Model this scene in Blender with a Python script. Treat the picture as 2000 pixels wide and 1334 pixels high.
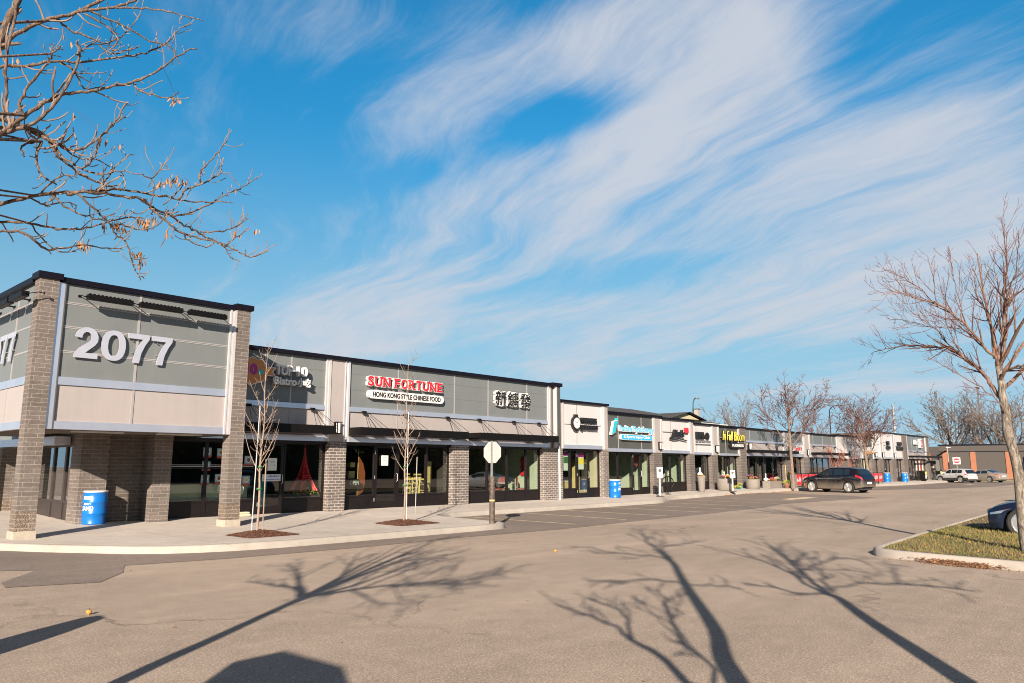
import bpy, bmesh, math, random
from math import sin, cos, pi, radians
from mathutils import Vector, Matrix, noise

S = bpy.context.scene
COL = S.collection
for o in list(bpy.data.objects): bpy.data.objects.remove(o)

# ------------------------------------------------------------------ camera
cam = bpy.data.cameras.new('camera'); camo = bpy.data.objects.new('camera', cam); COL.objects.link(camo)
S.camera = camo
cam.sensor_width = 36; cam.lens = 36*1466.62/2000; cam.clip_end = 3000
camo.location = (0, 0, 1.7655)
_y, _p = radians(47.829), radians(9.412)
camo.rotation_euler = Vector((sin(_y)*cos(_p), cos(_y)*cos(_p), sin(_p))).to_track_quat('-Z', 'Y').to_euler()

# ------------------------------------------------------------------ light
AZ, EL = radians(36.2), radians(20)
TOSUN = Vector((-cos(AZ)*cos(EL), -sin(AZ)*cos(EL), sin(EL)))
sl = bpy.data.lights.new('sun', 'SUN'); so = bpy.data.objects.new('sun', sl); COL.objects.link(so)
sl.energy = 5.0; sl.angle = radians(.5); sl.color = (1, .875, .735)
so.rotation_euler = (-TOSUN).to_track_quat('-Z', 'Y').to_euler()
S.cycles.filter_width = 1.0
S.view_settings.view_transform = 'Standard'; S.view_settings.look = 'None'
S.view_settings.exposure = 1.10; S.view_settings.gamma = 1

W = bpy.data.worlds.new('World'); S.world = W; W.use_nodes = True
def build_world():
    nt = W.node_tree; N = nt.nodes; L = nt.links; N.clear()
    def nd(t, **k):
        n = N.new(t)
        for a, b in k.items(): setattr(n, a, b)
        return n
    def val(x, sock):
        if isinstance(x, (int, float)): sock.default_value = x
        else: L.new(x, sock)
    def M(op, a, b=0.0, c=None, clamp=False):
        n = nd('ShaderNodeMath', operation=op, use_clamp=clamp); val(a, n.inputs[0]); val(b, n.inputs[1])
        if c is not None: val(c, n.inputs[2])
        return n.outputs[0]
    def V(op, a, b):
        n = nd('ShaderNodeVectorMath', operation=op)
        for i, x in enumerate((a, b)):
            if isinstance(x, (tuple, list, Vector)): n.inputs[i].default_value = tuple(x)
            else: L.new(x, n.inputs[i])
        return n.outputs['Value'] if op == 'DOT_PRODUCT' else n.outputs[0]
    sky = nd('ShaderNodeTexSky', sky_type='NISHITA'); sky.sun_disc = False
    sky.sun_elevation = EL; sky.sun_rotation = math.atan2(TOSUN.x, TOSUN.y) % (2*pi)
    sky.altitude = 200; sky.air_density = 1.0; sky.dust_density = .4; sky.ozone_density = 2.0
    hs = nd('ShaderNodeHueSaturation'); hs.inputs['Saturation'].default_value = SKY_SAT; hs.inputs['Value'].default_value = SKY_VAL
    L.new(sky.outputs[0], hs.inputs['Color'])
    tn = nd('ShaderNodeMix', data_type='RGBA', blend_type='MULTIPLY'); tn.inputs[0].default_value = 1; L.new(hs.outputs[0], tn.inputs[6]); tn.inputs[7].default_value = (*SKY_TINT, 1); hs = tn
    tc = nd('ShaderNodeTexCoord'); D = tc.outputs['Generated']
    sep = nd('ShaderNodeSeparateXYZ'); L.new(D, sep.inputs[0])
    z = sep.outputs[2]
    zz = M('ADD', M('MAXIMUM', z, 0.0), .10)
    px = M('DIVIDE', sep.outputs[0], zz); py = M('DIVIDE', sep.outputs[1], zz)
    # rotate cloud plane so that streaks run along u
    a = radians(CL_ROT)
    u = M('ADD', M('MULTIPLY', px, cos(a)), M('MULTIPLY', py, sin(a)))
    v = M('SUBTRACT', M('MULTIPLY', py, cos(a)), M('MULTIPLY', px, sin(a)))
    def noise_n(su, sv, w, scale, detail, rough, dist):
        cb = nd('ShaderNodeCombineXYZ'); val(M('MULTIPLY', u, su), cb.inputs[0]); val(M('MULTIPLY', v, sv), cb.inputs[1]); cb.inputs[2].default_value = w
        n = nd('ShaderNodeTexNoise'); n.inputs['Scale'].default_value = scale; n.inputs['Detail'].default_value = detail
        n.inputs['Roughness'].default_value = rough; n.inputs['Distortion'].default_value = dist
        L.new(cb.outputs[0], n.inputs['Vector']); return n.outputs['Fac']
    wn = nd('ShaderNodeTexNoise'); wn.inputs['Scale'].default_value = .55; wn.inputs['Detail'].default_value = 4
    cw = nd('ShaderNodeCombineXYZ'); L.new(u, cw.inputs[0]); L.new(v, cw.inputs[1]); L.new(cw.outputs[0], wn.inputs['Vector'])
    v = M('ADD', v, M('MULTIPLY', M('SUBTRACT', wn.outputs['Fac'], .5), 1.05))
    n1 = noise_n(.55, 1.0, 3.7, 1.1, 10, .60, .5)      # billows
    n2 = noise_n(.22, 1.5, 9.1, 1.9, 10, .62, .35)     # streaks
    n3 = noise_n(.40, 2.0, 5.5, 4.2, 10, .70, .35)      # fine combed fibres
    cov = None
    for (cx, cy, rx, ry, ang, amp) in CLOUDS:
        c, e1, e2 = dir_frame(cx, cy, ang)
        x1 = M('DIVIDE', V('DOT_PRODUCT', D, e1), rx/1466.); 
        x2 = M('DIVIDE', V('DOT_PRODUCT', D, e2), ry/1466.)
        # offsets: e1,e2 are orthogonal to c
        q = M('ADD', M('MULTIPLY', x1, x1), M('MULTIPLY', x2, x2))
        g = M('MULTIPLY', M('EXPONENT', M('MULTIPLY', q, -1.0)), amp)
        g = M('MULTIPLY', g, M('GREATER_THAN', V('DOT_PRODUCT', D, c), 0.0))
        cov = g if cov is None else M('ADD', cov, g)
    cov = M('MINIMUM', cov, 1.15)
    tex = M('ADD', M('ADD', M('MULTIPLY', n1, .46), M("MULTIPLY", n2, .30)), M("MULTIPLY", n3, .22))
    cov = M('MAXIMUM', cov, 0.0)
    d = M('ADD', M('MULTIPLY', M('SUBTRACT', tex, .5), CL_CON), M('SUBTRACT', M('MULTIPLY', cov, CL_COV), CL_OFF))
    mr = nd('ShaderNodeMapRange', interpolation_type='SMOOTHSTEP'); L.new(d, mr.inputs[0])
    mr.inputs[1].default_value = 0.0; mr.inputs[2].default_value = 1.45; mr.inputs[4].default_value = .92
    # thin horizon haze whitening
    gr = nd('ShaderNodeMapRange', interpolation_type='SMOOTHSTEP'); L.new(z, gr.inputs[0]); gr.inputs[1].default_value = 0; gr.inputs[2].default_value = .55; gr.inputs[3].default_value = .42; gr.inputs[4].default_value = 1
    gm = nd('ShaderNodeVectorMath', operation='SCALE'); L.new(hs.outputs[2], gm.inputs[0]); L.new(gr.outputs[0], gm.inputs['Scale'])
    hz = nd('ShaderNodeMapRange', interpolation_type='SMOOTHSTEP'); L.new(z, hz.inputs[0])
    hz.inputs[1].default_value = .0; hz.inputs[2].default_value = .46; hz.inputs[3].default_value = .92; hz.inputs[4].default_value = 0
    mh = nd('ShaderNodeMix', data_type='RGBA'); L.new(hz.outputs[0], mh.inputs[0]); L.new(gm.outputs[0], mh.inputs[6]); mh.inputs[7].default_value = (*HAZE_COL, 1)
    mx = nd('ShaderNodeMix', data_type='RGBA'); L.new(mr.outputs[0], mx.inputs[0]); L.new(mh.outputs[2], mx.inputs[6])
    mx.inputs[7].default_value = (*CLOUD_COL, 1)
    # unseen sky overhead and behind the viewer, dimmed and warmed to shape ambient light
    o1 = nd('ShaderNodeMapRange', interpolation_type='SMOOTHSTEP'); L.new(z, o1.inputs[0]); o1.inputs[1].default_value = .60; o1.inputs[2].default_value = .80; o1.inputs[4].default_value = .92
    m1 = nd('ShaderNodeMix', data_type='RGBA'); L.new(o1.outputs[0], m1.inputs[0]); L.new(mx.outputs[2], m1.inputs[6]); m1.inputs[7].default_value = (*FILL_SKY_COL, 1)
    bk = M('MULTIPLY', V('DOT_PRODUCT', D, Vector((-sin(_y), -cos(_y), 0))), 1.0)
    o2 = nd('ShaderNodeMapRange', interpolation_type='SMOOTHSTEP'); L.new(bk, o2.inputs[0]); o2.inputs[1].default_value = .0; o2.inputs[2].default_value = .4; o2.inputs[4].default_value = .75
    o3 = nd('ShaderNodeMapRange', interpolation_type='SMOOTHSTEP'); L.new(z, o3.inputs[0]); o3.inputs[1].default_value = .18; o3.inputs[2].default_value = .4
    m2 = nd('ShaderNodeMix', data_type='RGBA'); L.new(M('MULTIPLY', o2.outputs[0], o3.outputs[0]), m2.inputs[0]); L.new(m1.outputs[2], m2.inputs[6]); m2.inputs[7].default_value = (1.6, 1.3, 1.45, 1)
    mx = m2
    bg = nd('ShaderNodeBackground'); bg.inputs['Strength'].default_value = SKY_STR
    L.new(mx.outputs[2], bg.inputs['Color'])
    out = nd('ShaderNodeOutputWorld'); L.new(bg.outputs[0], out.inputs['Surface'])
def dir_frame(px, py, ang):
    f = Vector((sin(_y)*cos(_p), cos(_y)*cos(_p), sin(_p))); r = Vector((cos(_y), -sin(_y), 0)); up = r.cross(f)
    c = (f + r*((px-1000)/1466.62) + up*((667-py)/1466.62)).normalized()
    e1 = (r - c*r.dot(c)).normalized(); e2 = c.cross(e1)*-1
    if e2.z < 0: e2 = -e2
    a = radians(ang)
    return c, e1*cos(a)+e2*sin(a), e2*cos(a)-e1*sin(a)
SKY_SAT, SKY_VAL, SKY_STR, SKY_TINT = 1.25, 1.0, .082, (.27, .98, .99)
CLOUD_COL = (3.55, 3.72, 4.12); FILL_SKY_COL = (.60, .42, .42); HAZE_COL = (2.3, 3.5, 4.6); CL_ROT = 71
CL_CON, CL_COV, CL_OFF = 5.9, .92, .10
# cloud banks: heading and elevation given as where the bank sits in the sky dome (bearing px, height px, size, size, tilt, amount)
CLOUDS = [
 (1000,130,330,95,12,.95),(1300,50,240,100,0,.6),(1430,170,140,230,0,.75),(820,260,130,60,25,.75),(1090,228,120,34,14,-.8),
 (1210,300,290,95,15,.8),(900,390,280,85,15,.85),(1500,360,280,180,0,.8),(1820,400,300,190,0,.95),(1950,200,190,90,20,.4),
 (1250,460,280,75,15,.85),(740,540,260,60,12,.85),(690,620,260,60,8,.9),(900,650,300,50,5,.7),(1130,590,140,28,5,.7),
 (1500,560,380,70,12,.7),(1650,640,380,60,10,.7),(1750,757,280,22,4,.8),(600,50,300,95,0,.5),(420,195,55,55,30,.5),
 (820,340,80,36,15,-.5),(1250,535,150,26,18,-.5),(1150,700,300,40,8,.5),(1630,110,100,120,0,-.3),(600,700,240,30,5,.5),
]
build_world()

# ------------------------------------------------------------------ terrain heights
def _s(t):
    t = min(max(t, 0), 1); return t*t*(3-2*t)
def gz(x): return .12*_s((x-31)/14) - .10*_s((x-60)/20)
def swz(x, y): return gz(x)+.15+.028*max(y-19, 0)      # top of the pavement

# ------------------------------------------------------------------ materials
MATS = {}
def mat(name, col=(.5,.5,.5), rough=.6, metal=0., var=0., vscale=3., bump=0., bscale=40., spec=.5, kind=None, emit=None, coat=0.):
    if name in MATS: return MATS[name]
    m = bpy.data.materials.new(name); m.use_nodes = True; nt = m.node_tree; N = nt.nodes; L = nt.links
    b = N['Principled BSDF']; b.inputs['Base Color'].default_value = (*col, 1); b.inputs['Roughness'].default_value = rough
    b.inputs['Metallic'].default_value = metal; b.inputs['Specular IOR Level'].default_value = spec
    if coat: b.inputs['Coat Weight'].default_value = coat; b.inputs['Coat Roughness'].default_value = .05
    if emit: b.inputs['Emission Color'].default_value = (*emit[0], 1); b.inputs['Emission Strength'].default_value = emit[1]
    tc = N.new('ShaderNodeTexCoord')
    if var:
        n = N.new('ShaderNodeTexNoise'); n.inputs['Scale'].default_value = vscale; n.inputs['Detail'].default_value = 6; n.inputs['Roughness'].default_value = .6
        L.new(tc.outputs['Object'], n.inputs['Vector'])
        r = N.new('ShaderNodeMapRange'); L.new(n.outputs['Fac'], r.inputs[0]); r.inputs[1].default_value = .3; r.inputs[2].default_value = .7
        r.inputs[3].default_value = 1-var; r.inputs[4].default_value = 1+var
        h = N.new('ShaderNodeHueSaturation'); h.inputs['Color'].default_value = (*col, 1); L.new(r.outputs[0], h.inputs['Value'])
        if kind == 'panel':
            mp = N.new('ShaderNodeMapping'); mp.inputs['Scale'].default_value = (7, 7, .35); L.new(tc.outputs['Object'], mp.inputs['Vector'])
            ns = N.new('ShaderNodeTexNoise'); ns.inputs['Scale'].default_value = 1.0; ns.inputs['Detail'].default_value = 8; ns.inputs['Roughness'].default_value = .75; L.new(mp.outputs[0], ns.inputs['Vector'])
            rs = N.new('ShaderNodeMapRange'); L.new(ns.outputs['Fac'], rs.inputs[0]); rs.inputs[1].default_value = .3; rs.inputs[2].default_value = .75; rs.inputs[3].default_value = 1.03; rs.inputs[4].default_value = .95
            mq = N.new('ShaderNodeMath'); mq.operation = 'MULTIPLY'; L.new(r.outputs[0], mq.inputs[0]); L.new(rs.outputs[0], mq.inputs[1]); L.new(mq.outputs[0], h.inputs['Value'])
        L.new(h.outputs[0], b.inputs['Base Color'])
        r2 = N.new('ShaderNodeMapRange'); L.new(n.outputs['Fac'], r2.inputs[0]); r2.inputs[3].default_value = max(0, rough-.08); r2.inputs[4].default_value = min(1, rough+.08)
        L.new(r2.outputs[0], b.inputs['Roughness'])
    if bump:
        n2 = N.new('ShaderNodeTexNoise'); n2.inputs['Scale'].default_value = bscale; n2.inputs['Detail'].default_value = 5
        L.new(tc.outputs['Object'], n2.inputs['Vector'])
        bp = N.new('ShaderNodeBump'); bp.inputs['Strength'].default_value = bump; bp.inputs['Distance'].default_value = .01
        L.new(n2.outputs['Fac'], bp.inputs['Height']); L.new(bp.outputs[0], b.inputs['Normal'])
    MATS[name] = m; return m

def brick_mat(name, c1, c2, mortar, bw=.4, bh=.1, ms=.008, rough_face=0.):
    m = bpy.data.materials.new(name); m.use_nodes = True; nt = m.node_tree; N = nt.nodes; L = nt.links
    b = N['Principled BSDF']; b.inputs['Roughness'].default_value = .9; b.inputs['Specular IOR Level'].default_value = .2
    g = N.new('ShaderNodeNewGeometry'); s = N.new('ShaderNodeSeparateXYZ'); L.new(g.outputs['Position'], s.inputs[0])
    a = N.new('ShaderNodeMath'); L.new(s.outputs[0], a.inputs[0]); L.new(s.outputs[1], a.inputs[1])
    c = N.new('ShaderNodeCombineXYZ'); L.new(a.outputs[0], c.inputs[0]); L.new(s.outputs[2], c.inputs[1])
    t = N.new('ShaderNodeTexBrick'); L.new(c.outputs[0], t.inputs['Vector'])
    t.inputs['Scale'].default_value = 1; t.inputs['Brick Width'].default_value = bw; t.inputs['Row Height'].default_value = bh
    t.inputs['Mortar Size'].default_value = ms; t.inputs['Mortar Smooth'].default_value = .2; t.inputs['Bias'].default_value = 0
    t.inputs['Color1'].default_value = (*c1, 1); t.inputs['Color2'].default_value = (*c2, 1); t.inputs['Mortar'].default_value = (*mortar, 1)
    n = N.new('ShaderNodeTexNoise'); n.inputs['Scale'].default_value = 18; n.inputs['Detail'].default_value = 8; L.new(g.outputs['Position'], n.inputs['Vector'])
    r = N.new('ShaderNodeMapRange'); L.new(n.outputs['Fac'], r.inputs[0]); r.inputs[1].default_value = .25; r.inputs[2].default_value = .75; r.inputs[3].default_value = .78; r.inputs[4].default_value = 1.2
    n4 = N.new('ShaderNodeTexNoise'); n4.inputs['Scale'].default_value = 1.1; n4.inputs['Detail'].default_value = 5; L.new(g.outputs['Position'], n4.inputs['Vector'])
    r4 = N.new('ShaderNodeMapRange'); L.new(n4.outputs['Fac'], r4.inputs[0]); r4.inputs[1].default_value = .3; r4.inputs[2].default_value = .7; r4.inputs[3].default_value = .84; r4.inputs[4].default_value = 1.14
    rz = N.new('ShaderNodeMapRange'); L.new(s.outputs[2], rz.inputs[0]); rz.inputs[1].default_value = .15; rz.inputs[2].default_value = .75; rz.inputs[3].default_value = 1.22; rz.inputs[4].default_value = 1.0
    q1 = N.new('ShaderNodeMath'); q1.operation = 'MULTIPLY'; L.new(r.outputs[0], q1.inputs[0]); L.new(r4.outputs[0], q1.inputs[1])
    q2 = N.new('ShaderNodeMath'); q2.operation = 'MULTIPLY'; L.new(q1.outputs[0], q2.inputs[0]); L.new(rz.outputs[0], q2.inputs[1])
    h = N.new('ShaderNodeHueSaturation'); L.new(t.outputs['Color'], h.inputs['Color']); L.new(q2.outputs[0], h.inputs['Value']); L.new(h.outputs[0], b.inputs['Base Color'])
    bp = N.new('ShaderNodeBump'); bp.inputs['Strength'].default_value = .6; bp.inputs['Distance'].default_value = .006; bp.invert = True
    L.new(t.outputs['Fac'], bp.inputs['Height'])
    n2 = N.new('ShaderNodeTexNoise'); n2.inputs['Scale'].default_value = 45; n2.inputs['Detail'].default_value = 6; L.new(g.outputs['Position'], n2.inputs['Vector'])
    b2 = N.new('ShaderNodeBump'); b2.inputs['Strength'].default_value = .35+rough_face; b2.inputs['Distance'].default_value = .006+.03*rough_face
    L.new(n2.outputs['Fac'], b2.inputs['Height']); L.new(bp.outputs[0], b2.inputs['Normal']); L.new(b2.outputs[0], b.inputs['Normal'])
    MATS[name] = m; return m

def ground_mat(name, base, fine=.25, speck=None, crack=0., rough=.9, tracks=0.):
    m = bpy.data.materials.new(name); m.use_nodes = True; nt = m.node_tree; N = nt.nodes; L = nt.links
    b = N['Principled BSDF']; b.inputs['Specular IOR Level'].default_value = .25; b.inputs['Roughness'].default_value = rough
    g = N.new('ShaderNodeNewGeometry')
    def noi(sc, det, ro, dist=0, vec=None):
        n = N.new('ShaderNodeTexNoise'); n.inputs['Scale'].default_value = sc; n.inputs['Detail'].default_value = det; n.inputs['Roughness'].default_value = ro; n.inputs['Distortion'].default_value = dist
        L.new(vec or g.outputs['Position'], n.inputs['Vector']); return n.outputs['Fac']
    def mr(f, a, c, lo, hi):
        r = N.new('ShaderNodeMapRange'); L.new(f, r.inputs[0]); r.inputs[1].default_value = a; r.inputs[2].default_value = c; r.inputs[3].default_value = lo; r.inputs[4].default_value = hi; return r.outputs[0]
    def mul(x, y):
        q = N.new('ShaderNodeMath'); q.operation = 'MULTIPLY'; L.new(x, q.inputs[0]); L.new(y, q.inputs[1]); return q.outputs[0]
    v = mul(mr(noi(.22, 5, .6, .6), .3, .7, .87, 1.12), mr(noi(3.0, 6, .65), .3, .7, .90, 1.10))
    v = mul(v, mr(noi(48, 4, .8), .3, .7, 1-fine, 1+fine))
    mp = N.new('ShaderNodeMapping'); mp.inputs['Scale'].default_value = (.05, .9, 1); L.new(g.outputs['Position'], mp.inputs['Vector'])
    if tracks:
        v = mul(v, mr(noi(1.3, 6, .7, .4, mp.outputs[0]), .35, .65, 1-tracks, 1+tracks*.6))
    if crack:
        vo = N.new('ShaderNodeTexVoronoi'); vo.feature = 'DISTANCE_TO_EDGE'; vo.inputs['Scale'].default_value = .16
        wv = N.new('ShaderNodeVectorMath'); wv.operation = 'ADD'; L.new(g.outputs['Position'], wv.inputs[0])
        nn = N.new('ShaderNodeTexNoise'); nn.inputs['Scale'].default_value = .8; nn.inputs['Detail'].default_value = 8; L.new(g.outputs['Position'], nn.inputs['Vector'])
        sc = N.new('ShaderNodeVectorMath'); sc.operation = 'SCALE'; sc.inputs['Scale'].default_value = 2.4; L.new(nn.outputs['Color'], sc.inputs[0]); L.new(sc.outputs[0], wv.inputs[1])
        L.new(wv.outputs[0], vo.inputs['Vector'])
        msk = mr(noi(.12, 2, .5), .44, .56, 0, 1)
        ck = mr(vo.outputs['Distance'], .001, .009, 1, 0)
        c2 = mul(ck, msk); v = mul(v, mr(c2, 0, 1, 1, 1-crack))
    h = N.new('ShaderNodeHueSaturation'); h.inputs['Color'].default_value = (*base, 1); L.new(v, h.inputs['Value'])
    col = h.outputs[0]
    if speck:
        vo = N.new('ShaderNodeTexVoronoi'); vo.inputs['Scale'].default_value = 60; L.new(g.outputs['Position'], vo.inputs['Vector'])
        ss = N.new('ShaderNodeSeparateColor'); L.new(vo.outputs['Color'], ss.inputs[0])
        mk = mul(mr(vo.outputs['Distance'], .25, .45, 1, 0), mr(ss.outputs[0], .80, .86, 0, .8))
        mx = N.new('ShaderNodeMix'); mx.data_type = 'RGBA'; L.new(mk, mx.inputs[0]); L.new(col, mx.inputs[6]); mx.inputs[7].default_value = (*speck, 1); col = mx.outputs[2]
    L.new(col, b.inputs['Base Color'])
    bp = N.new('ShaderNodeBump'); bp.inputs['Strength'].default_value = .5; bp.inputs['Distance'].default_value = .006
    L.new(noi(90, 4, .7), bp.inputs['Height']); L.new(bp.outputs[0], b.inputs['Normal'])
    MATS[name] = m; return m

def glass_mat(name, tint=(.8,.85,.82), k=1.9, shadowy=True):
    m = bpy.data.materials.new(name); m.use_nodes = True; nt = m.node_tree; N = nt.nodes; L = nt.links; N.clear()
    t = N.new('ShaderNodeBsdfTransparent'); t.inputs[0].default_value = (*tint, 1)
    g = N.new('ShaderNodeBsdfGlossy'); g.inputs['Roughness'].default_value = .0; g.inputs[0].default_value = (1, 1, 1, 1)
    ge = N.new('ShaderNodeNewGeometry'); dp = N.new('ShaderNodeVectorMath'); dp.operation = 'DOT_PRODUCT'; L.new(ge.outputs['Incoming'], dp.inputs[0]); L.new(ge.outputs['Normal'], dp.inputs[1])
    def mm(op, a, b):
        n = N.new('ShaderNodeMath'); n.operation = op
        for i, x in enumerate((a, b)):
            if isinstance(x, (int, float)): n.inputs[i].default_value = x
            else: L.new(x, n.inputs[i])
        return n.outputs[0]
    c1 = mm('SUBTRACT', 1.0, mm('ABSOLUTE', dp.outputs['Value'], 0.0)); sch = mm('ADD', .042, mm('MULTIPLY', mm('POWER', c1, 5.0), .958))
    q = N.new('ShaderNodeMath'); q.operation = 'MULTIPLY'; q.use_clamp = True; L.new(sch, q.inputs[0]); q.inputs[1].default_value = k
    # slight pane waviness
    tc = N.new('ShaderNodeTexCoord'); n = N.new('ShaderNodeTexNoise'); n.inputs['Scale'].default_value = .9; L.new(tc.outputs['Object'], n.inputs['Vector'])
    bp = N.new('ShaderNodeBump'); bp.inputs['Strength'].default_value = .05; bp.inputs['Distance'].default_value = .02; L.new(n.outputs['Fac'], bp.inputs['Height']); L.new(bp.outputs[0], g.inputs['Normal'])
    mx = N.new('ShaderNodeMixShader'); L.new(q.outputs[0], mx.inputs[0]); L.new(t.outputs[0], mx.inputs[1]); L.new(g.outputs[0], mx.inputs[2])
    o = N.new('ShaderNodeOutputMaterial'); L.new(mx.outputs[0], o.inputs[0])
    MATS[name] = m; return m

def bark_mat(name, c1, c2, sc=14.):
    m = bpy.data.materials.new(name); m.use_nodes = True; nt = m.node_tree; N = nt.nodes; L = nt.links
    b = N['Principled BSDF']; b.inputs['Roughness'].default_value = .9; b.inputs['Specular IOR Level'].default_value = .2
    g = N.new('ShaderNodeNewGeometry'); mp = N.new('ShaderNodeMapping'); mp.inputs['Scale'].default_value = (1, 1, .28); L.new(g.outputs['Position'], mp.inputs['Vector'])
    n = N.new('ShaderNodeTexNoise'); n.inputs['Scale'].default_value = sc; n.inputs['Detail'].default_value = 8; n.inputs['Roughness'].default_value = .7; n.inputs['Distortion'].default_value = .8
    L.new(mp.outputs[0], n.inputs['Vector'])
    r = N.new('ShaderNodeValToRGB'); r.color_ramp.elements[0].position = .38; r.color_ramp.elements[1].position = .62
    r.color_ramp.elements[0].color = (*c1, 1); r.color_ramp.elements[1].color = (*c2, 1)
    L.new(n.outputs['Fac'], r.inputs[0]); L.new(r.outputs[0], b.inputs['Base Color'])
    bp = N.new('ShaderNodeBump'); bp.inputs['Strength'].default_value = .9; bp.inputs['Distance'].default_value = .02; L.new(n.outputs['Fac'], bp.inputs['Height']); L.new(bp.outputs[0], b.inputs['Normal'])
    MATS[name] = m; return m

M_ = lambda n: MATS[n]
mat('gray_panel', (.146,.156,.156), .5, var=.05, vscale=1.2, bump=.04, bscale=6, kind='panel')
mat('dark_panel', (.070,.070,.064), .5, var=.06, vscale=1.2, kind='panel')
mat('slate_panel', (.125,.142,.150), .5, var=.05, vscale=1.2, kind='panel')
mat('beige_panel', (.325,.288,.275), .55, var=.035, vscale=1.0, bump=.03, bscale=5, kind='panel')
mat('white_panel', (.49,.465,.46), .55, var=.03, vscale=1.0, kind='panel')
mat('aluminium', (.66,.67,.75), .34, metal=.75, var=.05, vscale=2)
mat('white_trim', (.52,.49,.48), .4, metal=.25, var=.04)
mat('joint_line', (.38,.35,.34), .45, metal=.3)
mat('shadow_joint', (.13,.13,.13), .7)
mat('cap_metal', (.006,.005,.010), .45, spec=.15, metal=.0, var=.2, vscale=4)
mat('black_frame', (.010,.007,.007), .4, spec=.3, metal=.0, var=.15, vscale=5)
mat('bronze_frame', (.06,.045,.04), .4, metal=.4, var=.15)
mat('canopy_black', (.006,.005,.005), .45, spec=.15, metal=.0, var=.2)
mat('soffit', (.20,.17,.15), .8, var=.1)
mat('soffit_dark', (.05,.042,.038), .8, var=.1)
mat('roofing', (.12,.11,.10), .9, var=.15)
mat('precast', (.37,.32,.255), .9, var=.12, vscale=8, bump=.5, bscale=60)
brick_mat('block', (.158,.132,.117), (.125,.104,.092), (.245,.21,.185))
brick_mat('block_rough', (.20,.155,.125), (.16,.125,.10), (.33,.265,.215), rough_face=.9)
brick_mat('block_small', (.15,.125,.112), (.105,.087,.08), (.34,.30,.27), bw=.29, bh=.098, ms=.013)
brick_mat('block_far', (.125,.104,.092), (.10,.084,.076), (.20,.172,.155), ms=.010)
ground_mat('asphalt', (.368,.290,.228), fine=.60, speck=(.70,.58,.46), crack=.40, tracks=.09)
ground_mat('new_asphalt', (.218,.175,.147), fine=.5, speck=(.26,.23,.21), tracks=.05)
ground_mat('concrete', (.52,.46,.405), fine=.09, tracks=.03, rough=.85)
ground_mat('kerb_concrete', (.35,.31,.27), fine=.06, rough=.85)
ground_mat('dirty_concrete', (.36,.33,.28), fine=.2, rough=.9)
ground_mat('soil', (.16,.12,.07), fine=.4)
mat('stall_paint', (.60,.47,.30), .8, var=.3, vscale=9)
glass_mat('shop_glass', (.80,.86,.82), 2.7)
glass_mat('shop_glass_dark', (.45,.50,.48), 2.2)
mat('mulch', (.11,.045,.025), .95, var=.4, vscale=40, bump=.8, bscale=80)
mat('white_paint', (.50,.48,.46), .4)
mat('sign_white', (.62,.60,.58), .35)
mat('digit_metal', (.54,.54,.60), .33, metal=.45, var=.04, vscale=6)
mat('red_sign', (.62,.015,.03), .35)
mat('black_sign', (.012,.010,.010), .35)
mat('teal_sign', (.02,.38,.45), .4)
mat('blue_sign', (.03,.36,.66), .35)
mat('yellow_sign', (.80,.66,.10), .4)
mat('orange_sign', (.48,.19,.045), .5)
mat('purple_sign', (.32,.01,.20), .5)
mat('barrel_blue', (.004,.135,.46), .33, var=.08, vscale=3)
mat('galv', (.38,.37,.35), .45, metal=.6, var=.12, vscale=20)
mat('sign_back', (.44,.43,.41), .5, metal=.3, var=.05)
mat('rusty_pipe', (.10,.075,.06), .7, metal=.3, var=.7, vscale=14)
mat('planter_grey', (.20,.175,.15), .8, var=.12, vscale=6)
mat('terracotta', (.30,.15,.09), .8)
mat('rubber', (.018,.017,.016), .85)
mat('rim_alloy', (.60,.59,.58), .3, metal=.8)
mat('dark_plastic', (.03,.03,.03), .6)
mat('car_glass', (.012,.016,.018), .04, spec=.8)
mat('red_lens', (.45,.008,.02), .15, coat=.8)
mat('amber_lens', (.75,.22,.02), .2, coat=.6)
mat('head_lens', (.35,.38,.42), .1, metal=.4, coat=.8)
mat('chrome', (.75,.75,.75), .12, metal=1)
mat('dry_leaf', (.22,.115,.06), .8, var=.35, vscale=30)
mat('dry_leaf_pale', (.36,.165,.055), .8, var=.3, vscale=30)
bark_mat('bark_pale', (.065,.042,.032), (.25,.175,.135), 45)
bark_mat('bark_rough', (.06,.047,.037), (.29,.245,.20), 20)
bark_mat('bark_young', (.23,.165,.125), (.34,.26,.205), 30); bark_mat('bark_limb', (.09,.052,.04), (.25,.155,.115), 24); bark_mat('bark_street', (.10,.07,.055), (.27,.205,.165), 20)
mat('twig_warm', (.115,.052,.040), .85, var=.25, vscale=6)
mat('twig_grey', (.13,.095,.08), .85, var=.25, vscale=6)
mat('twig_pale', (.22,.155,.12), .85, var=.3, vscale=20)
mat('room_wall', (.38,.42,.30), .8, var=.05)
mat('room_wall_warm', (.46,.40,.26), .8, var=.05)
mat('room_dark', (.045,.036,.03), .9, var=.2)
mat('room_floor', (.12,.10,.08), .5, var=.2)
mat('lumber', (.50,.38,.14), .6, var=.12, vscale=9)

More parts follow.
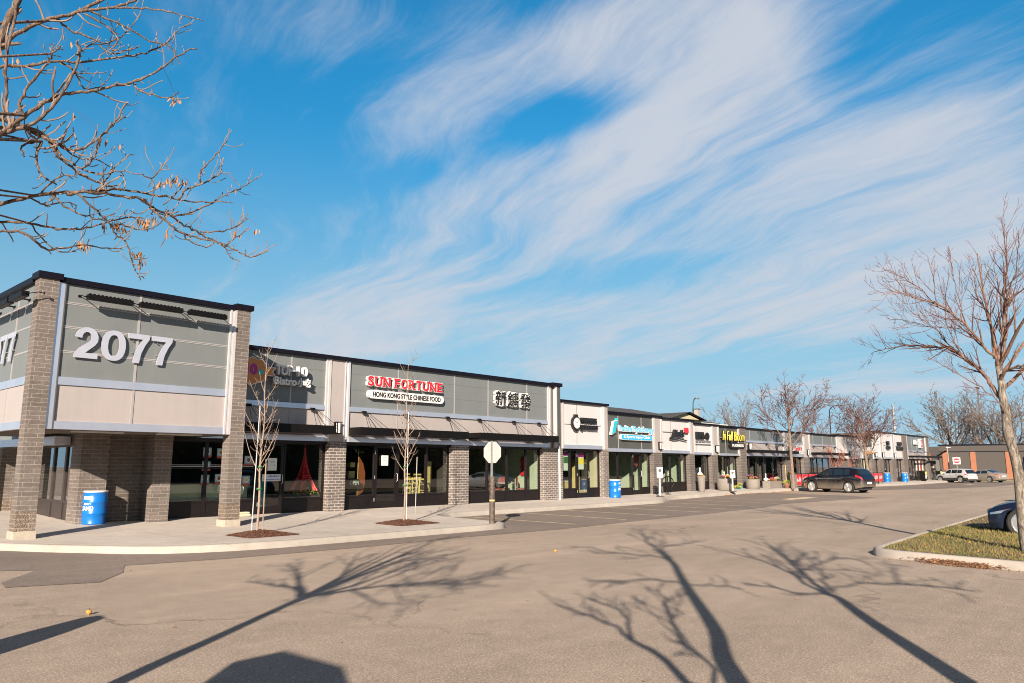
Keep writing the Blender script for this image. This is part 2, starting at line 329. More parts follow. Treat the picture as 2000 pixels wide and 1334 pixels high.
# ------------------------------------------------------------------ mesh builder
class MB:
    def __init__(s): s.v = []; s.f = []
    def add(s, vs, fs):
        o = len(s.v); s.v += [tuple(q) for q in vs]; s.f += [tuple(i+o for i in f) for f in fs]; return s
    def box(s, x0, x1, y0, y1, z0, z1):
        return s.add([(x0,y0,z0),(x1,y0,z0),(x1,y1,z0),(x0,y1,z0),(x0,y0,z1),(x1,y0,z1),(x1,y1,z1),(x0,y1,z1)],
                     [(0,3,2,1),(4,5,6,7),(0,1,5,4),(1,2,6,5),(2,3,7,6),(3,0,4,7)])
    def quad(s, a, b, c, d): return s.add([a,b,c,d], [(0,1,2,3)])
    def prism(s, pts, z0, z1):              # polygon in plan, extruded in z
        n = len(pts); f0 = z0 if callable(z0) else (lambda x, y: z0); f1 = z1 if callable(z1) else (lambda x, y: z1)
        vs = [(x,y,f0(x,y)) for x,y in pts]+[(x,y,f1(x,y)) for x,y in pts]
        fs = [tuple(range(n-1,-1,-1)), tuple(range(n,2*n))]+[(i,(i+1)%n,(i+1)%n+n,i+n) for i in range(n)]
        return s.add(vs, fs)
    def plate(s, pts, y0, y1):              # polygon in the XZ plane, extruded in y
        n = len(pts)
        vs = [(x,y0,z) for x,z in pts]+[(x,y1,z) for x,z in pts]
        fs = [tuple(range(n)), tuple(range(2*n-1,n-1,-1))]+[(i,i+n,(i+1)%n+n,(i+1)%n) for i in range(n)]
        return s.add(vs, fs)
    def tube(s, pts, rad, n=8, cap=True):
        pts = [Vector(p) for p in pts]
        if not isinstance(rad, (list, tuple)): rad = [rad]*len(pts)
        o = len(s.v); k = len(pts); ref = None
        for i, p in enumerate(pts):
            t = (pts[min(i+1,k-1)]-pts[max(i-1,0)])
            if t.length < 1e-9: t = Vector((0,0,1))
            t.normalize()
            if ref is None: ref = Vector((1,0,0)) if abs(t.x) < .8 else Vector((0,1,0))
            a = (ref - t*ref.dot(t)).normalized(); ref = a; b = t.cross(a)
            for j in range(n):
                th = 2*pi*j/n; q = p+(a*cos(th)+b*sin(th))*rad[i]; s.v.append((q.x,q.y,q.z))
        for i in range(k-1):
            for j in range(n):
                a0 = o+i*n+j; a1 = o+i*n+(j+1)%n; s.f.append((a0,a1,a1+n,a0+n))
        if cap:
            s.f.append(tuple(o+j for j in range(n-1,-1,-1))); s.f.append(tuple(o+(k-1)*n+j for j in range(n)))
        return s
    def bar(s, p, q, w, h=None):            # square bar
        return s.tube([p,q], w*.7071, 4) if h is None else s.tube([p,q], w*.7071, 4)
    def lathe(s, prof, c=(0,0,0), n=24, axis='z'):
        o = len(s.v)
        for r, z in prof:
            for j in range(n):
                th = 2*pi*j/n
                q = (r*cos(th), r*sin(th), z) if axis == 'z' else ((r*cos(th), z, r*sin(th)) if axis == 'y' else (z, r*cos(th), r*sin(th)))
                s.v.append((c[0]+q[0], c[1]+q[1], c[2]+q[2]))
        for i in range(len(prof)-1):
            for j in range(n):
                a = o+i*n+j; b = o+i*n+(j+1)%n; s.f.append((a,b,b+n,a+n))
        s.f.append(tuple(o+j for j in range(n-1,-1,-1))); s.f.append(tuple(o+(len(prof)-1)*n+j for j in range(n)))
        return s
    def build(s, name, m, parent=None, smooth=False, bevel=0., loc=None):
        me = bpy.data.meshes.new(name); me.from_pydata(s.v, [], s.f); me.update()
        if smooth: me.polygons.foreach_set('use_smooth', [True]*len(me.polygons))
        o = bpy.data.objects.new(name, me); COL.objects.link(o)
        me.materials.append(MATS[m] if isinstance(m, str) else m)
        if bevel:
            bm = bmesh.new(); bm.from_mesh(me)
            bmesh.ops.bevel(bm, geom=bm.edges[:], offset=bevel, segments=2, affect='EDGES', profile=.6); bm.to_mesh(me); bm.free()
        if parent is not None:
            o.parent = parent; o.matrix_parent_inverse = Matrix.Identity(4)
            # coordinates are given in the frame of the top-level thing
        if loc: o.location = loc
        return o
def tag(o, label, cat, group=None):
    o['label'] = label; o['category'] = cat
    if group: o['group'] = group
    return o
def struct(o): o['kind'] = 'structure'; return o
def thing(name, label, cat, loc=(0,0,0), rz=0., group=None):
    o = bpy.data.objects.new(name, None); COL.objects.link(o); o.location = loc; o.rotation_euler = (0,0,rz); o.empty_display_size = .2
    return tag(o, label, cat, group)
def copy_tree(o, parent=None):
    c = o.copy(); COL.objects.link(c); c.parent = parent
    if parent is not None: c.matrix_parent_inverse = Matrix.Identity(4)
    for ch in [q for q in COL.objects if q.parent == o]: copy_tree(ch, c)
    return c
def text(name, s, size, m, parent=None, loc=(0,0,0), rot=(pi/2,0,0), ext=.02, off=0., sx=1., shear=0., align='LEFT', bev=0., space=1.):
    cu = bpy.data.curves.new(name, 'FONT'); cu.body = s; cu.size = size; cu.extrude = ext; cu.offset = off; cu.shear = shear
    cu.align_x = align; cu.bevel_depth = bev; cu.space_character = space; cu.resolution_u = 4
    t = bpy.data.objects.new(name+'_tmp', cu); COL.objects.link(t)
    bpy.context.view_layer.update()
    me = bpy.data.meshes.new_from_object(t.evaluated_get(bpy.context.evaluated_depsgraph_get()))
    bpy.data.objects.remove(t); bpy.data.curves.remove(cu)
    me.materials.clear(); me.materials.append(MATS[m])
    o = bpy.data.objects.new(name, me); COL.objects.link(o)
    me.transform(Matrix.Translation(loc) @ Matrix.Rotation(rot[2],4,'Z') @ Matrix.Rotation(rot[0],4,'X') @ Matrix.Diagonal((sx,1,1,1)))
    if parent is not None: o.parent = parent
    return o
# sign face text: fits between x0 and x1 on plane y, baseline z, height h
def fit_text(name, s, x0, x1, z, h, y, m, parent, ext=.02, off=0., shear=0.):
    o = text(name, s, 1, m, None, ext=.001, off=off/h, shear=shear)
    me = o.data; xs = [v.co.x for v in me.vertices]; zs = [v.co.z for v in me.vertices]
    a, b, c, d = min(xs), max(xs), min(zs), max(zs)
    for v in me.vertices:
        v.co.x = x0+(v.co.x-a)/(b-a)*(x1-x0); v.co.z = z+(v.co.z-c)/(d-c)*h
        v.co.y = y-ext if v.co.y < 0 else y
    me.update()
    if parent is not None: o.parent = parent
    return o
def kids(o): return [q for q in COL.objects if q.parent == o]
def rebase(o, base):
    b = Vector(base); o.location = b
    def rec(p):
        for c in kids(p):
            if c.type == 'MESH': c.data.transform(Matrix.Translation(-b))
            rec(c)
    rec(o)
    return o

YF = 22.15      # face of the brick piers
YG = 22.48      # shop glass

# ------------------------------------------------------------------ ground
def gsheet(name, m, xs, ys, zf, kind='structure'):
    vs = [(x, y, zf(x, y)) for x in xs for y in ys]; n = len(ys)
    fs = [(i*n+j, (i+1)*n+j, (i+1)*n+j+1, i*n+j+1) for i in range(len(xs)-1) for j in range(n-1)]
    o = MB().add(vs, fs).build(name, m); struct(o); return o
xs = [-900,-400,-150,-60,-30,-10,0,10,20,30]+[31+i for i in range(0,16)]+[50,55]+[60+i*2 for i in range(12)]+[90,110,150,250,500,1200]
gsheet('ground', 'asphalt', xs, [-900,-300,-100,-30,0,10,20,40,80,200,500,1200], lambda x, y: gz(x))

def sheet_poly(name, m, pts, dz, sub=1.2):
    """flat polygon draped a few mm over the ground, cut into small cells so it follows the rise"""
    bm = bmesh.new(); f = bm.faces.new([bm.verts.new((x, y, 0)) for x, y in pts])
    x = math.ceil(min(p[0] for p in pts))
    while x < max(p[0] for p in pts):
        bmesh.ops.bisect_plane(bm, geom=bm.verts[:]+bm.edges[:]+bm.faces[:], plane_co=(x,0,0), plane_no=(1,0,0)); x += sub
    for v in bm.verts: v.co.z = gz(v.co.x)+dz
    for f in bm.faces:
        if f.normal.z < 0: f.normal_flip()
    me = bpy.data.meshes.new(name); bm.to_mesh(me); bm.free(); me.materials.append(MATS[m])
    o = bpy.data.objects.new(name, me); COL.objects.link(o); struct(o); return o
KERB = [(-12,31.0),(3.4,21.6),(4.86,18.96),(5.4,17.9),(5.9,17.1),(6.4,16.3),(6.9,15.8),(7.5,15.45),(8.2,15.2),(9.2,15.06),(10.5,15.0),(13.0,14.92),(15.4,14.86),(16.0,14.9),(16.4,15.1),(16.62,15.45),(16.75,15.9),(16.95,17.0),(17.2,18.6),(17.6,19.2),(18.4,19.45)]
KERB2 = [(22,19.45),(28,19.35),(32.1,19.35),(33.6,20.0),(34.9,20.55),(38,20.45),(46,20.25),(53,20.0)]
KERB3 = [(70,20.0),(76,20.1),(92,20.3),(98.5,20.4)]
kerb_all = KERB+KERB2+KERB3
def ins(poly, d):
    out = []
    for i, p in enumerate(poly):
        a = Vector(poly[max(i-1,0)]); b = Vector(poly[min(i+1,len(poly)-1)]); t = (b-a).normalized(); n = Vector((-t.y, t.x)); out.append((p[0]+n.x*d, p[1]+n.y*d))
    return out
# new asphalt strip along the kerb with the parking bays
sheet_poly('new_asphalt', 'new_asphalt', [(-4,24),(1.5,18.5),(3.6,15.6),(4.4,14.98),(3.6,13.8),(3.5,13.2),(4.63,12.73),(5.3,13.6),(5.66,14.5),(7.5,14.1),(10.3,13.86),(13.4,13.9),(17.1,13.6),(23.2,13.86),(26.2,13.9),(31.6,14.14),(34.9,14.6),(39.4,13.6),(42.8,12.8),(44.5,15.0),(46,20.9),(34.9,20.9),(33.5,20.5),(31,20.0),(22,20.0),(18,20),(15,17),(12,15.6),(8,16),(5.5,19.5),(2,23.5),(-4,28)], .006)
sheet_poly('new_asphalt', 'new_asphalt', [(56,17.2),(62,14.6),(76,13.2),(92,13.4),(97,15.5),(99,20.8),(56,20.8)], .006)
# tree island round the planting, pavement with its kerb
def pavement():
    back = [(99,22.3),(92,24),(60,24),(10,24),(8,26),(8,34),(-6,34)]
    inn = ins(kerb_all, .15)
    def drape(pts, zf, name, m):
        bm = bmesh.new(); bm.faces.new([bm.verts.new((x, y, 0)) for x, y in pts])
        for i in range(1, 100, 2):
            bmesh.ops.bisect_plane(bm, geom=bm.verts[:]+bm.edges[:]+bm.faces[:], plane_co=(i,0,0), plane_no=(1,0,0))
        for y in (19., 20.5, 22.):
            bmesh.ops.bisect_plane(bm, geom=bm.verts[:]+bm.edges[:]+bm.faces[:], plane_co=(0,y,0), plane_no=(0,1,0))
        for v in bm.verts: v.co.z = zf(v.co.x, v.co.y)
        for f in bm.faces:
            f.normal_update()
            if f.normal.z < 0: f.normal_flip()
        me = bpy.data.meshes.new(name); bm.to_mesh(me); bm.free(); me.materials.append(MATS[m])
        o = bpy.data.objects.new(name, me); COL.objects.link(o); return struct(o)
    drape(inn+back, swz, 'pavement', 'concrete')
    # kerb: battered face, rounded nose, top flush with the slab; cut every 3 m by a joint
    mb = MB(); pts = []
    for i in range(len(kerb_all)-1):
        a, b = kerb_all[i], kerb_all[i+1]; n = max(1, int(math.dist(a, b)/.8))
        pts += [(a[0]+(b[0]-a[0])*k/n, a[1]+(b[1]-a[1])*k/n) for k in range(n)]
    pts.append(kerb_all[-1])
    prof = [(0,-.05),(.005,.0),(.03,.115),(.045,.14),(.07,.150),(.16,.152)]
    rings = [ins(pts, d) for d, h in prof]
    for i, p in enumerate(pts):
        for k, (d, h) in enumerate(prof):
            q = rings[k][i]
            z = gz(q[0])+h if k < 4 else swz(*q)+(h-.150)
            mb.v.append((q[0], q[1], z))
    m = len(prof)
    for i in range(len(pts)-1):
        for k in range(m-1): mb.f.append((i*m+k, (i+1)*m+k, (i+1)*m+k+1, i*m+k+1))
    struct(mb.build('kerb', 'kerb_concrete', smooth=True))
    jb = MB(); acc = 0
    for i in range(1, len(pts)-1):
        acc += math.dist(pts[i], pts[i-1])
        if acc > 2.6:
            acc = 0; tv = (Vector(pts[i+1])-Vector(pts[i-1])).normalized()*.006; ps = []
            for k, (d, h) in enumerate(prof[1:]):
                q = rings[k+1][i]; z = gz(q[0])+h if k < 3 else swz(*q)+(h-.150); ps.append((q[0], q[1], z))
            nn = Vector((tv.y, -tv.x)).normalized()*.003
            for a, b in zip(ps[:-1], ps[1:]): jb.quad((a[0]-tv.x+nn.x,a[1]-tv.y+nn.y,a[2]+.002),(a[0]+tv.x+nn.x,a[1]+tv.y+nn.y,a[2]+.002),(b[0]+tv.x+nn.x,b[1]+tv.y+nn.y,b[2]+.002),(b[0]-tv.x+nn.x,b[1]-tv.y+nn.y,b[2]+.002))
    struct(jb.build('kerb_joints', 'dirty_concrete'))
pavement()
# slab joints
mb = MB()
for x in [8,11,14]+list(range(17,98,3)):
    y0 = 15.2 if x < 16 else 20.7
    for k in range(8):
        ya = y0+(22.1-y0)*k/8; yb = y0+(22.1-y0)*(k+1)/8
        mb.quad((x,ya,swz(x,ya)+.003),(x+.012,ya,swz(x,ya)+.003),(x+.012,yb,swz(x,yb)+.003),(x,yb,swz(x,yb)+.003))
struct(mb.build('pavement_joints', 'dirty_concrete'))
# painted bay lines
for a, b in [((18.92,19.30),(18.77,14.40)),((21.9,19.30),(21.48,14.36)),((24.4,19.25),(24.0,14.3)),((27.3,19.25),(26.94,14.47)),((29.9,19.2),(29.51,14.44)),((32.5,19.3),(32.18,14.4)),((35.3,20.2),(35.0,14.9)),((38.1,20.2),(37.7,15.2)),((86.5,19.9),(86.2,15.2)),((89.3,19.9),(89,15.2))]:
    d = .06; mb = MB(); n = 8
    for k in range(n):
        p = [a[0]+(b[0]-a[0])*k/n, a[1]+(b[1]-a[1])*k/n]; q = [a[0]+(b[0]-a[0])*(k+1)/n, a[1]+(b[1]-a[1])*(k+1)/n]
        z0, z1 = gz(p[0])+.010, gz(q[0])+.010
        mb.quad((p[0]-d,p[1],z0),(p[0]+d,p[1],z0),(q[0]+d,q[1],z1),(q[0]-d,q[1],z1))
    struct(mb.build('bay_line', 'stall_paint'))
sheet_poly('road_marking', 'stall_paint', [(38.2,15.6),(41.0,15.2),(41.2,16.0),(38.6,16.3)], .011)
sheet_poly('road_marking', 'stall_paint', [(82,16.4),(84.5,16.3),(84.5,16.7),(82,16.8)], .011)

# grass island at the right
isl = [(15.05,.9),(15.62,2.42),(15.82,3.5),(16.02,4.5),(16.2,4.95),(16.6,5.15),(17.2,5.2),(20.3,5.35),(24,5.5),(40,6.1),(41,1.0),(24,-.6),(16,-.6)]
cx, cy = 26, 2.6
def shrink(p, d):
    # inward offset of the convex island outline
    n = len(p); out = []
    for i in range(n):
        a, b, c = Vector(p[i-1]), Vector(p[i]), Vector(p[(i+1)%n])
        t1 = (b-a).normalized(); t2 = (c-b).normalized(); nn = (Vector((t1.y,-t1.x))+Vector((t2.y,-t2.x)))
        nn.normalize(); out.append((b.x+nn.x*d, b.y+nn.y*d))
    return out
def densify(p, s=.5):
    out = []
    for i in range(len(p)):
        a, b = p[i], p[(i+1)%len(p)]; n = max(1, int(math.dist(a, b)/s))
        out += [(a[0]+(b[0]-a[0])*k/n, a[1]+(b[1]-a[1])*k/n) for k in range(n)]
    return out
isd = densify(isl)
mb = MB(); prof = [(0,-.03),(.005,0),(.02,.12),(.04,.145),(.07,.155),(.17,.155),(.175,.11)]
for d, h in prof:
    for x, y in shrink(isd, d): mb.v.append((x, y, h))
n = len(isd)
for k in range(len(prof)-1):
    for i in range(n): mb.f.append((k*n+i, k*n+(i+1)%n, (k+1)*n+(i+1)%n, (k+1)*n+i))
ik = struct(mb.build('island_kerb', 'kerb_concrete', smooth=True))
MB().prism(shrink(isd, .172), 0.0, .125).build('island_soil', 'soil')['kind'] = 'structure'
def inside(p, poly):
    c = False; n = len(poly)
    for i in range(n):
        a, b = poly[i], poly[i-1]
        if (a[1] > p[1]) != (b[1] > p[1]) and p[0] < (b[0]-a[0])*(p[1]-a[1])/(b[1]-a[1])+a[0]: c = not c
    return c
gm = bpy.data.materials.new('grass'); gm.use_nodes = True; _b = gm.node_tree.nodes['Principled BSDF']; _b.inputs['Roughness'].default_value = .8; _b.inputs['Specular IOR Level'].default_value = .2
_g = gm.node_tree.nodes.new('ShaderNodeNewGeometry'); _n = gm.node_tree.nodes.new('ShaderNodeTexNoise'); _n.inputs['Scale'].default_value = 1.3; _n.inputs['Detail'].default_value = 8; _n.inputs['Roughness'].default_value = .75
gm.node_tree.links.new(_g.outputs['Position'], _n.inputs['Vector']); _r = gm.node_tree.nodes.new('ShaderNodeValToRGB'); _r.color_ramp.elements[0].position = .36; _r.color_ramp.elements[1].position = .62
_r.color_ramp.elements[0].color = (.085,.105,.028,1); _r.color_ramp.elements[1].color = (.235,.17,.068,1)
gm.node_tree.links.new(_n.outputs['Fac'], _r.inputs[0]); gm.node_tree.links.new(_r.outputs[0], _b.inputs['Base Color']); MATS['grass'] = gm
R = random.Random(5); mb = MB(); poly = shrink(isd, .19)
for i in range(34000):
    if i < 26000: x, y = R.uniform(15, 24), R.uniform(-.3, 5.4)
    else: x, y = R.uniform(24, 40), R.uniform(-.3, 6.1)
    if not inside((x, y), poly): continue
    a = R.uniform(0, 2*pi); h = R.uniform(.02, .07); w = R.uniform(.004, .009)*(1.6 if x > 20 else 1); lx, ly = R.uniform(-.03,.03), R.uniform(-.03,.03)
    mb.add([(x-w*cos(a), y-w*sin(a), .12), (x+w*cos(a), y+w*sin(a), .12), (x+lx, y+ly, .125+h)], [(0,1,2)])
o = mb.build('grass', 'grass'); o['kind'] = 'stuff'; tag(o, 'short dry yellow green grass on the kerbed island', 'grass')
def litter(name, m, pts, label, size=(.015,.05), seed=1, kind='stuff'):
    R = random.Random(seed); mb = MB()
    for x, y, z in pts:
        s = R.uniform(*size); q = Matrix.Rotation(R.uniform(0,6.3),3,'Z') @ Matrix.Rotation(R.uniform(-.9,.9),3,'X') @ Matrix.Rotation(R.uniform(-.9,.9),3,'Y')
        v = [q @ Vector(c) for c in ((-s,0,0),(0,-s*.6,s*.2),(s,0,0),(0,s*.6,s*.2))]
        mb.add([(x+c.x, y+c.y, z+c.z+s*.4) for c in v], [(0,1,2),(0,2,3)])
    o = mb.build(name, m); o['kind'] = kind; tag(o, label, 'leaves'); return o
R = random.Random(9)
pts = []
for i in range(1300):
    y = R.gauss(3.45,.33)
    ex = 14.14+ (y-1.3)*.29
    # keep outside the kerb face on the road side
    d = abs(R.gauss(0,.10)); pts.append((15.82-(3.5-y)*.188-d-.02, y, max(0,.07*(1-d/.2))*R.random()))
litter('dead_leaves', 'dry_leaf', pts, 'drift of brown dead leaves lying against the island kerb', (.012,.035), 3)
pts = [(R.uniform(14.8,20), R.uniform(.2,5), .15) for i in range(160)]
litter('dead_leaves', 'dry_leaf_pale', [p for p in pts if inside(p[:2], poly)], 'scattered pale fallen leaves on the island grass', (.015,.035), 4)
pts = [(R.uniform(40,52), 0, 0) for i in range(500)]
pts = [(x, 20.2-(x-46)*.035-abs(R.gauss(0,.12)) - .02, gz(x)+.02*R.random()) for x, _, _ in pts if noise.noise(Vector((x*.8,0,0))) > 0.0]
litter('dead_leaves', 'dry_leaf_pale', pts, 'orange leaf drifts along the far pavement kerb', (.02,.05), 5)
pts = [(R.uniform(2,40), R.uniform(2,19), 0.0) for i in range(150)]
pts = [(x,y,gz(x)+.002) for x,y,z in pts if not inside((x,y), isl) and not inside((x,y), kerb_all+[(98,30),(0,30)])]
litter('dead_leaves', 'dry_leaf', pts, 'few stray leaf scraps blown about the open asphalt', (.008,.022), 6)

# mulch beds
def mulch(pts, label, seed):
    R = random.Random(seed)
    c = (sum(p[0] for p in pts)/len(pts), sum(p[1] for p in pts)/len(pts))
    dp = densify(pts, .15); mb = MB(); n = len(dp); z = .152
    for k, (s, h) in enumerate(((1,.004),(.8,.03),(.5,.06),(.2,.075))):
        for x, y in dp: mb.v.append((c[0]+(x-c[0])*s+R.uniform(-.01,.01), c[1]+(y-c[1])*s+R.uniform(-.01,.01), z+h+(R.uniform(-.012,.012) if k else 0)))
    for k in range(3):
        for i in range(n): mb.f.append((k*n+i, k*n+(i+1)%n, (k+1)*n+(i+1)%n, (k+1)*n+i))
    mb.f.append(tuple(3*n+i for i in range(n)))
    for i in range(2500):
        a, b = R.random(), R.random(); x = min(p[0] for p in pts)+a*(max(p[0] for p in pts)-min(p[0] for p in pts)); y = min(p[1] for p in pts)+b*(max(p[1] for p in pts)-min(p[1] for p in pts))
        if not inside((x,y), pts): continue
        d = min(math.dist((x,y), q) for q in dp); h = min(.075, d*.16)
        s = R.uniform(.012,.035); an = R.uniform(0,6.3); t = R.uniform(-.6,.6)
        mb.add([(x-s*cos(an),y-s*sin(an),z+h-s*t+.006),(x+s*.3*sin(an),y-s*.3*cos(an),z+h+.014),(x+s*cos(an),y+s*sin(an),z+h+s*t+.006),(x-s*.3*sin(an),y+s*.3*cos(an),z+h+.002)],[(0,1,2,3)])
    o = mb.build('mulch_bed', 'mulch'); o['kind'] = 'stuff'; tag(o, label, 'mulch')
mulch([(8.95,17.2),(8.95,16.1),(10.25,16.1),(10.35,17.6),(9.7,17.7)], 'brown bark mulch square round the sapling nearest the corner entrance', 1)
mulch([(13.55,17.5),(13.5,16.3),(14.95,16.3),(15.05,17.9),(14.3,17.95)], 'brown bark mulch square round the sapling beside the stop sign', 2)

# ------------------------------------------------------------------ shop fronts
def bay(par, x0, x1, zb, zs, zh, muls=(), door=None, glass='shop_glass', fr='black_frame', Y=YG, transom=None, handle='white_trim', double=False):
    """one glazed shop opening between two piers: window frames with panes and base panels, a door leaf"""
    xs = [x0]+list(muls)+[x1]; t = .055
    for a, b in zip(xs[:-1], xs[1:]):
        isd = door is not None and abs(a-door[0]) < .02
        if isd:
            mb = MB(); w = .11
            mb.box(a+.01,a+w,Y-.05,Y,zb+.02,zh-.01).box(b-w,b-.01,Y-.05,Y,zb+.02,zh-.01).box(a+w,b-w,Y-.05,Y,zh-.12,zh-.01).box(a+w,b-w,Y-.05,Y,zb+.02,zb+.24)
            f = mb.build('door', fr, par)
            MB().quad((a+w,Y-.02,zb+.24),(b-w,Y-.02,zb+.24),(b-w,Y-.02,zh-.12),(a+w,Y-.02,zh-.12)).build('pane', glass, f)
            MB().tube([(b-.06,Y-.05,zb+.95),(b-.06,Y-.11,zb+.97),(b-.06,Y-.11,zb+1.22),(b-.06,Y-.05,zb+1.24)], .012, 6).build('handle', handle, f)
            hb = MB()
            for hz in (.25, 1.05, 1.95): hb.box(a-.012,a+.012,Y-.065,Y-.05,zb+hz,zb+hz+.12)
            hb.build('hinge', handle, f)
        else:
            mb = MB()
            mb.box(a,a+t,Y-.06,Y+.02,zb,zh).box(b-t,b,Y-.06,Y+.02,zb,zh).box(a+t,b-t,Y-.06,Y+.02,zh-t,zh).box(a+t,b-t,Y-.06,Y+.02,zs-t/2,zs+t/2)
            if transom: mb.box(a+t,b-t,Y-.055,Y+.01,transom-.02,transom+.02)
            f = mb.build('window', fr, par)
            MB().quad((a+t,Y-.02,zs+t/2),(b-t,Y-.02,zs+t/2),(b-t,Y-.02,zh-t),(a+t,Y-.02,zh-t)).build('pane', glass, f)
            MB().box(a+t,b-t,Y-.035,Y+.01,zb+.06,zs-t/2).box(a+t,b-t,Y-.055,Y+.012,zb,zb+.06).build('base_panel', fr, f)
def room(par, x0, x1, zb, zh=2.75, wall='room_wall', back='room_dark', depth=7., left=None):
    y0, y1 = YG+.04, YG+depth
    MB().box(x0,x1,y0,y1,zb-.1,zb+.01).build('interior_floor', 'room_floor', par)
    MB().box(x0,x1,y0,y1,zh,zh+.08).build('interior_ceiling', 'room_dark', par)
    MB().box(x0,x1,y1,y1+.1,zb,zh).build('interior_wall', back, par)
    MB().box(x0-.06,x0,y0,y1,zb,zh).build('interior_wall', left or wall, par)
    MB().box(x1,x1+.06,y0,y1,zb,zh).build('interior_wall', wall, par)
def pier(par, x0, x1, z1, x, m='block_small', y0=YF, y1=YG+.1, z0=None):
    zb = (swz(x0, YF) if z0 is None else z0)-.06
    MB().box(x0,x1,y0,y1,zb,z1).build('brick_pier', m, par)
def panel(par, x0, x1, z0, z1, m, y=22.2, joints_x=(), joints_z=(), jm='joint_line', zm='shadow_joint', jw=.05):
    o = MB().box(x0,x1,y,y+.06,z0,z1).build('wall_panel', m, par)
    mb = MB()
    for jx in joints_x: mb.box(jx-jw/2,jx+jw/2,y-.012,y+.01,z0+.001,z1-.001)
    if joints_x: mb.build('joint_strip', jm, o)
    mb = MB()
    for jz in joints_z: mb.box(x0+.002,x1-.002,y-.004,y+.01,jz-.011,jz+.011)
    if joints_z: mb.build('joint_strip', zm, o)
    return o
def trim(par, x0, x1, z0, z1, m='white_trim', y=22.13):
    return MB().box(x0,x1,y,22.26,z0,z1).build('trim', m, par)
def cap(par, x0, x1, z0, z1, y0=22.06, y1=22.75, m='cap_metal'):
    return MB().box(x0,x1,y0,y1,z0,z1).build('parapet_cap', m, par)
def shell(par, x0, x1, zr, depth=18, zlow=2.78, mat_='roofing', left=True, right=True):
    """structure behind the cladding: parapet backing, roof slab, side and back walls"""
    MB().box(x0,x1,22.27,22.62,zlow,zr).build('parapet_wall', mat_, par)
    MB().box(x0,x1,22.62,22.6+depth,zr-.5,zr-.35).build('roof', 'roofing', par)
    MB().box(x0,x1,22.3+depth,22.6+depth,0,zr-.02).build('back_wall', 'block_far', par)
    if left: MB().box(x0,x0+.2,22.63,22.3+depth,0,zr-.02).build('side_wall', 'block_far', par)
    if right: MB().box(x1-.2,x1,22.63,22.3+depth,0,zr-.02).build('side_wall', 'block_far', par)

def canopy(par, x0, x1, z0=2.82, z1=3.10, yf=21.45, cross=(), cw=.45, rods=(), rz=3.63):
    mb = MB().box(x0,x1,yf,yf+.08,z0,z1).box(x0,x0+.07,yf+.08,22.13,z0,z1).box(x1-.07,x1,yf+.08,22.13,z0,z1)
    c = mb.build('canopy', 'canopy_black', par)
    mb = MB()
    for x in cross: mb.box(x-cw/2,x+cw/2,yf+.082,22.12,z0+.06,z0+.12)
    mb.box(x0+.08,x1-.08,22.06,22.12,z0+.06,z0+.12)
    mb.build('canopy_plate', 'canopy_black', c)
    for x in rods:
        r = MB().box(x-.08,x+.08,22.04,22.13,rz,rz+.08)
        for dx, yy in ((-.03,yf+.3),(.12,yf+.06),(.62,yf+.06)): r.tube([(x+dx*.2,22.04,rz+.04),(x+dx,yy,z1+.005)], .008, 5)
        r.build('tie_rod', 'canopy_black', c)
    return c

# ===== block 1: corner building with the tall portico, bistro and large restaurant
b1 = thing('corner_shop_building', 'tallest grey panelled corner building with brick portico, dark parapet cap and two restaurant fronts', 'building')
ZR = 5.56
shell(b1, 7.6, 27.64, 5.45, left=True)
cap(b1, 10.52, 27.05, 5.45, 5.58)
cap(b1, 27.02, 27.72, 5.44, 5.60, y0=21.9)
# parapet end column
MB().box(27.38,27.64,21.98,22.6,2.6,5.44).build('end_column', 'dark_panel', b1)
MB().box(27.32,27.378,21.96,22.3,2.6,5.44).build('trim', 'white_trim', b1)
trim(b1, 26.93, 26.99, 2.6, 5.45); trim(b1, 27.1, 27.20, 2.6, 5.45, 'beige_panel', y=22.17); trim(b1, 26.99, 27.1, 2.6, 5.45, 'aluminium', y=22.17)
MB().box(27.20,27.32,22.15,22.28,2.6,5.45).build('trim', 'dark_panel', b1)
MB().tube([(27.46,21.93,.2),(27.46,21.93,2.62)], .06, 4).tube([(27.46,21.93,2.62),(27.46,22.0,2.75)],.05,4).build('downspout', 'galv', b1)
panel(b1, 10.55, 14.86, 3.84, 5.45, 'gray_panel', joints_x=(11.2,12.55,13.52), joints_z=(4.45,5.03))
panel(b1, 15.86, 26.93, 3.84, 5.45, 'gray_panel', joints_x=(18.09,21.02,22.99,25.50), joints_z=(4.45,5.03))
for a, b in ((10.55,14.86),(15.86,26.93)):
    MB().box(a,b,22.14,22.26,3.67,3.838).build('trim', 'aluminium', b1)
    panel(b1, a, b, 2.79, 3.668, 'beige_panel', y=22.21, joints_x=(13.52,) if a < 11 else (18.09,21.02,23,25.5), jm='beige_panel', jw=.02)
    MB().box(a,b,22.12,22.26,2.60,2.788).build('trim', 'aluminium', b1)
trim(b1, 14.862, 14.91, 2.6, 5.45); trim(b1, 14.912, 14.97, 2.6, 5.45, 'aluminium', 22.17); trim(b1, 14.972, 15.06, 2.6, 5.45)
panel(b1, 15.062, 15.64, 2.60, 5.45, 'beige_panel', y=22.16)
trim(b1, 15.642, 15.68, 2.6, 5.45); trim(b1, 15.682, 15.77, 2.6, 5.45, 'aluminium', 22.17); trim(b1, 15.772, 15.858, 2.6, 5.45)
zb = swz(15, YG)
pier(b1, 15.12, 15.80, 2.60, 0); pier(b1, 20.97, 21.83, 2.60, 0); pier(b1, 26.65, 27.64, 2.60, 0)
MB().box(9.6,27.6,22.3,YG+.1,2.52,2.62).build('soffit', 'black_frame', b1)
K_ = YG/YF
bay(b1, 9.55, 12.55, zb, .70, 2.54, (10.9,11.95), transom=1.70)
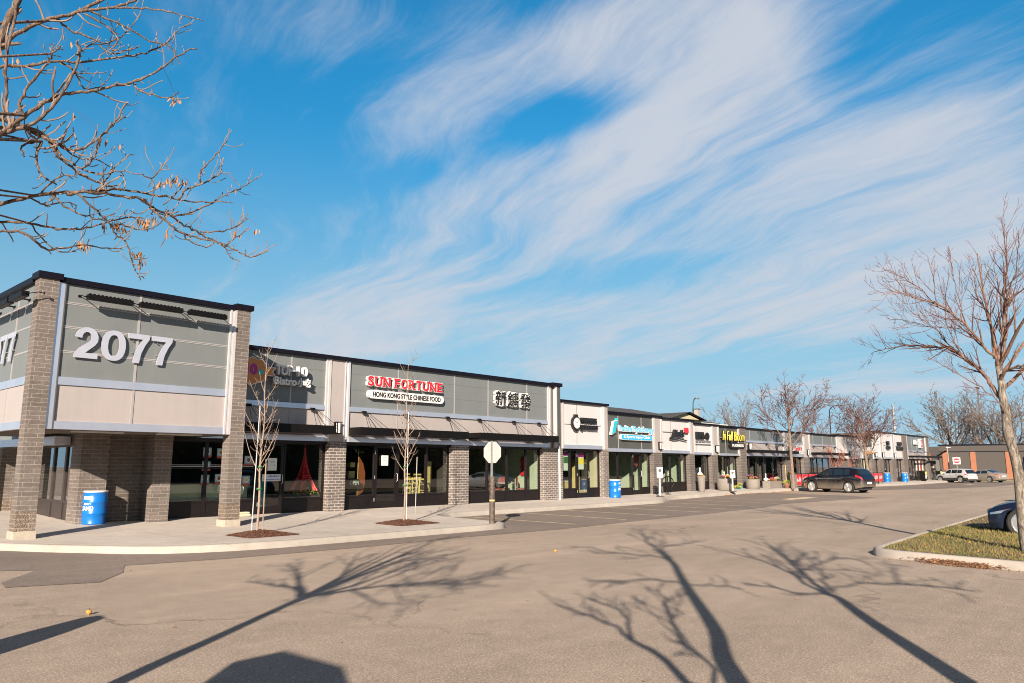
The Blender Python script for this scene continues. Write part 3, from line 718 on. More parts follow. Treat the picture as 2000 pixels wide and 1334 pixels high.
bay(b1, 12.55, 15.12, zb, .70, 2.54, (12.66,13.55), door=(12.66,))
bay(b1, 15.80, 20.97, zb, .70, 2.54, (17.28,18.36,19.78), door=(17.28,))
bay(b1, 21.83, 26.65, zb, .70, 2.54, (23.21,24.44,25.71))
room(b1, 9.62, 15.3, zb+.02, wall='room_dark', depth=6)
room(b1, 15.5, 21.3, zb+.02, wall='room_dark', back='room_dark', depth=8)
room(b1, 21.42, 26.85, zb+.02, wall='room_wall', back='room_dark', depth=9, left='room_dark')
canopy(b1, 10.9, 14.87, cross=(11.8,12.9,13.9), rods=(12.0,14.33))
canopy(b1, 15.87, 21.12, cross=(16.1,16.95,18.95,20.2,20.95), rods=(16.47,18.4,20.56))
canopy(b1, 21.78, 26.84, cross=(21.95,22.95,25.3,26.5), rods=(22.36,24.5,26.2))
# portico
PY = 19.51
def block_pier(x0, y0, z1, w=.40, zb=.16, name='portico_pier'):
    p = MB().box(x0,x0+w,y0,y0+w,.76,z1).build(name, 'block', b1)
    MB().box(x0-.004,x0+w+.004,y0-.004,y0+w+.004,.34,.758).build('rough_course', 'block_rough', p, bevel=.006)
    MB().box(x0-.03,x0+w+.03,y0-.03,y0+w+.03,zb-.05,.338).build('footing', 'precast', p, bevel=.012)
    return p
block_pier(5.23, PY, 6.10); block_pier(10.11, PY, 6.10)
block_pier(6.85, 27.6, 2.34, zb=.3)
block_pier(5.23, 26.6, 6.10, zb=.2)
MB().box(5.17,5.69,19.45,19.97,6.10,6.245).build('parapet_cap', 'cap_metal', b1)
MB().box(10.05,10.57,19.45,19.97,6.10,6.245).build('parapet_cap', 'cap_metal', b1)
MB().box(5.69,10.05,19.50,19.80,6.06,6.19).build('parapet_cap', 'cap_metal', b1)
MB().box(5.19,5.5,19.97,26.6,6.06,6.19).build('parapet_cap', 'cap_metal', b1)
MB().box(10.25,10.55,19.97,22.1,6.06,6.19).build('parapet_cap', 'cap_metal', b1)
def ppanel(x0, x1, z0, z1, m, jx=(), jz=()):
    o = MB().box(x0,x1,19.58,19.66,z0,z1).build('wall_panel', m, b1)
    if jx:
        q = MB()
        for x in jx: q.box(x-.028,x+.028,19.565,19.59,z0+.001,z1-.001)
        q.build('joint_strip', 'joint_line', o)
    if jz:
        q = MB()
        for z in jz: q.box(x0+.001,x1-.001,19.572,19.59,z-.03,z-.008).box(x0+.001,x1-.001,19.572,19.59,z+.006,z+.03)
        q.build('joint_strip', 'joint_line', o)
ppanel(5.80, 9.92, 3.83, 6.06, 'gray_panel', (7.52,), (4.43,5.02,5.60))
ppanel(5.80, 9.92, 2.80, 3.64, 'beige_panel', (7.52,))
MB().box(5.80,9.92,19.54,19.66,3.642,3.828).build('trim', 'aluminium', b1)
MB().box(5.80,9.92,19.54,19.66,2.61,2.798).build('trim', 'aluminium', b1)
MB().box(5.632,5.77,19.55,19.66,2.61,6.06).build('trim', 'aluminium', b1)
MB().box(5.772,5.798,19.53,19.66,2.61,6.06).build('trim', 'dark_panel', b1)
MB().box(9.922,9.965,19.52,19.66,2.61,6.06).build('trim', 'white_trim', b1)
MB().box(9.967,10.03,19.57,19.66,2.61,6.06).build('trim', 'aluminium', b1)
MB().box(10.032,10.108,19.52,19.66,2.61,6.06).build('trim', 'white_trim', b1)
# west face of the portico
def wpanel(y0, y1, z0, z1, m, jy=(), jz=()):
    o = MB().box(5.30,5.38,y0,y1,z0,z1).build('wall_panel', m, b1)
    q = MB()
    for y in jy: q.box(5.286,5.31,y-.028,y+.028,z0+.001,z1-.001)
    for z in jz: q.box(5.293,5.31,y0,y1,z-.02,z+.02)
    if jy or jz: q.build('joint_strip', 'joint_line', o)
wpanel(19.912, 26.59, 3.83, 6.06, 'gray_panel', (21.3,24.0), (4.43,5.02,5.60))
wpanel(19.912, 26.59, 2.80, 3.64, 'beige_panel', (21.5,24.0))
MB().box(5.27,5.38,19.912,26.59,3.642,3.828).build('trim', 'aluminium', b1)
MB().box(5.27,5.38,19.912,26.59,2.61,2.798).build('trim', 'aluminium', b1)
# east face and roof of the portico, ribbed soffit
MB().box(10.40,10.48,19.912,22.12,2.61,6.06).build('wall_panel', 'gray_panel', b1)
MB().box(5.39,10.39,19.67,26.5,5.60,5.75).build('roof', 'roofing', b1)
mb = MB().box(5.39,10.39,19.67,26.5,2.66,2.72)
for i in range(24): mb.box(5.40,10.38,19.75+i*.28,19.80+i*.28,2.635,2.659)
mb.build('soffit', 'soffit', b1)
mb = MB()
for x in (6.6, 8.7): mb.box(x,x+1.2,20.7,20.9,2.60,2.634)
mb.build('soffit_light', 'sign_white', b1)
# recessed walls under the portico
MB().box(7.33,8.02,22.2,22.95,.15,2.66).build('brick_pier', 'block', b1)
MB().box(8.02,9.04,22.46,22.7,.15,2.66).build('brick_wall', 'block', b1)
MB().box(9.04,9.55,21.72,22.6,.15,2.66).build('brick_pier', 'block', b1)
MB().tube([(7.98,22.28,.26),(7.98,22.28,2.6)], .045, 10).tube([(7.98,22.24,.24),(7.98,22.27,.34)], .06, 10).build('downspout', 'canopy_black', b1)
# west shop front
def wbay(y0, y1, muls):
    ys = [y0]+list(muls)+[y1]; X = 7.55; t = .06; z = .24; zs = .78; zh = 2.36
    for a, b in zip(ys[:-1], ys[1:]):
        f = MB().box(X-.06,X+.02,a,a+t,z,zh).box(X-.06,X+.02,b-t,b,z,zh).box(X-.06,X+.02,a+t,b-t,zh-t,zh).box(X-.06,X+.02,a+t,b-t,zs-.03,zs+.03).build('window', 'bronze_frame', b1)
        MB().quad((X-.02,b-t,zs+.03),(X-.02,a+t,zs+.03),(X-.02,a+t,zh-t),(X-.02,b-t,zh-t)).build('pane', 'shop_glass_dark', f)
        MB().box(X-.035,X+.01,a+t,b-t,z+.06,zs-.03).box(X-.055,X+.012,a+t,b-t,z,z+.06).build('base_panel', 'bronze_frame', f)
        MB().box(X-.012,X-.006,a+t,b-t,1.66,1.69).box(X-.012,X-.006,a+t,b-t,1.73,1.76).build('stripe', 'white_paint', f)
wbay(22.95, 28.2, (23.9,24.9,26.3)); wbay(28.8, 34, (30.4,32.2))
MB().box(7.33,7.8,28.2,28.8,.15,2.66).build('brick_pier', 'block', b1)
MB().box(6.86,7.26,22.9,34,2.34,2.56).build('lintel', 'aluminium', b1)
MB().box(7.3,7.62,22.95,40,2.37,5.45).build('side_wall', 'gray_panel', b1)
# stripes across the bistro glass
for a, b in ((9.62,10.84),(10.96,11.89),(12.01,12.49)):
    MB().box(a,b,YG-.028,YG-.023,1.74,1.765).box(a,b,YG-.028,YG-.023,1.79,1.805).box(a,b,YG-.028,YG-.023,1.69,1.715).build('window_stripe', 'white_paint', b1)
rebase(b1, (10, 22.2, .2))

# ===== block 2: low row with white and dark bays
b2 = thing('white_bay_shop_building', 'middle run of single shops with stepped white and dark grey upper panels beside the restaurant', 'building')
mb = None
shell(b2, 27.70, 31.72, 4.75); shell(b2, 31.75, 40.5, 4.38, left=False); shell(b2, 40.52, 47.36, 4.2, left=False)
cap(b2, 27.72, 31.74, 4.77, 4.88); cap(b2, 31.76, 36.9, 4.42, 4.53); cap(b2, 36.92, 40.52, 4.36, 4.46); cap(b2, 40.54, 43.7, 4.22, 4.32); cap(b2, 43.72, 47.42, 4.20, 4.30)
def unit(par, xa, x0, x1, xe, top, z0, m, jx, jz, left_pil, right_pil, trim_z):
    panel(par, x0, x1, z0+trim_z, top, m, joints_x=jx, joints_z=jz, jm='joint_line' if m == 'dark_panel' else 'shadow_joint', jw=.045 if m == 'dark_panel' else .018)
    MB().box(x0,x1,22.14,22.26,z0,z0+trim_z-.002).build('trim', 'aluminium', par)
panel(b2, 27.70, 27.97, 2.58, 4.77, 'beige_panel', y=22.16); trim(b2, 27.972, 28.085, 2.58, 4.77)
unit(b2, 0, 28.09, 31.22, 0, 4.77, 2.58, 'white_panel', (29.17,), (3.78,), 0, 0, .19)
trim(b2, 31.222, 31.28, 2.58, 4.77); trim(b2, 31.282, 31.36, 2.58, 4.77, 'aluminium', 22.18); trim(b2, 31.362, 31.42, 2.58, 4.77)
panel(b2, 31.422, 31.72, 2.58, 4.77, 'beige_panel', y=22.16)
unit(b2, 0, 31.76, 36.0, 0, 4.42, 2.49, 'dark_panel', (32.70,34.90), (), 0, 0, .17)
trim(b2, 36.002, 36.1, 2.49, 4.42); trim(b2, 36.12, 36.18, 2.49, 4.42)
panel(b2, 36.182, 36.79, 2.49, 4.42, 'beige_panel', y=22.16); trim(b2, 36.792, 36.94, 2.49, 4.36)
unit(b2, 0, 36.95, 40.0, 0, 4.36, 2.48, 'white_panel', (37.95,), (3.67,), 0, 0, .17)
trim(b2, 40.002, 40.2, 2.48, 4.36); panel(b2, 40.202, 40.5, 2.45, 4.36, 'beige_panel', y=22.16)
unit(b2, 0, 40.54, 42.76, 0, 4.22, 2.44, 'white_panel', (40.91,), (), 0, 0, .14)
trim(b2, 42.762, 42.95, 2.44, 4.22); panel(b2, 42.952, 43.55, 2.44, 4.22, 'beige_panel', y=22.16); trim(b2, 43.552, 43.71, 2.44, 4.22)
unit(b2, 0, 43.72, 46.36, 0, 4.2, 2.41, 'dark_panel', (44.68,), (), 0, 0, .14)
trim(b2, 46.362, 46.62, 2.41, 4.2)
for a, b, h in ((27.66,28.0,2.58),(31.29,31.74,2.58),(36.0,36.88,2.49),(39.97,40.54,2.45),(42.7,43.45,2.44)): pier(b2, a, b, h, 0, 'block_far' if a > 33 else 'block_small')
pier(b2, 46.5, 47.36, 4.2, 0, 'block_far', y0=22.08)
z1 = swz(29.5, YG); z2 = swz(34, YG); z3 = swz(38.5, YG); z4 = swz(41.5, YG); z5 = swz(45, YG)
bay(b2, 28.0, 31.29, z1, .69, 2.55, (28.9,29.45,30.4), door=(29.45,))
bay(b2, 31.74, 36.0, z2, .62, 2.46, (32.95,34.35,35.15), door=(34.35,))
bay(b2, 36.88, 39.97, z3, .84, 2.45, (38.2,39.3))
bay(b2, 40.54, 42.7, z4, .84, 2.41, (42.05,))
bay(b2, 43.45, 46.5, z5, .84, 2.38, (45.1,45.5))
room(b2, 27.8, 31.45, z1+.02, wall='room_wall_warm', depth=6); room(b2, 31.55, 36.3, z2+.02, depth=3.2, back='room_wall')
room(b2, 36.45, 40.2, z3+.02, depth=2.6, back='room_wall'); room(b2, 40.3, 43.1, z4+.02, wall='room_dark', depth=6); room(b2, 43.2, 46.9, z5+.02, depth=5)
rebase(b2, (37, 22.2, .3))

# ===== block 3: long low grey row
b3 = thing('long_low_shop_building', 'long low row in slate grey panels with black canopies behind the street trees', 'building')
shell(b3, 47.4, 73.9, 4.2, left=False)
cap(b3, 47.44, 64.5, 4.2, 4.28); cap(b3, 64.52, 73.96, 4.26, 4.36)
def grey(par, x0, x1, jx, z0=3.45, z1=4.2, jz=(3.93,), low=2.65, base=2.42):
    panel(par, x0, x1, z0, z1, 'slate_panel', joints_x=jx, joints_z=jz, jw=.04)
    MB().box(x0,x1,22.14,22.26,z0-.14,z0-.002).build('trim', 'aluminium', par)
    panel(par, x0, x1, low, z0-.142, 'beige_panel', y=22.21)
    MB().box(x0,x1,22.12,22.26,base,low-.002).build('trim', 'aluminium', par)
grey(b3, 47.4, 53.6, (48.2,50.0,51.9)); grey(b3, 54.95, 57.3, (56.4,)); grey(b3, 58.65, 64.4, (59.4,61.4,63.5))
for a, b in ((53.602,53.9),(54.75,54.948),(57.302,57.55),(58.45,58.648),(64.402,64.6)): trim(b3, a, b, 2.42, 4.2)
panel(b3, 53.902, 54.748, 2.42, 4.2, 'beige_panel', y=22.17); panel(b3, 57.552, 58.448, 2.42, 4.2, 'beige_panel', y=22.17)
panel(b3, 64.602, 70.75, 2.38, 4.26, 'white_panel', joints_x=(66.6,68.7), joints_z=(), jm='beige_panel', jw=.03)
MB().box(64.4,70.3,YF,YG+.1,.1,2.38).build('brick_wall', 'block_far', b3)
trim(b3, 70.752, 71.0, 2.38, 4.26)
panel(b3, 71.0, 73.7, 3.45, 4.26, 'dark_panel'); panel(b3, 71.0, 73.7, 3.05, 3.448, 'white_panel', y=22.19)
MB().box(71.0,73.7,22.12,22.26,2.86,3.048).build('trim', 'orange_sign', b3)
panel(b3, 71.0, 73.7, 2.42, 2.858, 'dark_panel')
trim(b3, 73.702, 73.9, 2.42, 4.26)
for a, b in ((53.72,54.64),(57.26,58.15),(73.15,73.95)): pier(b3, a, b, 2.42, 0, 'block_far')
for a, b in ((49.9,50.3),(51.0,51.4)): pier(b3, a, b, 2.42, 0, 'block_far', y0=22.6, y1=23.1)
zb = swz(55, YG)
bay(b3, 47.36, 53.72, zb, .75, 2.40, (48.4,49.5,50.7,52.2,52.9), door=(52.2,)); bay(b3, 54.64, 57.26, zb, .75, 2.40, (55.6,)); 
bay(b3, 58.15, 64.4, zb, .75, 2.40, (59.4,60.6,61.8,63.1)); bay(b3, 70.3, 73.15, swz(71,YG), .7, 2.40, (71.6,72.3), door=(71.6,))
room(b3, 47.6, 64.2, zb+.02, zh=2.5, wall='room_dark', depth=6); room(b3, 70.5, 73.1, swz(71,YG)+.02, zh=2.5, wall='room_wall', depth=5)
canopy(b3, 47.5, 54.6, 2.62, 2.82, cross=(47.8,49.6,51.4,53.2,54.2), rods=(48.0,50.6,53.4), rz=3.22)
canopy(b3, 58.75, 65.6, 2.60, 2.80, cross=(59.2,61,62.8,64.6), rods=(59.2,61.4,63.8), rz=3.20)
rebase(b3, (60, 22.2, .3))

# ===== block 4: taller end unit
b4 = thing('end_shop_building', 'tall white bayed end building with brick pier and grey sign panel at the far corner', 'building')
shell(b4, 73.98, 92.98, 4.85, left=True)
cap(b4, 73.96, 93.05, 4.88, 4.97)
for a, b in ((74.0,75.9),(76.9,79.6),(80.6,83.1)):
    panel(b4, a, b, 2.6, 4.88, 'white_panel', joints_z=(3.7,)); MB().box(a,b,22.14,22.26,2.44,2.598).build('trim', 'aluminium', b4)
for a, b in ((75.902,76.15),(76.65,76.898),(79.602,79.85),(80.35,80.598)): trim(b4, a, b, 2.44, 4.88)
for a, b in ((76.152,76.648),(79.852,80.348)): panel(b4, a, b, 2.44, 4.88, 'beige_panel', y=22.17)
pier(b4, 83.11, 84.53, 4.88, 0, 'block_far', y0=22.1); trim(b4, 84.55, 84.9, 2.44, 4.88); pier(b4, 92.1, 93.0, 4.88, 0, 'block_far', y0=22.1); trim(b4, 91.75, 92.09, 2.44, 4.88)
panel(b4, 84.902, 91.748, 3.36, 4.88, 'slate_panel', joints_x=(86.7,88.5,90.3), joints_z=(3.9,4.4), jw=.04)
MB().box(84.902,91.748,22.14,22.26,3.2,3.358).build('trim', 'aluminium', b4); panel(b4, 84.902, 91.748, 2.7, 3.198, 'beige_panel', y=22.21); MB().box(84.902,91.748,22.12,22.26,2.48,2.698).build('trim', 'aluminium', b4)
for a, b in ((75.53,76.61),(79.33,80.5)): pier(b4, a, b, 2.44, 0, 'block_far')
zb = swz(80, YG)
bay(b4, 73.95, 75.53, zb, .68, 2.42, (74.7,)); bay(b4, 76.61, 79.33, zb, .68, 2.42, (77.6,78.4)); bay(b4, 80.5, 83.09, zb, .68, 2.42, (81.4,82.2), door=(81.4,)); bay(b4, 84.53, 92.1, zb, .68, 2.42, (85.8,87.2,88.2,89.4,90.8), door=(87.2,))
room(b4, 74.1, 92.0, zb+.02, zh=2.5, wall='room_dark', depth=6)
canopy(b4, 84.9, 94.6, 2.62, 2.82, yf=21.2, cross=(86,88,90,92,94), rods=(85.6,88.2,91.2), rz=3.24)
rebase(b4, (84, 22.2, .25))
# ------------------------------------------------------------------ signs
def glyph(ch, x0, x1, z0, h):
    """bold grotesque numerals as outlines: list of closed loops in the XZ plane (unit box mapped to x0..x1, z0..z0+h)"""
    def arc(cx, cz, rx, rz, a0, a1, n=14): return [(cx+rx*cos(radians(a0+(a1-a0)*i/n)), cz+rz*sin(radians(a0+(a1-a0)*i/n))) for i in range(n+1)]
    if ch == '0':
        o = [(.5+.5*math.copysign(abs(cos(a))**.82, cos(a)), .5+.5*math.copysign(abs(sin(a))**.92, sin(a))) for a in [2*pi*i/40 for i in range(40)]]
        q = [(.5+.235*math.copysign(abs(cos(a))**.85, cos(a)), .5+.345*math.copysign(abs(sin(a))**.9, sin(a))) for a in [2*pi*i/40 for i in range(40)]]
        L = [o, q]
    elif ch == '7':
        L = [[(0,.98),(1,.98),(1,.83),(.82,.62),(.66,.34),(.58,0),(.28,0),(.36,.32),(.52,.60),(.70,.81),(0,.81)]]
    else:
        o = [(.02,.66)]+arc(.49,.675,.47,.325,180,0)[0:]+[(.95,.56),(.84,.43),(.62,.28),(.46,.17),(.98,.17),(.98,0),(.0,0),(.03,.13),(.14,.26),(.34,.40),(.56,.52),(.66,.60),(.68,.69)]+arc(.49,.68,.19,.165,0,180)+[(.29,.64)]
        L = [o]
    return [[(x0+(x1-x0)*u, z0+h*v) for u, v in l] for l in L]
def glyph_mesh(ch, x0, x1, z0, h, y0, y1, m, par):
    L = glyph(ch, x0, x1, z0, h); mb = MB()
    if len(L) == 1: plate_cw(mb, L[0], y0, y1)
    else:
        o, q = L; n = len(o)
        for y in (y0, y1): mb.v += [(x,y,z) for x, z in o]+[(x,y,z) for x, z in q]
        for i in range(n):
            j = (i+1)%n
            mb.f += [(i,j,n+j,n+i),(2*n+j,2*n+i,3*n+i,3*n+j),(j,i,2*n+i,2*n+j),(n+i,n+j,3*n+j,3*n+i)]
    bm = bmesh.new(); me = bpy.data.meshes.new('numeral'); me.from_pydata(mb.v, [], mb.f); bm.from_mesh(me); bmesh.ops.recalc_face_normals(bm, faces=bm.faces); bmesh.ops.triangulate(bm, faces=[f for f in bm.faces if len(f.verts) > 4]); bm.to_mesh(me); bm.free()
    me.materials.append(MATS[m]); o = bpy.data.objects.new('numeral', me); COL.objects.link(o); o.parent = par; return o
def plate_cw(mb, pts, y0, y1):
    a = sum(pts[i-1][0]*pts[i][1]-pts[i][0]*pts[i-1][1] for i in range(len(pts)))
    if a < 0: pts = pts[::-1]
    return mb.plate(pts, y0, y1)
def digit_sign():
    t = thing('number_sign', 'large brushed metal numerals 2077 on the front face of the portico', 'number sign')
    for s, a, b in (('2',6.06,6.60),('0',6.66,7.22),('7',7.26,7.78),('7',7.84,8.36)):
        glyph_mesh(s, a, b, 4.31, .75, 19.49, 19.525, 'digit_metal', t)
    mb = MB()
    for x in (6.2,6.5,6.85,7.1,7.4,7.6,8.0,8.2): mb.box(x-.01,x+.01,19.52,19.58,4.55,4.57).box(x-.01,x+.01,19.52,19.58,4.85,4.87)
    mb.build('standoff', 'galv', t)
    rebase(t, (7.2, 19.55, 4.3))
    t = thing('number_sign', 'large brushed metal numerals 2077 on the shaded side face of the portico', 'number sign')
    for s, a, b in (('2',23.35,22.84),('0',22.76,22.22),('7',22.17,21.64),('7',21.56,21.04)):
        o = glyph_mesh(s, 0, abs(a-b), 4.28, .73, -.03, 0, 'digit_metal', t)
        o.data.transform(Matrix.Translation((5.24,a,0)) @ Matrix.Rotation(-pi/2,4,'Z'))
    mb = MB()
    for y in (23.2,22.9,22.6,22.35,22.05,21.8,21.4,21.2): mb.box(5.24,5.30,y-.01,y+.01,4.55,4.57)
    mb.build('standoff', 'galv', t)
    rebase(t, (5.27, 22.2, 4.3))
digit_sign()

def light_bar(label, segs, y, z, wall, west=False):
    t = thing('sign_light_bar', label, 'sign light', group='light bars over the portico numerals')
    for a, b in segs:
        body = MB().box(a,b,y-.08,y+.08,z-.06,z+.055)
        for k in range(int((b-a)/.09)): body.box(a+.02+k*.09,a+.065+k*.09,y-.085,y+.085,z+.055,z+.075)
        o = body.build('lamp_bar', 'canopy_black', t)
        MB().box(a+.05,b-.05,y-.05,y+.05,z-.066,z-.061).build('lens', 'dark_plastic', o)
    arm = MB()
    for a, b in segs:
        for x in (a-.03, b+.03):
            arm.tube([(x-.02,wall,z+.06),(x-.02,wall-.12,z+.07),(x,y+.02,z-.01)], .011, 6)
            arm.box(x-.05,x+.01,wall-.012,wall,z+.03,z+.09)
        arm.tube([(a-.05,y,z),(b+.05,y,z)], .015, 6)
    arm.build('mounting_arm', 'canopy_black', t)
    if west:
        for o in kids(t)+[c for k in kids(t) for c in kids(k)]: o.data.transform(Matrix.Translation((0,0,0)) @ Matrix.Rotation(-pi/2,4,'Z'))
    return t
t = light_bar('black triple light bar on thin arms above the front 2077 numerals', ((6.15,7.18),(7.36,8.42),(8.60,9.62)), 19.20, 5.74, 19.58)
rebase(t, (7.9, 19.4, 5.74))
t = light_bar('black triple light bar on thin arms above the side 2077 numerals', ((-20.35,-19.35-.02+.0),(-21.55,-20.5),(-22.75,-21.7),(-23.95,-22.9)), 4.92, 5.64, 5.30, west=True)
# rotating -90 deg about z maps (x,y)->(y,-x)
rebase(t, (5.1, 21.5, 5.64))

def sconce(x, z, y, label, h=.42):
    t = thing('wall_sconce', label, 'wall lamp', (x, y, z), group='black framed wall lamps on the shop piers')
    w = .11
    f = MB().box(-w,w,-.20,0,h-.03,h).box(-w,w,-.20,0,0,.03).box(-w,w,-.03,0,.03,h-.03)
    f.box(-w,-w+.02,-.20,-.18,.03,h-.03)
    f.build('frame', 'canopy_black', t)
    MB().lathe([(.075,.03),(.075,h-.03)], (0,-.11,0), 16).build('diffuser', 'sign_white', t, smooth=False)
sconce(15.36, 2.86, 22.15, 'black and white wall lamp on the beige pilaster between the bistro and the large restaurant')
sconce(36.62, 2.66, 22.15, 'black framed wall lamp on the beige pilaster above the leftmost no parking post')
sconce(43.25, 2.60, 22.15, 'black framed wall lamp on the beige pilaster left of the florist sign')
sconce(47.6, 2.85, 22.0, 'small black wall lamp on the brick pier right of the florist sign')
sconce(58.0, 2.58, 22.15, 'black framed wall lamp left of the second canopy of the long grey row')
sconce(67.4, 2.56, 22.15, 'black framed wall lamp on the white panelled wall behind the far street tree')
sconce(74.1, 2.6, 22.10, 'black framed wall lamp on the first pier of the white end building')
sconce(76.3, 2.6, 22.10, 'black framed wall lamp on the second pier of the white end building')
sconce(79.95, 2.6, 22.10, 'black framed wall lamp on the third pier of the white end building')

def outline(cx, cz, pts): return [(cx+x, cz+z) for x, z in pts]
def pill(x0, x1, z0, z1, n=10):
    r = (z1-z0)/2; c = (z0+z1)/2
    return [(x0+r-r*sin(pi*i/n), c-r*cos(pi*i/n)) for i in range(n+1)]+[(x1-r+r*sin(pi*i/n), c+r*cos(pi*i/n)) for i in range(n+1)]
def plate_cw(mb, pts, y0, y1):
    a = sum(pts[i-1][0]*pts[i][1]-pts[i][0]*pts[i-1][1] for i in range(len(pts)))
    if a < 0: pts = pts[::-1]
    return mb.plate(pts, y0, y1)
# bistro sign
t = thing('bistro_sign', 'orange badge sign reading 10 with raised letters TOP 10 Bistro half in the portico shadow', 'shop sign')
bad = []
bad = [(11.52,4.50),(11.62,4.42),(11.78,4.40),(11.92,4.36),(12.0,4.31),(12.08,4.36),(12.22,4.40),(12.36,4.44),(12.42,4.55),(12.46,4.70),(12.46,4.84),(12.41,4.95),(12.38,5.06),(12.30,5.12),(12.16,5.10),(12.08,5.15),(12.0,5.19),(11.92,5.15),(11.84,5.10),(11.70,5.12),(11.62,5.06),(11.59,4.95),(11.54,4.84),(11.50,4.68)]
plate_cw(MB(), [(12.0+(x-12.0)*1.06, 4.78+(z-4.78)*1.07) for x, z in bad], 21.98, 22.1).build('badge_rim', 'sign_white', t)
plate_cw(MB(), bad, 21.965, 21.979).build('badge', 'orange_sign', t)
rb = [(12.42,4.66),(12.78,4.66),(12.68,4.78),(12.78,4.90),(12.42,4.90)]
plate_cw(MB(), [(12.40,4.635),(12.84,4.635),(12.73,4.78),(12.84,4.925),(12.40,4.925)], 21.985, 22.1).build('ribbon_rim', 'sign_white', t)
plate_cw(MB(), rb, 21.970, 21.984).build('ribbon', 'orange_sign', t)
fit_text('lettering', '10', 11.76, 12.16, 4.62, .36, 21.964, 'purple_sign', t, ext=.012, off=.02)
MB().lathe([(.085,0),(.095,.012),(.0,.013)], (12.28,21.95,4.72), 16, 'y').build('fruit_mark', 'teal_sign', t)
for s, a, b, z, h in (('TOP',12.80,13.42,4.70,.34),('10',13.60,13.98,4.70,.34),('Bistro',12.76,13.58,4.38,.26),('\u5c0f\u5403',13.62,14.12,4.36,.30)):
    fit_text('lettering', s, a, b, z, h, 22.04, 'sign_white', t, ext=.12, off=.010)
MB().box(12.75,14.2,22.06,22.12,4.47,4.53).box(12.75,14.1,22.06,22.12,4.86,4.92).build('raceway', 'aluminium', t)
rebase(t, (13, 22.1, 4.3))

# large restaurant sign: red slab serif letters
t = thing('restaurant_sign', 'red raised letters SUN FORTUNE over a white capsule reading HONG KONG STYLE CHINESE FOOD', 'shop sign')
def serif_word(word, x0, x1, z0, h, y, m, rim, par):
    wd = {'S':.78,'U':.95,'N':1.0,' ':.35,'F':.78,'O':.95,'R':.95,'T':.80,'E':.82}
    tot = sum(wd[c] for c in word)+.05*(len(word)-1); sc = (x1-x0)/tot; x = x0
    ser = {'U':[(0,1),(1,1)],'N':[(0,0),(0,1),(1,1)],'F':[(0,0),(0,1)],'R':[(0,0),(0,1),(1,0)],'T':[(.5,0)],'E':[(0,0),(0,1)]}
    for c in word:
        w = wd[c]*sc
        if c != ' ':
            for mm, ya, ee, off, gr in ((rim, y, .13, .022, .018), (m, y-.13, .012, .010, 0)):
                o = fit_text('letter' if mm == m else 'letter_return', c, x+.05*w-gr, x+w-.05*w+gr, z0-gr, h+2*gr, ya, mm, par, ext=ee, off=off)
                bm = bmesh.new(); bm.from_mesh(o.data)
                for fx, fz in ser.get(c, ()):
                    cx = x+.05*w+(.11 if fx == 0 else (.89 if fx == 1 else .5))*w*.9
                    if fx == .5: cx = x+.5*w
                    sw_ = .19*w+gr; sh = .055*h+gr; cz = z0+sh if fz == 0 else z0+h-sh
                    if fz == 0: cz = z0-gr+sh
                    else: cz = z0+h+gr-sh
                    bmesh.ops.create_cube(bm, size=1, matrix=Matrix.Translation((cx, ya-ee/2-.0005, cz)) @ Matrix.Diagonal((2*sw_, ee+.001, 2*sh, 1)))
                bm.to_mesh(o.data); bm.free()
        x += w+.05*sc
serif_word('SUN FORTUNE', 16.55, 20.22, 4.64, .36, 22.17, 'red_sign', 'sign_white', t)
plate_cw(MB(), pill(16.58, 20.28, 4.19, 4.50), 22.02, 22.17).build('capsule', 'sign_white', t)
fit_text('lettering', 'HONG KONG STYLE CHINESE FOOD', 16.78, 20.10, 4.25, .19, 22.018, 'black_sign', t, ext=.006, off=.006)
rebase(t, (18.4, 22.1, 4.2))
t = thing('restaurant_character_sign', 'three raised black Chinese characters with white edges at the right of the large restaurant', 'shop sign')
for s, a, b in (('\u65b0',23.28,23.96),('\u93de',24.06,24.76),('\u767c',24.88,25.56)):
    fit_text('character_return', s, a-.03, b+.03, 4.29, .70, 22.17, 'sign_white', t, ext=.13, off=.04)
    fit_text('character', s, a, b, 4.33, .62, 22.04, 'black_sign', t, ext=.012, off=.003)
rebase(t, (24.4, 22.1, 4.3))
# jeweller
t = thing('jeweller_sign', 'black wristwatch emblem beside raised black letters WINNIPEG JEWELLERY on white panels', 'shop sign')
MB().lathe([(.30,0),(.34,-.03),(.34,-.13),(.29,-.15),(.0,-.151)], (28.98,22.19,3.80), 28, 'y').build('watch_case', 'black_sign', t)
MB().lathe([(.26,0),(.26,-.008),(.0,-.009)], (28.98,22.035,3.80), 28, 'y').build('watch_dial', 'sign_white', t)
mb = MB()
for k in range(12):
    a = 2*pi*k/12; mb.tube([(28.98+.20*cos(a),22.024,3.80+.20*sin(a)),(28.98+.245*cos(a),22.024,3.80+.245*sin(a))], .008, 4)
mb.tube([(28.98,22.022,3.80),(29.10,22.022,3.92)], .01, 4).tube([(28.98,22.022,3.80),(28.86,22.022,3.88)], .01, 4)
mb.build('watch_hands', 'black_sign', t)
plate_cw(MB(), [(28.85,4.10),(29.12,4.10),(29.08,4.22),(28.88,4.22)], 22.05, 22.17).box(28.86,29.10,22.05,22.17,3.42,3.5).build('watch_strap', 'black_sign', t)
fit_text('lettering', 'WINNIPEG', 29.36, 30.62, 3.83, .26, 22.15, 'black_sign', t, ext=.12, off=.014)
fit_text('lettering', 'JEWELLERY', 29.36, 30.74, 3.45, .28, 22.15, 'black_sign', t, ext=.12, off=.014)
MB().box(28.15,31.1,22.155,22.19,3.74,3.78).build('raceway', 'white_panel', t)
rebase(t, (29.6, 22.1, 3.4))
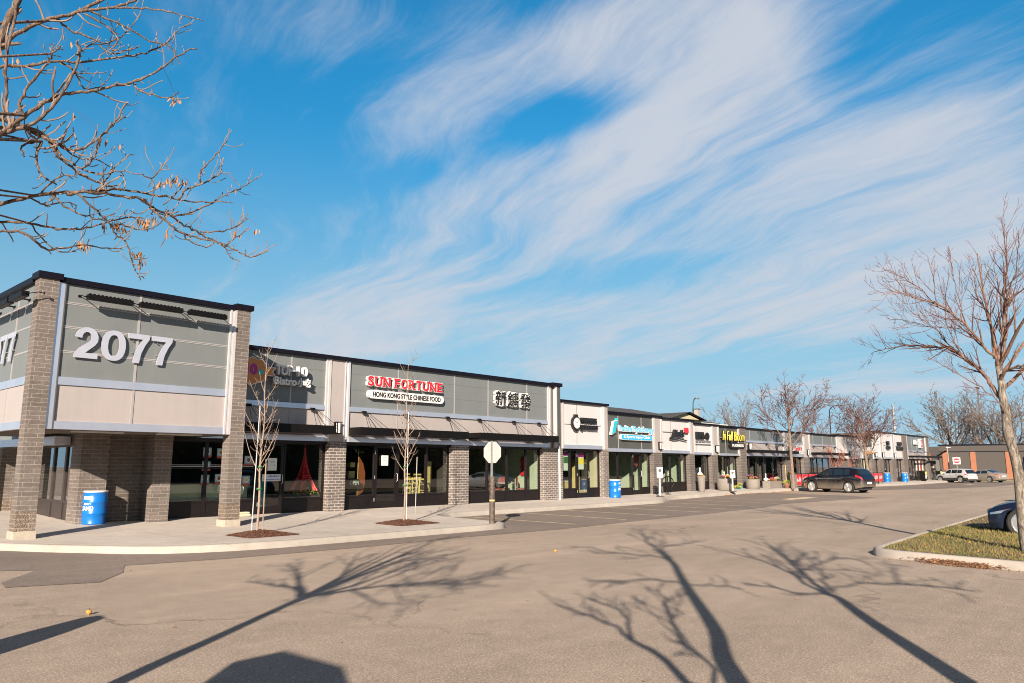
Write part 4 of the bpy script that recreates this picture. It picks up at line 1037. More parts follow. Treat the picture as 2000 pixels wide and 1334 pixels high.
# clinic
t = thing('clinic_sign', 'white and blue letters Pembina Physiotherapy above a blue capsule Sports Injury Clinic', 'shop sign')
for k, dx in enumerate((0,.11,.22)):
    pts = [(31.88+dx,3.36+dx*.5),(31.97+dx,3.36+dx*.5),(32.22+dx,4.02+dx*.2),(32.12+dx,4.02+dx*.2)]
    plate_cw(MB(), [(x+(.02 if i in (1,2) else -.02), z+(.02 if i > 1 else -.02)) for i, (x, z) in enumerate(pts)], 22.03, 22.18).build('emblem_return', 'sign_white', t)
    plate_cw(MB(), pts, 22.015, 22.029).build('emblem_bar', 'teal_sign', t)
MB().lathe([(.07,0),(.07,-.12),(0,-.121)], (32.42,22.17,4.14), 14, 'y').build('emblem_head', 'teal_sign', t)
fit_text('lettering_return', 'Pembina Physiotherapy', 32.62, 35.92, 3.44, .42, 22.17, 'sign_white', t, ext=.10, off=.03)
fit_text('lettering', 'Pembina Physiotherapy', 32.64, 35.90, 3.46, .40, 22.07, 'blue_sign', t, ext=.012, off=.002)
plate_cw(MB(), pill(32.72, 35.75, 3.10, 3.40), 22.04, 22.17).build('capsule', 'sign_white', t)
plate_cw(MB(), pill(32.75, 35.72, 3.125, 3.375), 22.028, 22.039).build('capsule_face', 'blue_sign', t)
fit_text('lettering', '& Sports Injury Clinic', 32.95, 35.5, 3.16, .19, 22.027, 'sign_white', t, ext=.008, off=.004)
rebase(t, (34, 22.1, 3.1))
t = thing('script_sign', 'slanted black script letters with a red square right of the clinic', 'shop sign')
fit_text('lettering', 'Jink', 37.75, 39.35, 3.30, .52, 22.15, 'black_sign', t, ext=.14, off=.02, shear=.35)
mb = MB()
mb.tube([(37.6,22.06,3.30),(38.0,22.06,3.24),(38.7,22.06,3.30),(39.5,22.06,3.22)], .04, 5).build('swash', 'black_sign', t)
MB().box(39.42,39.72,22.02,22.16,3.66,3.96).build('red_square', 'red_sign', t)
MB().box(37.1,39.9,22.16,22.19,3.64,3.67).build('raceway', 'shadow_joint', t)
rebase(t, (38.5, 22.1, 3.2))
t = thing('beauty_sign', 'black letters KIWA with a dark flower emblem over small grey capitals on white panels', 'shop sign')
fit_text('lettering', 'KIWA', 40.72, 41.66, 3.36, .42, 22.15, 'black_sign', t, ext=.14, off=.012)
mb = MB()
for k in range(9):
    a = 2*pi*k/9; mb.lathe([(.0,0),(.09,-.02),(.09,-.08),(.0,-.12)], (42.1+.17*cos(a),22.15,3.56+.13*sin(a)), 8, 'y')
mb.lathe([(.0,0),(.12,-.02),(.12,-.12),(.0,-.15)], (42.1,22.15,3.56), 10, 'y'); mb.build('flower_emblem', 'black_sign', t)
fit_text('lettering', 'NAIL AND BEAUTY STUDIO', 40.75, 42.6, 3.16, .13, 22.16, 'shadow_joint', t, ext=.02)
MB().box(40.72,42.62,22.12,22.18,3.03,3.07).build('underline', 'shadow_joint', t)
rebase(t, (41.6, 22.1, 3.0))
t = thing('florist_sign', 'yellow script In Full Bloom above a black capsule reading FLORISTS', 'shop sign')
fit_text('lettering_return', 'In Full Bloom', 43.83, 46.92, 3.34, .62, 22.02, 'black_sign', t, ext=.05, off=.004, shear=.28)
fit_text('lettering', 'In Full Bloom', 43.86, 46.88, 3.36, .58, 21.97, 'yellow_sign', t, ext=.02, off=-.010, shear=.28)
plate_cw(MB(), pill(44.9, 46.95, 2.90, 3.22), 21.98, 22.10).build('capsule', 'black_sign', t)
fit_text('lettering', 'FLORISTS', 45.15, 46.75, 2.98, .17, 21.978, 'sign_white', t, ext=.01, off=.01)
MB().box(43.8,46.9,22.03,22.19,3.5,3.55).build('raceway', 'shadow_joint', t)
rebase(t, (45.4, 22.1, 2.9))
t = thing('sushi_sign', 'small sign with red script letters and black dots on beige below the slate panels', 'shop sign')
fit_text('lettering', 'Sushi E', 55.6, 57.0, 2.90, .30, 22.13, 'red_sign', t, ext=.02, off=-.004, shear=.3)
MB().box(55.45,57.2,22.16,22.205,2.68,3.30).build('board', 'sign_white', t)
mb = MB()
for x in (55.7,56.0,56.3,56.7): mb.lathe([(.05,0),(.05,-.03),(0,-.031)], (x,22.155,2.76), 8, 'y')
mb.build('dots', 'black_sign', t)
rebase(t, (56.3, 22.1, 2.68))
for (x, l1, l2, lab) in ((78.2,'T&M','CO','two clustered lines of black raised letters on the middle white bay of the end building'),(82.0,'UPS','NAILS','wide two line black raised letters on the right white bay of the end building')):
    l1 = 'TAX' if l2 == 'CO' else 'HAIR'
    t = thing('letter_sign', lab, 'shop sign')
    w = .55 if l2 == 'CO' else .95
    fit_text('lettering', l1, x-w*.7, x+w*.7, 3.78, .34, 22.16, 'black_sign', t, ext=.14, off=.05)
    fit_text('lettering', l2, x-w, x+w, 3.32, .34, 22.16, 'black_sign', t, ext=.14, off=.05)
    MB().box(x-1.2,x+1.2,22.165,22.195,3.68,3.71).build('raceway', 'shadow_joint', t)
    rebase(t, (x, 22.1, 3.3))
t = thing('drugstore_sign', 'white script letters beside a red and white block on the end building', 'shop sign')
fit_text('lettering', 'Rexo', 87.0, 89.0, 3.98, .50, 22.15, 'sign_white', t, ext=.18, off=.05, shear=.3)
MB().box(89.15,89.95,21.95,22.19,3.70,4.62).build('block', 'sign_white', t)
MB().box(89.25,89.87,21.93,21.948,3.78,4.54).build('block_face', 'red_sign', t)
fit_text('lettering', 'A', 89.36, 89.78, 3.88, .5, 21.928, 'sign_white', t, ext=.01)
rebase(t, (88.5, 22.1, 3.7))

# ------------------------------------------------------------------ things in and on the shop windows
def poster(x, z, w, h, label, y=YG-.035, red=True, dish='lumber'):
    t = thing('food_poster', label, 'poster', group='food posters taped inside the bistro glass')
    MB().box(x,x+w,y,y+.003,z,z+h).build('sheet', 'poster_blue', t)
    MB().lathe([(w*.33,0),(w*.33,-.002),(0,-.0025)], (x+w/2,y-.001,z+h*.58), 18, 'y').build('plate', 'sign_white', t)
    MB().lathe([(w*.24,0),(w*.24,-.002),(0,-.0025)], (x+w/2,y-.004,z+h*.58), 14, 'y').build('food', dish, t)
    MB().box(x,x+w,y-.003,y-.0005,z,z+h*.2).build('caption', 'poster_red', t)
    rebase(t, (x+w/2, y, z))
mat('poster_blue', (.22,.33,.36), .5); mat('poster_red', (.36,.05,.03), .5); mat('food_brown', (.16,.06,.03), .6, var=.5, vscale=60)
mat('paper', (.62,.66,.58), .6, var=.05)
for i, (x, z, lab) in enumerate(((10.80,2.02,'food poster with grey bowl, top of the pair right of the portico back wall'),(10.79,1.80-.18,'food poster with green bowl, below the top one and above the white stripes'),(10.78,1.20,'food poster with white plate just below the white window stripes'),(11.22,1.22,'food poster half hidden behind the second portico pier, low'),(11.24,2.0,'food poster half hidden behind the second portico pier, high'),(12.12,1.16,'food poster with oval dish right of the second portico pier'),(12.16,1.78,'food poster with red caption high on the glass left of the bistro door'))):
    w = .26; poster(x, z, w, .30 if 'low the top' not in lab else .28, lab, dish=('food_brown','grass','lumber')[i%3])
t = thing('paper_notice', 'pale notice sheet taped on the bistro door', 'notice'); MB().box(12.95,13.28,YG-.075,YG-.072,1.62,2.02).build('sheet', 'paper', t)
for k in range(2):
    fit_text('lettering', 'HOURS' if k == 0 else '11 - 9', 13.03, 13.2, 1.88-.12*k, .05, YG-.0755, 'shadow_joint', t, ext=.001)
rebase(t, (13.1, YG-.07, 1.62))
t = thing('window_banner', 'white banner with small blue writing across the bistro door glass', 'banner')
MB().box(12.78,13.44,YG-.075,YG-.071,1.28,1.50).build('sheet', 'sign_white', t)
fit_text('lettering', '\u5c0f\u5403\u5c0f\u5403\u65b0\u767c', 12.98, 13.40, 1.40, .07, YG-.0755, 'barrel_blue', t, ext=.001, off=.003)
fit_text('lettering', 'www.topbistro.com', 12.82, 13.40, 1.31, .05, YG-.0755, 'barrel_blue', t, ext=.001, off=.002)
rebase(t, (13.1, YG-.07, 1.28))
t = thing('teal_freezer', 'teal upright cooler cabinet standing behind the bistro door', 'cooler')
MB().box(12.8,13.3,23.0,23.5,.26,1.45).build('cabinet', 'teal_sign', t, bevel=.02); MB().box(12.84,13.26,22.98,22.998,.4,1.3).build('door', 'teal_sign', t); MB().tube([(13.22,22.96,.8),(13.22,22.96,1.1)], .012, 6).build('handle', 'galv', t)
rebase(t, (13.05, 23.2, .26))

t = thing('frosted_partition', 'low pale green frosted partition standing inside the bistro glass', 'partition')
MB().box(9.7,12.4,22.62,22.65,.74,1.22).build('panel', 'room_wall', t); MB().box(9.7,12.4,22.60,22.67,1.22,1.25).build('rail', 'dark_plastic', t); rebase(t, (11, 22.63, .74))
# red lattice tower display
t = thing('tower_display', 'tall red lattice tower display standing inside the bistro window', 'display')
def lattice_tower(cx, cy, z0, H):
    mb = MB()
    def hw(f):   # half width by height fraction
        return .60*H*.36*((1-f)**2.3)*.95+.008*H
    lv = [0,.06,.12,.18,.24,.29,.33,.38,.43,.48,.53,.58,.63,.68,.73,.78,.83,.88,.93]
    for sx, sy in ((-1,-1),(1,-1),(1,1),(-1,1)):
        for off in (0, .12, .24):
            mb.tube([(cx+sx*hw(f)*(1-off*(1-f)), cy+sy*hw(f)*(1-off*(1-f)), z0+H*f) for f in lv], [.024*(1-f)+.010 for f in lv], 4)
    for i in range(len(lv)-1):
        a, b = lv[i], lv[i+1]; wa, wb = hw(a), hw(b)
        for s in (-1, 1):
            for p, q in ((wa, wb),):
                if a >= .29:
                    mb.tube([(cx-wa,cy+s*wa,z0+H*a),(cx+wb,cy+s*wb,z0+H*b)], .009, 4); mb.tube([(cx+wa,cy+s*wa,z0+H*a),(cx-wb,cy+s*wb,z0+H*b)], .009, 4)
                    mb.tube([(cx+s*wa,cy-wa,z0+H*a),(cx+s*wb,cy+wb,z0+H*b)], .009, 4)
                else:
                    for d in (-1, 1):
                        mb.tube([(cx+d*wa,cy+s*wa,z0+H*a),(cx+d*wb*.76,cy+s*wb,z0+H*b)], .012, 4); mb.tube([(cx+d*wa*.76,cy+s*wa,z0+H*a),(cx+d*wb,cy+s*wb,z0+H*b)], .012, 4)
    for f, e in ((.29,.03),(.33,.02),(.53,.02),(.56,.014)):
        w = hw(f)+e; mb.box(cx-w,cx+w,cy-w,cy+w,z0+H*f-.012,z0+H*f+.012)
    for s in (-1, 1):   # base arches
        mb.tube([(cx+hw(.12)*.78*cos(a), cy+s*hw(.1), z0+H*(.10+.15*sin(a))) for a in [pi*k/12 for k in range(13)]], .016, 5)
    mb.tube([(cx,cy,z0+H*.9),(cx,cy,z0+H*1.03)], .008, 5)
    return mb
lattice_tower(14.62, 22.88, .93, 1.55).build('lattice', 'red_sign', t)
rebase(t, (14.62, 22.88, .93))
t = thing('garland', 'green and gold garland around the foot of the red tower display', 'garland')
R = random.Random(4); mb = MB(); mg = MB()
for i in range(260):
    x = R.uniform(14.1,15.05); y = 22.68+R.uniform(-.08,.08); z = .80+.25*(1-abs(x-14.6)*1.4)*R.random()+.02; s = R.uniform(.015,.04); a = R.uniform(0,6.3)
    (mb if R.random() < .6 else mg).add([(x-s*cos(a),y,z-s*sin(a)),(x,y-s,z),(x+s*cos(a),y,z+s*sin(a)),(x,y+s,z+s*.3)], [(0,1,2,3)])
mb.build('greenery', 'plant_green', t) if 'plant_green' in MATS else (mat('plant_green', (.05,.16,.06), .6, var=.4, vscale=30), mb.build('greenery', 'plant_green', t))
mg.build('baubles', 'yellow_sign', t); rebase(t, (14.6, 22.7, .8))
t = thing('display_ledge', 'dark ledge inside the bistro window carrying the red tower', 'ledge'); MB().box(13.9,15.1,22.6,23.3,.30,.80).build('ledge', 'room_dark', t, bevel=.01); rebase(t, (14.2, 23, .3))

# OPEN sign and wooden boat-shaped board in the large restaurant
t = thing('open_sign', 'black oval OPEN sign inside the left window of the large restaurant', 'sign')
plate_cw(MB(), pill(16.35,16.85,1.02,1.30), 22.70, 22.72).build('board', 'black_sign', t); fit_text('lettering', 'OPEN', 16.41, 16.79, 1.10, .14, 22.698, 'paper', t, ext=.004); rebase(t, (16.3, 22.7, 1.02))
t = thing('sail_ornament', 'tall curved orange wooden sail ornament behind the OPEN sign', 'ornament')
plate_cw(MB(), [(16.95,.7),(17.14,.8),(17.24,1.1),(17.25,1.5),(17.15,1.85),(16.95,2.12),(16.93,1.9),(16.98,1.4)], 22.95, 22.99).build('sail', 'sail_wood' if 'sail_wood' in MATS else (mat('sail_wood', (.22,.06,.02), .5) and 'sail_wood'), t)
MB().tube([(16.92,22.97,.4),(16.94,22.97,2.4)], .015, 6).build('mast', 'lumber', t); rebase(t, (16.5, 22.97, .4))
for x, z, w, h in ((16.62,1.72,.20,.17),(16.55,1.32,.26,.26)):
    t = thing('cardboard_box', 'small pale box on the shelf, %s one, behind the left restaurant window' % ('upper' if z > 1.5 else 'lower'), 'box'); MB().box(x,x+w,23.0,23.2,z,z+h).build('carton', 'lumber', t, bevel=.004); MB().box(x+.01,x+w-.01,23.005,23.195,z+h,z+h+.003).build('flap', 'lumber', t); rebase(t, (x+w/2, 23.1, z))
t = thing('shelf_unit', 'dark shelf unit behind the left restaurant window carrying pale boxes', 'shelf')
mb = MB()
for z in (.5,.9,1.3,1.7): mb.box(16.45,16.9,22.98,23.25,z-.02,z)
mb.build('shelf', 'room_dark', t); MB().box(16.43,16.45,22.98,23.25,.25,1.9).box(16.9,16.92,22.98,23.25,.25,1.9).build('frame', 'room_dark', t); rebase(t, (16.2, 23.1, .25))
t = thing('door_notice', 'pale rounded notice on the door of the large restaurant', 'notice')
plate_cw(MB(), [(17.55,1.78),(17.87,1.78),(17.87,2.15),(17.55,2.15)], YG-.078, YG-.074).build('sheet', 'paper', t)
for k in range(3): fit_text('lettering', ('HOURS','MON SUN','11 10')[k], 17.61, 17.81, 2.05-.1*k, .045, YG-.079, 'shadow_joint', t, ext=.001)
rebase(t, (17.7, YG-.07, 1.78))
# high chairs
def high_chair():
    t = thing('high_chair', 'x', 'high chair', group='wooden high chairs stacked in the restaurant window')
    for sx in (-1,1):
        for sy in (-1,1): MB().tube([(sx*.24,sy*.24,0),(sx*.17,sy*.16,.72)], .022, 4).build('leg', 'lumber', t)
    MB().box(-.17,.17,-.16,.16,.44,.47).build('seat', 'lumber', t)
    MB().box(-.19,.19,.15,.17,.6,.74).box(-.19,.19,.16,.18,.80,.86).build('backrest', 'lumber', t)
    MB().box(-.20,-.18,-.18,.18,.62,.67).box(.18,.20,-.18,.18,.62,.67).build('armrest', 'lumber', t)
    MB().box(-.22,.22,-.225,-.205,.20,.24).box(-.22,.22,.205,.225,.20,.24).build('stretcher', 'lumber', t)
    return t
hc = high_chair()
for k, (x, y, z, rz, lab) in enumerate(((19.42,22.95,.28,.1,'wooden high chair, left one on the floor behind the right restaurant window bay'),(20.0,23.0,.28,-.2,'wooden high chair, right one on the floor next to the pale post'),(19.45,22.95,.62,.3,'wooden high chair stacked on the left one'),(19.97,23.0,.60,0,'wooden high chair stacked on the right one'))):
    o = hc if k == 0 else copy_tree(hc)
    o.location = (x, y, z); o.rotation_euler = (0,0,rz); o['label'] = lab
t = thing('pale_post', 'pale yellow square post standing inside right of the high chairs', 'post'); MB().box(20.52,20.74,23.2,23.4,.26,1.95).build('shaft', 'lumber', t, bevel=.006); MB().box(20.49,20.77,23.17,23.43,.26,.34).build('base', 'lumber', t); rebase(t, (20.4, 23.3, .26))
# dining chairs and tables seen in the right bay
mat('chair_red', (.23,.05,.035), .6)
def din_chair():
    t = thing('dining_chair', 'x', 'chair', group='dark red dining chairs in the restaurant')
    for sx in (-1,1):
        for sy in (-1,1): MB().tube([(sx*.2,sy*.2,0),(sx*.19,sy*.19,.45)], .012, 5).build('leg', 'rim_alloy', t)
    MB().box(-.22,.22,-.22,.22,.43,.50).build('seat', 'chair_red', t, bevel=.02)
    plate_cw(MB(), [(-.2,.56),(.2,.56),(.23,.9),(.15,1.0),(-.15,1.0),(-.23,.9)], .18, .22).build('backrest', 'chair_red', t)
    MB().tube([(-.19,.2,.45),(-.2,.2,.7)], .012, 5).tube([(.19,.2,.45),(.2,.2,.7)], .012, 5).build('back_frame', 'rim_alloy', t)
    return t
dc = din_chair()
for k, (x, y, rz, lab) in enumerate(((24.9,23.5,.3,'dark red dining chair left of the table in the far restaurant bay'),(25.6,23.9,2.8,'dark red dining chair behind the table in the far restaurant bay'),(26.35,23.3,.9,'dark red dining chair nearest the brick pier in the far restaurant bay'),(25.9,24.9,0,'dark red dining chair deepest in the far restaurant bay'))):
    o = dc if k == 0 else copy_tree(dc); o.location = (x, y, .27); o.rotation_euler = (0,0,rz); o['label'] = lab
t = thing('dining_table', 'pale topped dining table among dark red chairs in the far restaurant bay', 'table', (25.5,23.45,.27))
MB().lathe([(.42,.72),(.43,.735),(.43,.75),(.0,.751)], n=24).build('tabletop', 'paper', t); MB().lathe([(.04,0),(.04,.72)], n=10).build('leg', 'dark_plastic', t); MB().lathe([(.25,0),(.05,.04)], n=16).build('foot', 'dark_plastic', t)
t = thing('wall_scroll', 'dark red hanging with knots on the restaurant side wall', 'hanging'); MB().box(26.80,26.82,23.4,23.7,1.3,2.2).build('cloth', 'chair_red', t)
mb = MB()
for z in (1.4,1.7,2.0): mb.lathe([(.09,0),(.09,-.03),(0,-.04)], (26.80,23.65,z), 10, 'x')
mb.build('knot', 'red_sign', t); rebase(t, (26.8, 23.6, 1.1))
# jeweller window contents
t = thing('window_banner', 'purple green and white banner hung in the jeweller window left of its door', 'banner'); MB().box(28.62,28.95,22.6,22.61,1.55,2.45).build('cloth', 'paper', t); MB().box(28.63,28.94,22.595,22.60,2.25,2.42).build('purple_band', 'purple_sign', t); MB().box(28.63,28.94,22.595,22.60,1.9,2.2).build('green_band', 'plant_green', t); rebase(t, (28.8, 22.6, 1.5))
t = thing('window_banner', 'purple green and white banner behind the jeweller door glass', 'banner'); MB().box(29.6,30.25,22.62,22.63,1.6,2.4).build('cloth', 'paper', t); MB().box(29.61,30.24,22.615,22.62,2.2,2.38).build('purple_band', 'purple_sign', t); MB().box(29.61,30.24,22.615,22.62,1.85,2.15).build('yellow_band', 'yellow_sign', t); rebase(t, (29.9, 22.6, 1.6))
t = thing('display_cabinet', 'honey coloured wooden display cabinet inside the jeweller shop', 'cabinet')
MB().box(30.6,31.3,23.2,23.7,.27,2.1).build('carcass', 'lumber', t); MB().box(30.66,31.24,23.18,23.198,.6,1.9).build('glass_door', 'car_glass', t); rebase(t, (30.9, 23.4, .27))
t = thing('shop_counter', 'low honey wooden counter inside the jeweller shop', 'counter'); MB().box(28.8,30.0,23.4,23.9,.27,1.0).build('front', 'lumber', t); MB().box(28.75,30.05,23.35,23.95,1.0,1.05).build('top', 'paper', t); rebase(t, (29.4, 23.6, .27))
# clinic: reception desk, white notice, red mat hanging
t = thing('reception_desk', 'white reception desk inside the clinic', 'desk'); MB().box(33.0,34.6,23.6,24.1,.26,.95).build('front', 'paper', t); MB().box(32.95,34.65,23.55,24.15,.95,1.0).build('top', 'sign_white', t); rebase(t, (33.8, 23.8, .26))
t = thing('wall_hanging', 'brick red pennant in the right window of the clinic', 'hanging'); plate_cw(MB(), [(35.25,2.4),(36.1,2.4),(36.1,1.95),(35.7,1.7),(35.3,2.0)], 23.1, 23.11).build('cloth', 'chair_red', t); MB().tube([(35.2,23.1,2.41),(36.15,23.1,2.41)], .012, 6).build('rod', 'lumber', t); rebase(t, (35.7, 23.1, 1.7))
t = thing('folded_umbrella', 'pale green folded parasol shape hanging behind the beauty studio glass', 'umbrella'); plate_cw(MB(), [(41.3,1.7),(41.75,2.25),(42.1,1.6),(41.85,.95),(41.6,1.5)], 23.0, 23.03).build('cloth', 'paper', t); MB().tube([(41.8,23.015,.8),(41.7,23.015,2.35)], .012, 6).build('pole', 'lumber', t); rebase(t, (41.7, 23, .8))
# ------------------------------------------------------------------ street objects
def barrel(label, loc, rz=0, writing=False):
    t = thing('sand_barrel', label, 'barrel', loc, rz, group='blue safety sand barrels along the pavement')
    p = [(.275,0),(.285,.02),(.285,.035),(.278,.05),(.29,.16),(.29,.27),(.30,.285),(.30,.30),(.29,.315),(.292,.45),(.292,.56),(.302,.575),(.302,.59),(.292,.605),(.288,.74),(.280,.82),(.285,.83),(.285,.86),(.27,.865)]
    MB().lathe(p, n=40).build('drum', 'barrel_blue', t, smooth=True)
    MB().lathe([(.290,.835),(.296,.84),(.296,.87),(.285,.882),(.0,.884)], n=40).build('lid', 'sign_white', t)
    if writing:
        def wrap(s, z, h, a0, span):
            o = fit_text('lettering', s, 0, 1, z, h, 0, 'sign_white', t, ext=.002, off=.003)
            for v in o.data.vertices:
                a = a0+(v.co.x-.5)*span; r = .2935 if v.co.y < -.001 else .290; v.co.x = r*cos(a); v.co.y = r*sin(a)
        wrap('SAND', .36, .125, radians(212), 1.15); wrap('SAFETY', .51, .06, radians(212), .75)
        wrap('IN SNOWY ICY', .70, .04, radians(212), .95); wrap('CONDITIONS USE', .655, .028, radians(212), 1.0)
    return t
barrel('blue drum lettered SAFETY SAND with white lid against the brick wall under the portico', (7.75,22.12,swz(7.7,22)), 0, True)
o = barrel('blue drum on the pavement by the brick pier right of the jeweller', (31.45,21.62,swz(31.4,21.6)), 0, True); o.rotation_euler.z = 1.2
o = barrel('blue drum before the last glass bay left of the end brick pier', (80.6,21.5,swz(80,21.5)), 0, True); o.rotation_euler.z = 1.0
barrel('smaller looking blue drum inside the glass line left of the end drum', (76.4,21.9,swz(76,21.9)))

# stop sign seen from behind
t = thing('stop_sign', 'octagonal stop sign seen from its pale back on a rusty pipe', 'road sign', (15.90,15.17,.15), radians(-82))
def octo(r, y0, y1, m, name, par):
    pts = [(r*cos(radians(22.5+45*k)), 2.005+r*sin(radians(22.5+45*k))) for k in range(8)]
    return plate_cw(MB(), pts, y0, y1).build(name, m, par)
p = octo(.33, -.004, .004, 'sign_back', 'sign_plate', t); octo(.325, .0045, .008, 'red_sign', 'sign_face', p)
text('lettering', 'STOP', .2, 'sign_white', p, loc=(.26,.009,1.93), rot=(pi/2,0,pi), ext=.002, off=.004)
mb = MB().box(-.03,.03,-.04,-.005,.9,2.33)
mb.build('square_post', 'galv', t)
mb = MB()
for k in range(44): mb.box(-.006,.006,-.0425,-.041,1.0+k*.03,1.012+k*.03)
mb.build('post_holes', 'dark_plastic', t)
pp = MB().lathe([(.085,0),(.085,.03),(.078,.05),(.08,.5),(.079,.9),(.081,1.30),(.075,1.315),(0,1.32)], n=20).build('pipe', 'rusty_pipe', t, smooth=False)
MB().lathe([(.084,.62),(.086,.63),(.086,.655),(.084,.665)], n=20).build('strap', 'lumber', pp)

# parking posts
def ppost(x, y, label, h):
    t = thing('parking_post', label, 'sign post', (x,y,swz(x,y)), group='white no parking posts on the pavement')
    MB().lathe([(.22,0),(.22,.03),(.06,.06),(.05,.08)], n=20).build('base', 'rusty_pipe', t)
    MB().lathe([(.045,.04),(.045,1.12),(.0,1.13)], n=14).build('post', 'white_paint', t)
    s = MB().box(-.16,.16,-.055,-.048,.98,1.50).build('sign_plate', 'sign_white', t)
    MB().lathe([(.085,0),(.085,-.002),(.065,-.002),(.065,0)], (0,-.056,1.33), 20, 'y').build('symbol', 'shadow_joint', s)
    fit_text('lettering', 'P', -.025, .03, 1.29, .08, -.058, 'shadow_joint', s, ext=.001)
    for k, w in enumerate(('RESERVED','PARKING')): fit_text('lettering', w, -.11, .11, 1.15-.07*k, .035, -.057, 'shadow_joint', s, ext=.001)
    t.rotation_euler.z = radians(-38); t.scale = (1,1,h)
    return t
ppost(33.9, 20.55, 'white reserved parking post in front of the grey brick pier right of the clinic', 1.0)
ppost(41.5, 20.3, 'white reserved parking post in front of the florist window and its round planter', .82)
# bike rack
t = thing('bike_rack', 'black hoop bicycle rack in front of the three pane window bay', 'bike rack', (36.2,21.45,swz(36.2,21.4)), radians(-35))
MB().tube([(.33*cos(a),0,.62+.33*sin(a)) for a in [2*pi*k/28 for k in range(29)]], .028, 8).build('hoop', 'canopy_black', t)
MB().tube([(0,0,0),(0,0,.95)], .035, 8).build('post', 'canopy_black', t); MB().box(-.14,.14,-.10,.10,0,.02).build('foot_plate', 'canopy_black', t)

# planters with chrysanthemums
mat('mum_orange', (.62,.27,.05), .7, var=.35, vscale=25); mat('mum_purple', (.30,.06,.20), .7, var=.35, vscale=25); mat('mum_cream', (.68,.60,.42), .7, var=.2, vscale=25); mat('mum_red', (.55,.05,.08), .7, var=.3, vscale=25); mat('leaf_green', (.08,.13,.035), .7, var=.4, vscale=20); mat('leaf_yellow', (.45,.42,.06), .7, var=.3, vscale=20); mat('pumpkin_white', (.72,.68,.58), .6)
def blob(mb, c, r, R, n=90, s=(.012,.028), flat=.65):
    for i in range(n):
        a = R.uniform(0,2*pi); u = R.uniform(-.15,1); q = math.sqrt(max(0,1-u*u)); rr = r*R.uniform(.82,1.05)
        x, y, z = c[0]+rr*q*cos(a), c[1]+rr*q*sin(a), c[2]+rr*u*flat; d = R.uniform(*s)
        for k in range(2):
            m = Matrix.Rotation(R.uniform(0,6.3),3,'Z') @ Matrix.Rotation(R.uniform(-1.2,1.2),3,'X')
            mb.add([Vector((x,y,z))+m @ Vector(p) for p in ((-d,0,0),(0,-d,d*.4),(d,0,0),(0,d,d*.4))], [(0,1,2,3)])
def flowers(par, items, seed):
    R = random.Random(seed)
    for m, c, r in items:
        k = MB(); blob(k, (c[0],c[1],c[2]-.02), r*.93, R, 60, (.02,.04)); g = k.build('foliage', 'leaf_green', par)
        k = MB(); blob(k, c, r, R, int(900*r), (.010,.026)); k.build('blossom', m, par)
def planter(label, loc, prof, fl, seed, n=28, box=None, pumpkin=None):
    t = thing('planter', label, 'planter', loc, group='grey concrete planters with chrysanthemums')
    if box:
        w, d, h = box
        MB().box(-w,w,-d,d,0,h).build('pot', 'planter_grey', t, bevel=.02)
        MB().box(-w+.04,w-.04,-d+.04,d-.04,h,h+.015).build('earth', 'mulch', t)
    else:
        MB().lathe(prof, n=n).build('pot', 'planter_grey', t, smooth=True)
        MB().lathe([(prof[-1][0]-.05,prof[-1][1]-.06),(0,prof[-1][1]-.055)], n=n).build('earth', 'mulch', t)
    flowers(t, fl, seed)
    if pumpkin:
        MB().lathe([(.0,0),(.10,.01),(.15,.07),(.15,.13),(.09,.19),(.04,.2),(.03,.36),(.05,.44),(.02,.47)], (pumpkin[0],pumpkin[1],pumpkin[2]), 12).build('gourd', 'pumpkin_white', t, smooth=True)
    return t
planter('tall narrow tapered planter with orange flowers at the beauty studio door', (39.95,21.45,swz(40,21.5)), [(.16,0),(.17,.02),(.23,.8),(.25,.88),(.23,.88),(.21,.82)], [('mum_orange',(-.09,0,.9),.15),('mum_orange',(.1,.05,.9),.14),('leaf_yellow',(.02,-.08,.88),.11)], 1, pumpkin=(-.05,.05,.9))
planter('wide round planter with cream orange and purple flowers in front of the florist', (42.45,21.25,swz(42.5,21.3)), [(.40,0),(.44,.03),(.48,.35),(.48,.66),(.47,.70),(.45,.68),(.45,.62)], [('mum_purple',(-.34,0,.78),.17),('mum_orange',(-.08,-.12,.78),.2),('mum_orange',(.1,-.15,.74),.16),('mum_cream',(.35,0,.80),.21),('mum_cream',(.15,.15,.83),.17)], 2, pumpkin=(.05,.05,.64))
planter('wide round planter with purple and orange flowers right of the tall brick pier', (46.05,21.15,swz(46,21)), [(.36,0),(.40,.03),(.43,.3),(.43,.58),(.42,.62),(.40,.60),(.40,.55)], [('mum_purple',(-.2,.1,.80),.16),('mum_orange',(-.3,-.06,.67),.15),('mum_purple',(-.06,-.13,.69),.15),('mum_orange',(.16,-.1,.68),.15),('mum_purple',(.33,0,.68),.13)], 3)
planter('long rectangular planter with red and purple flowers below the first canopy of the long row', (48.85,21.1,swz(49,21)), None, [('mum_cream',(-.72,0,.53),.15),('mum_red',(-.42,-.08,.53),.18),('mum_purple',(.0,0,.6),.15),('mum_orange',(.2,-.08,.49),.11),('leaf_yellow',(.42,0,.51),.17),('mum_cream',(.72,0,.6),.19)], 4, box=(.95,.25,.47), pumpkin=(-.85,.05,.48))
planter('tall square planter topped with orange flowers beside the street tree', (50.75,20.55,swz(51,20.5)), None, [('mum_orange',(-.07,0,.96),.2),('mum_orange',(.12,0,.95),.16)], 5, box=(.25,.25,.88))
t = thing('flower_pot', 'small terracotta pot with yellow green flowers and a thin stake left of the square planter', 'flower pot', (49.85,20.55,swz(50,20.5)))
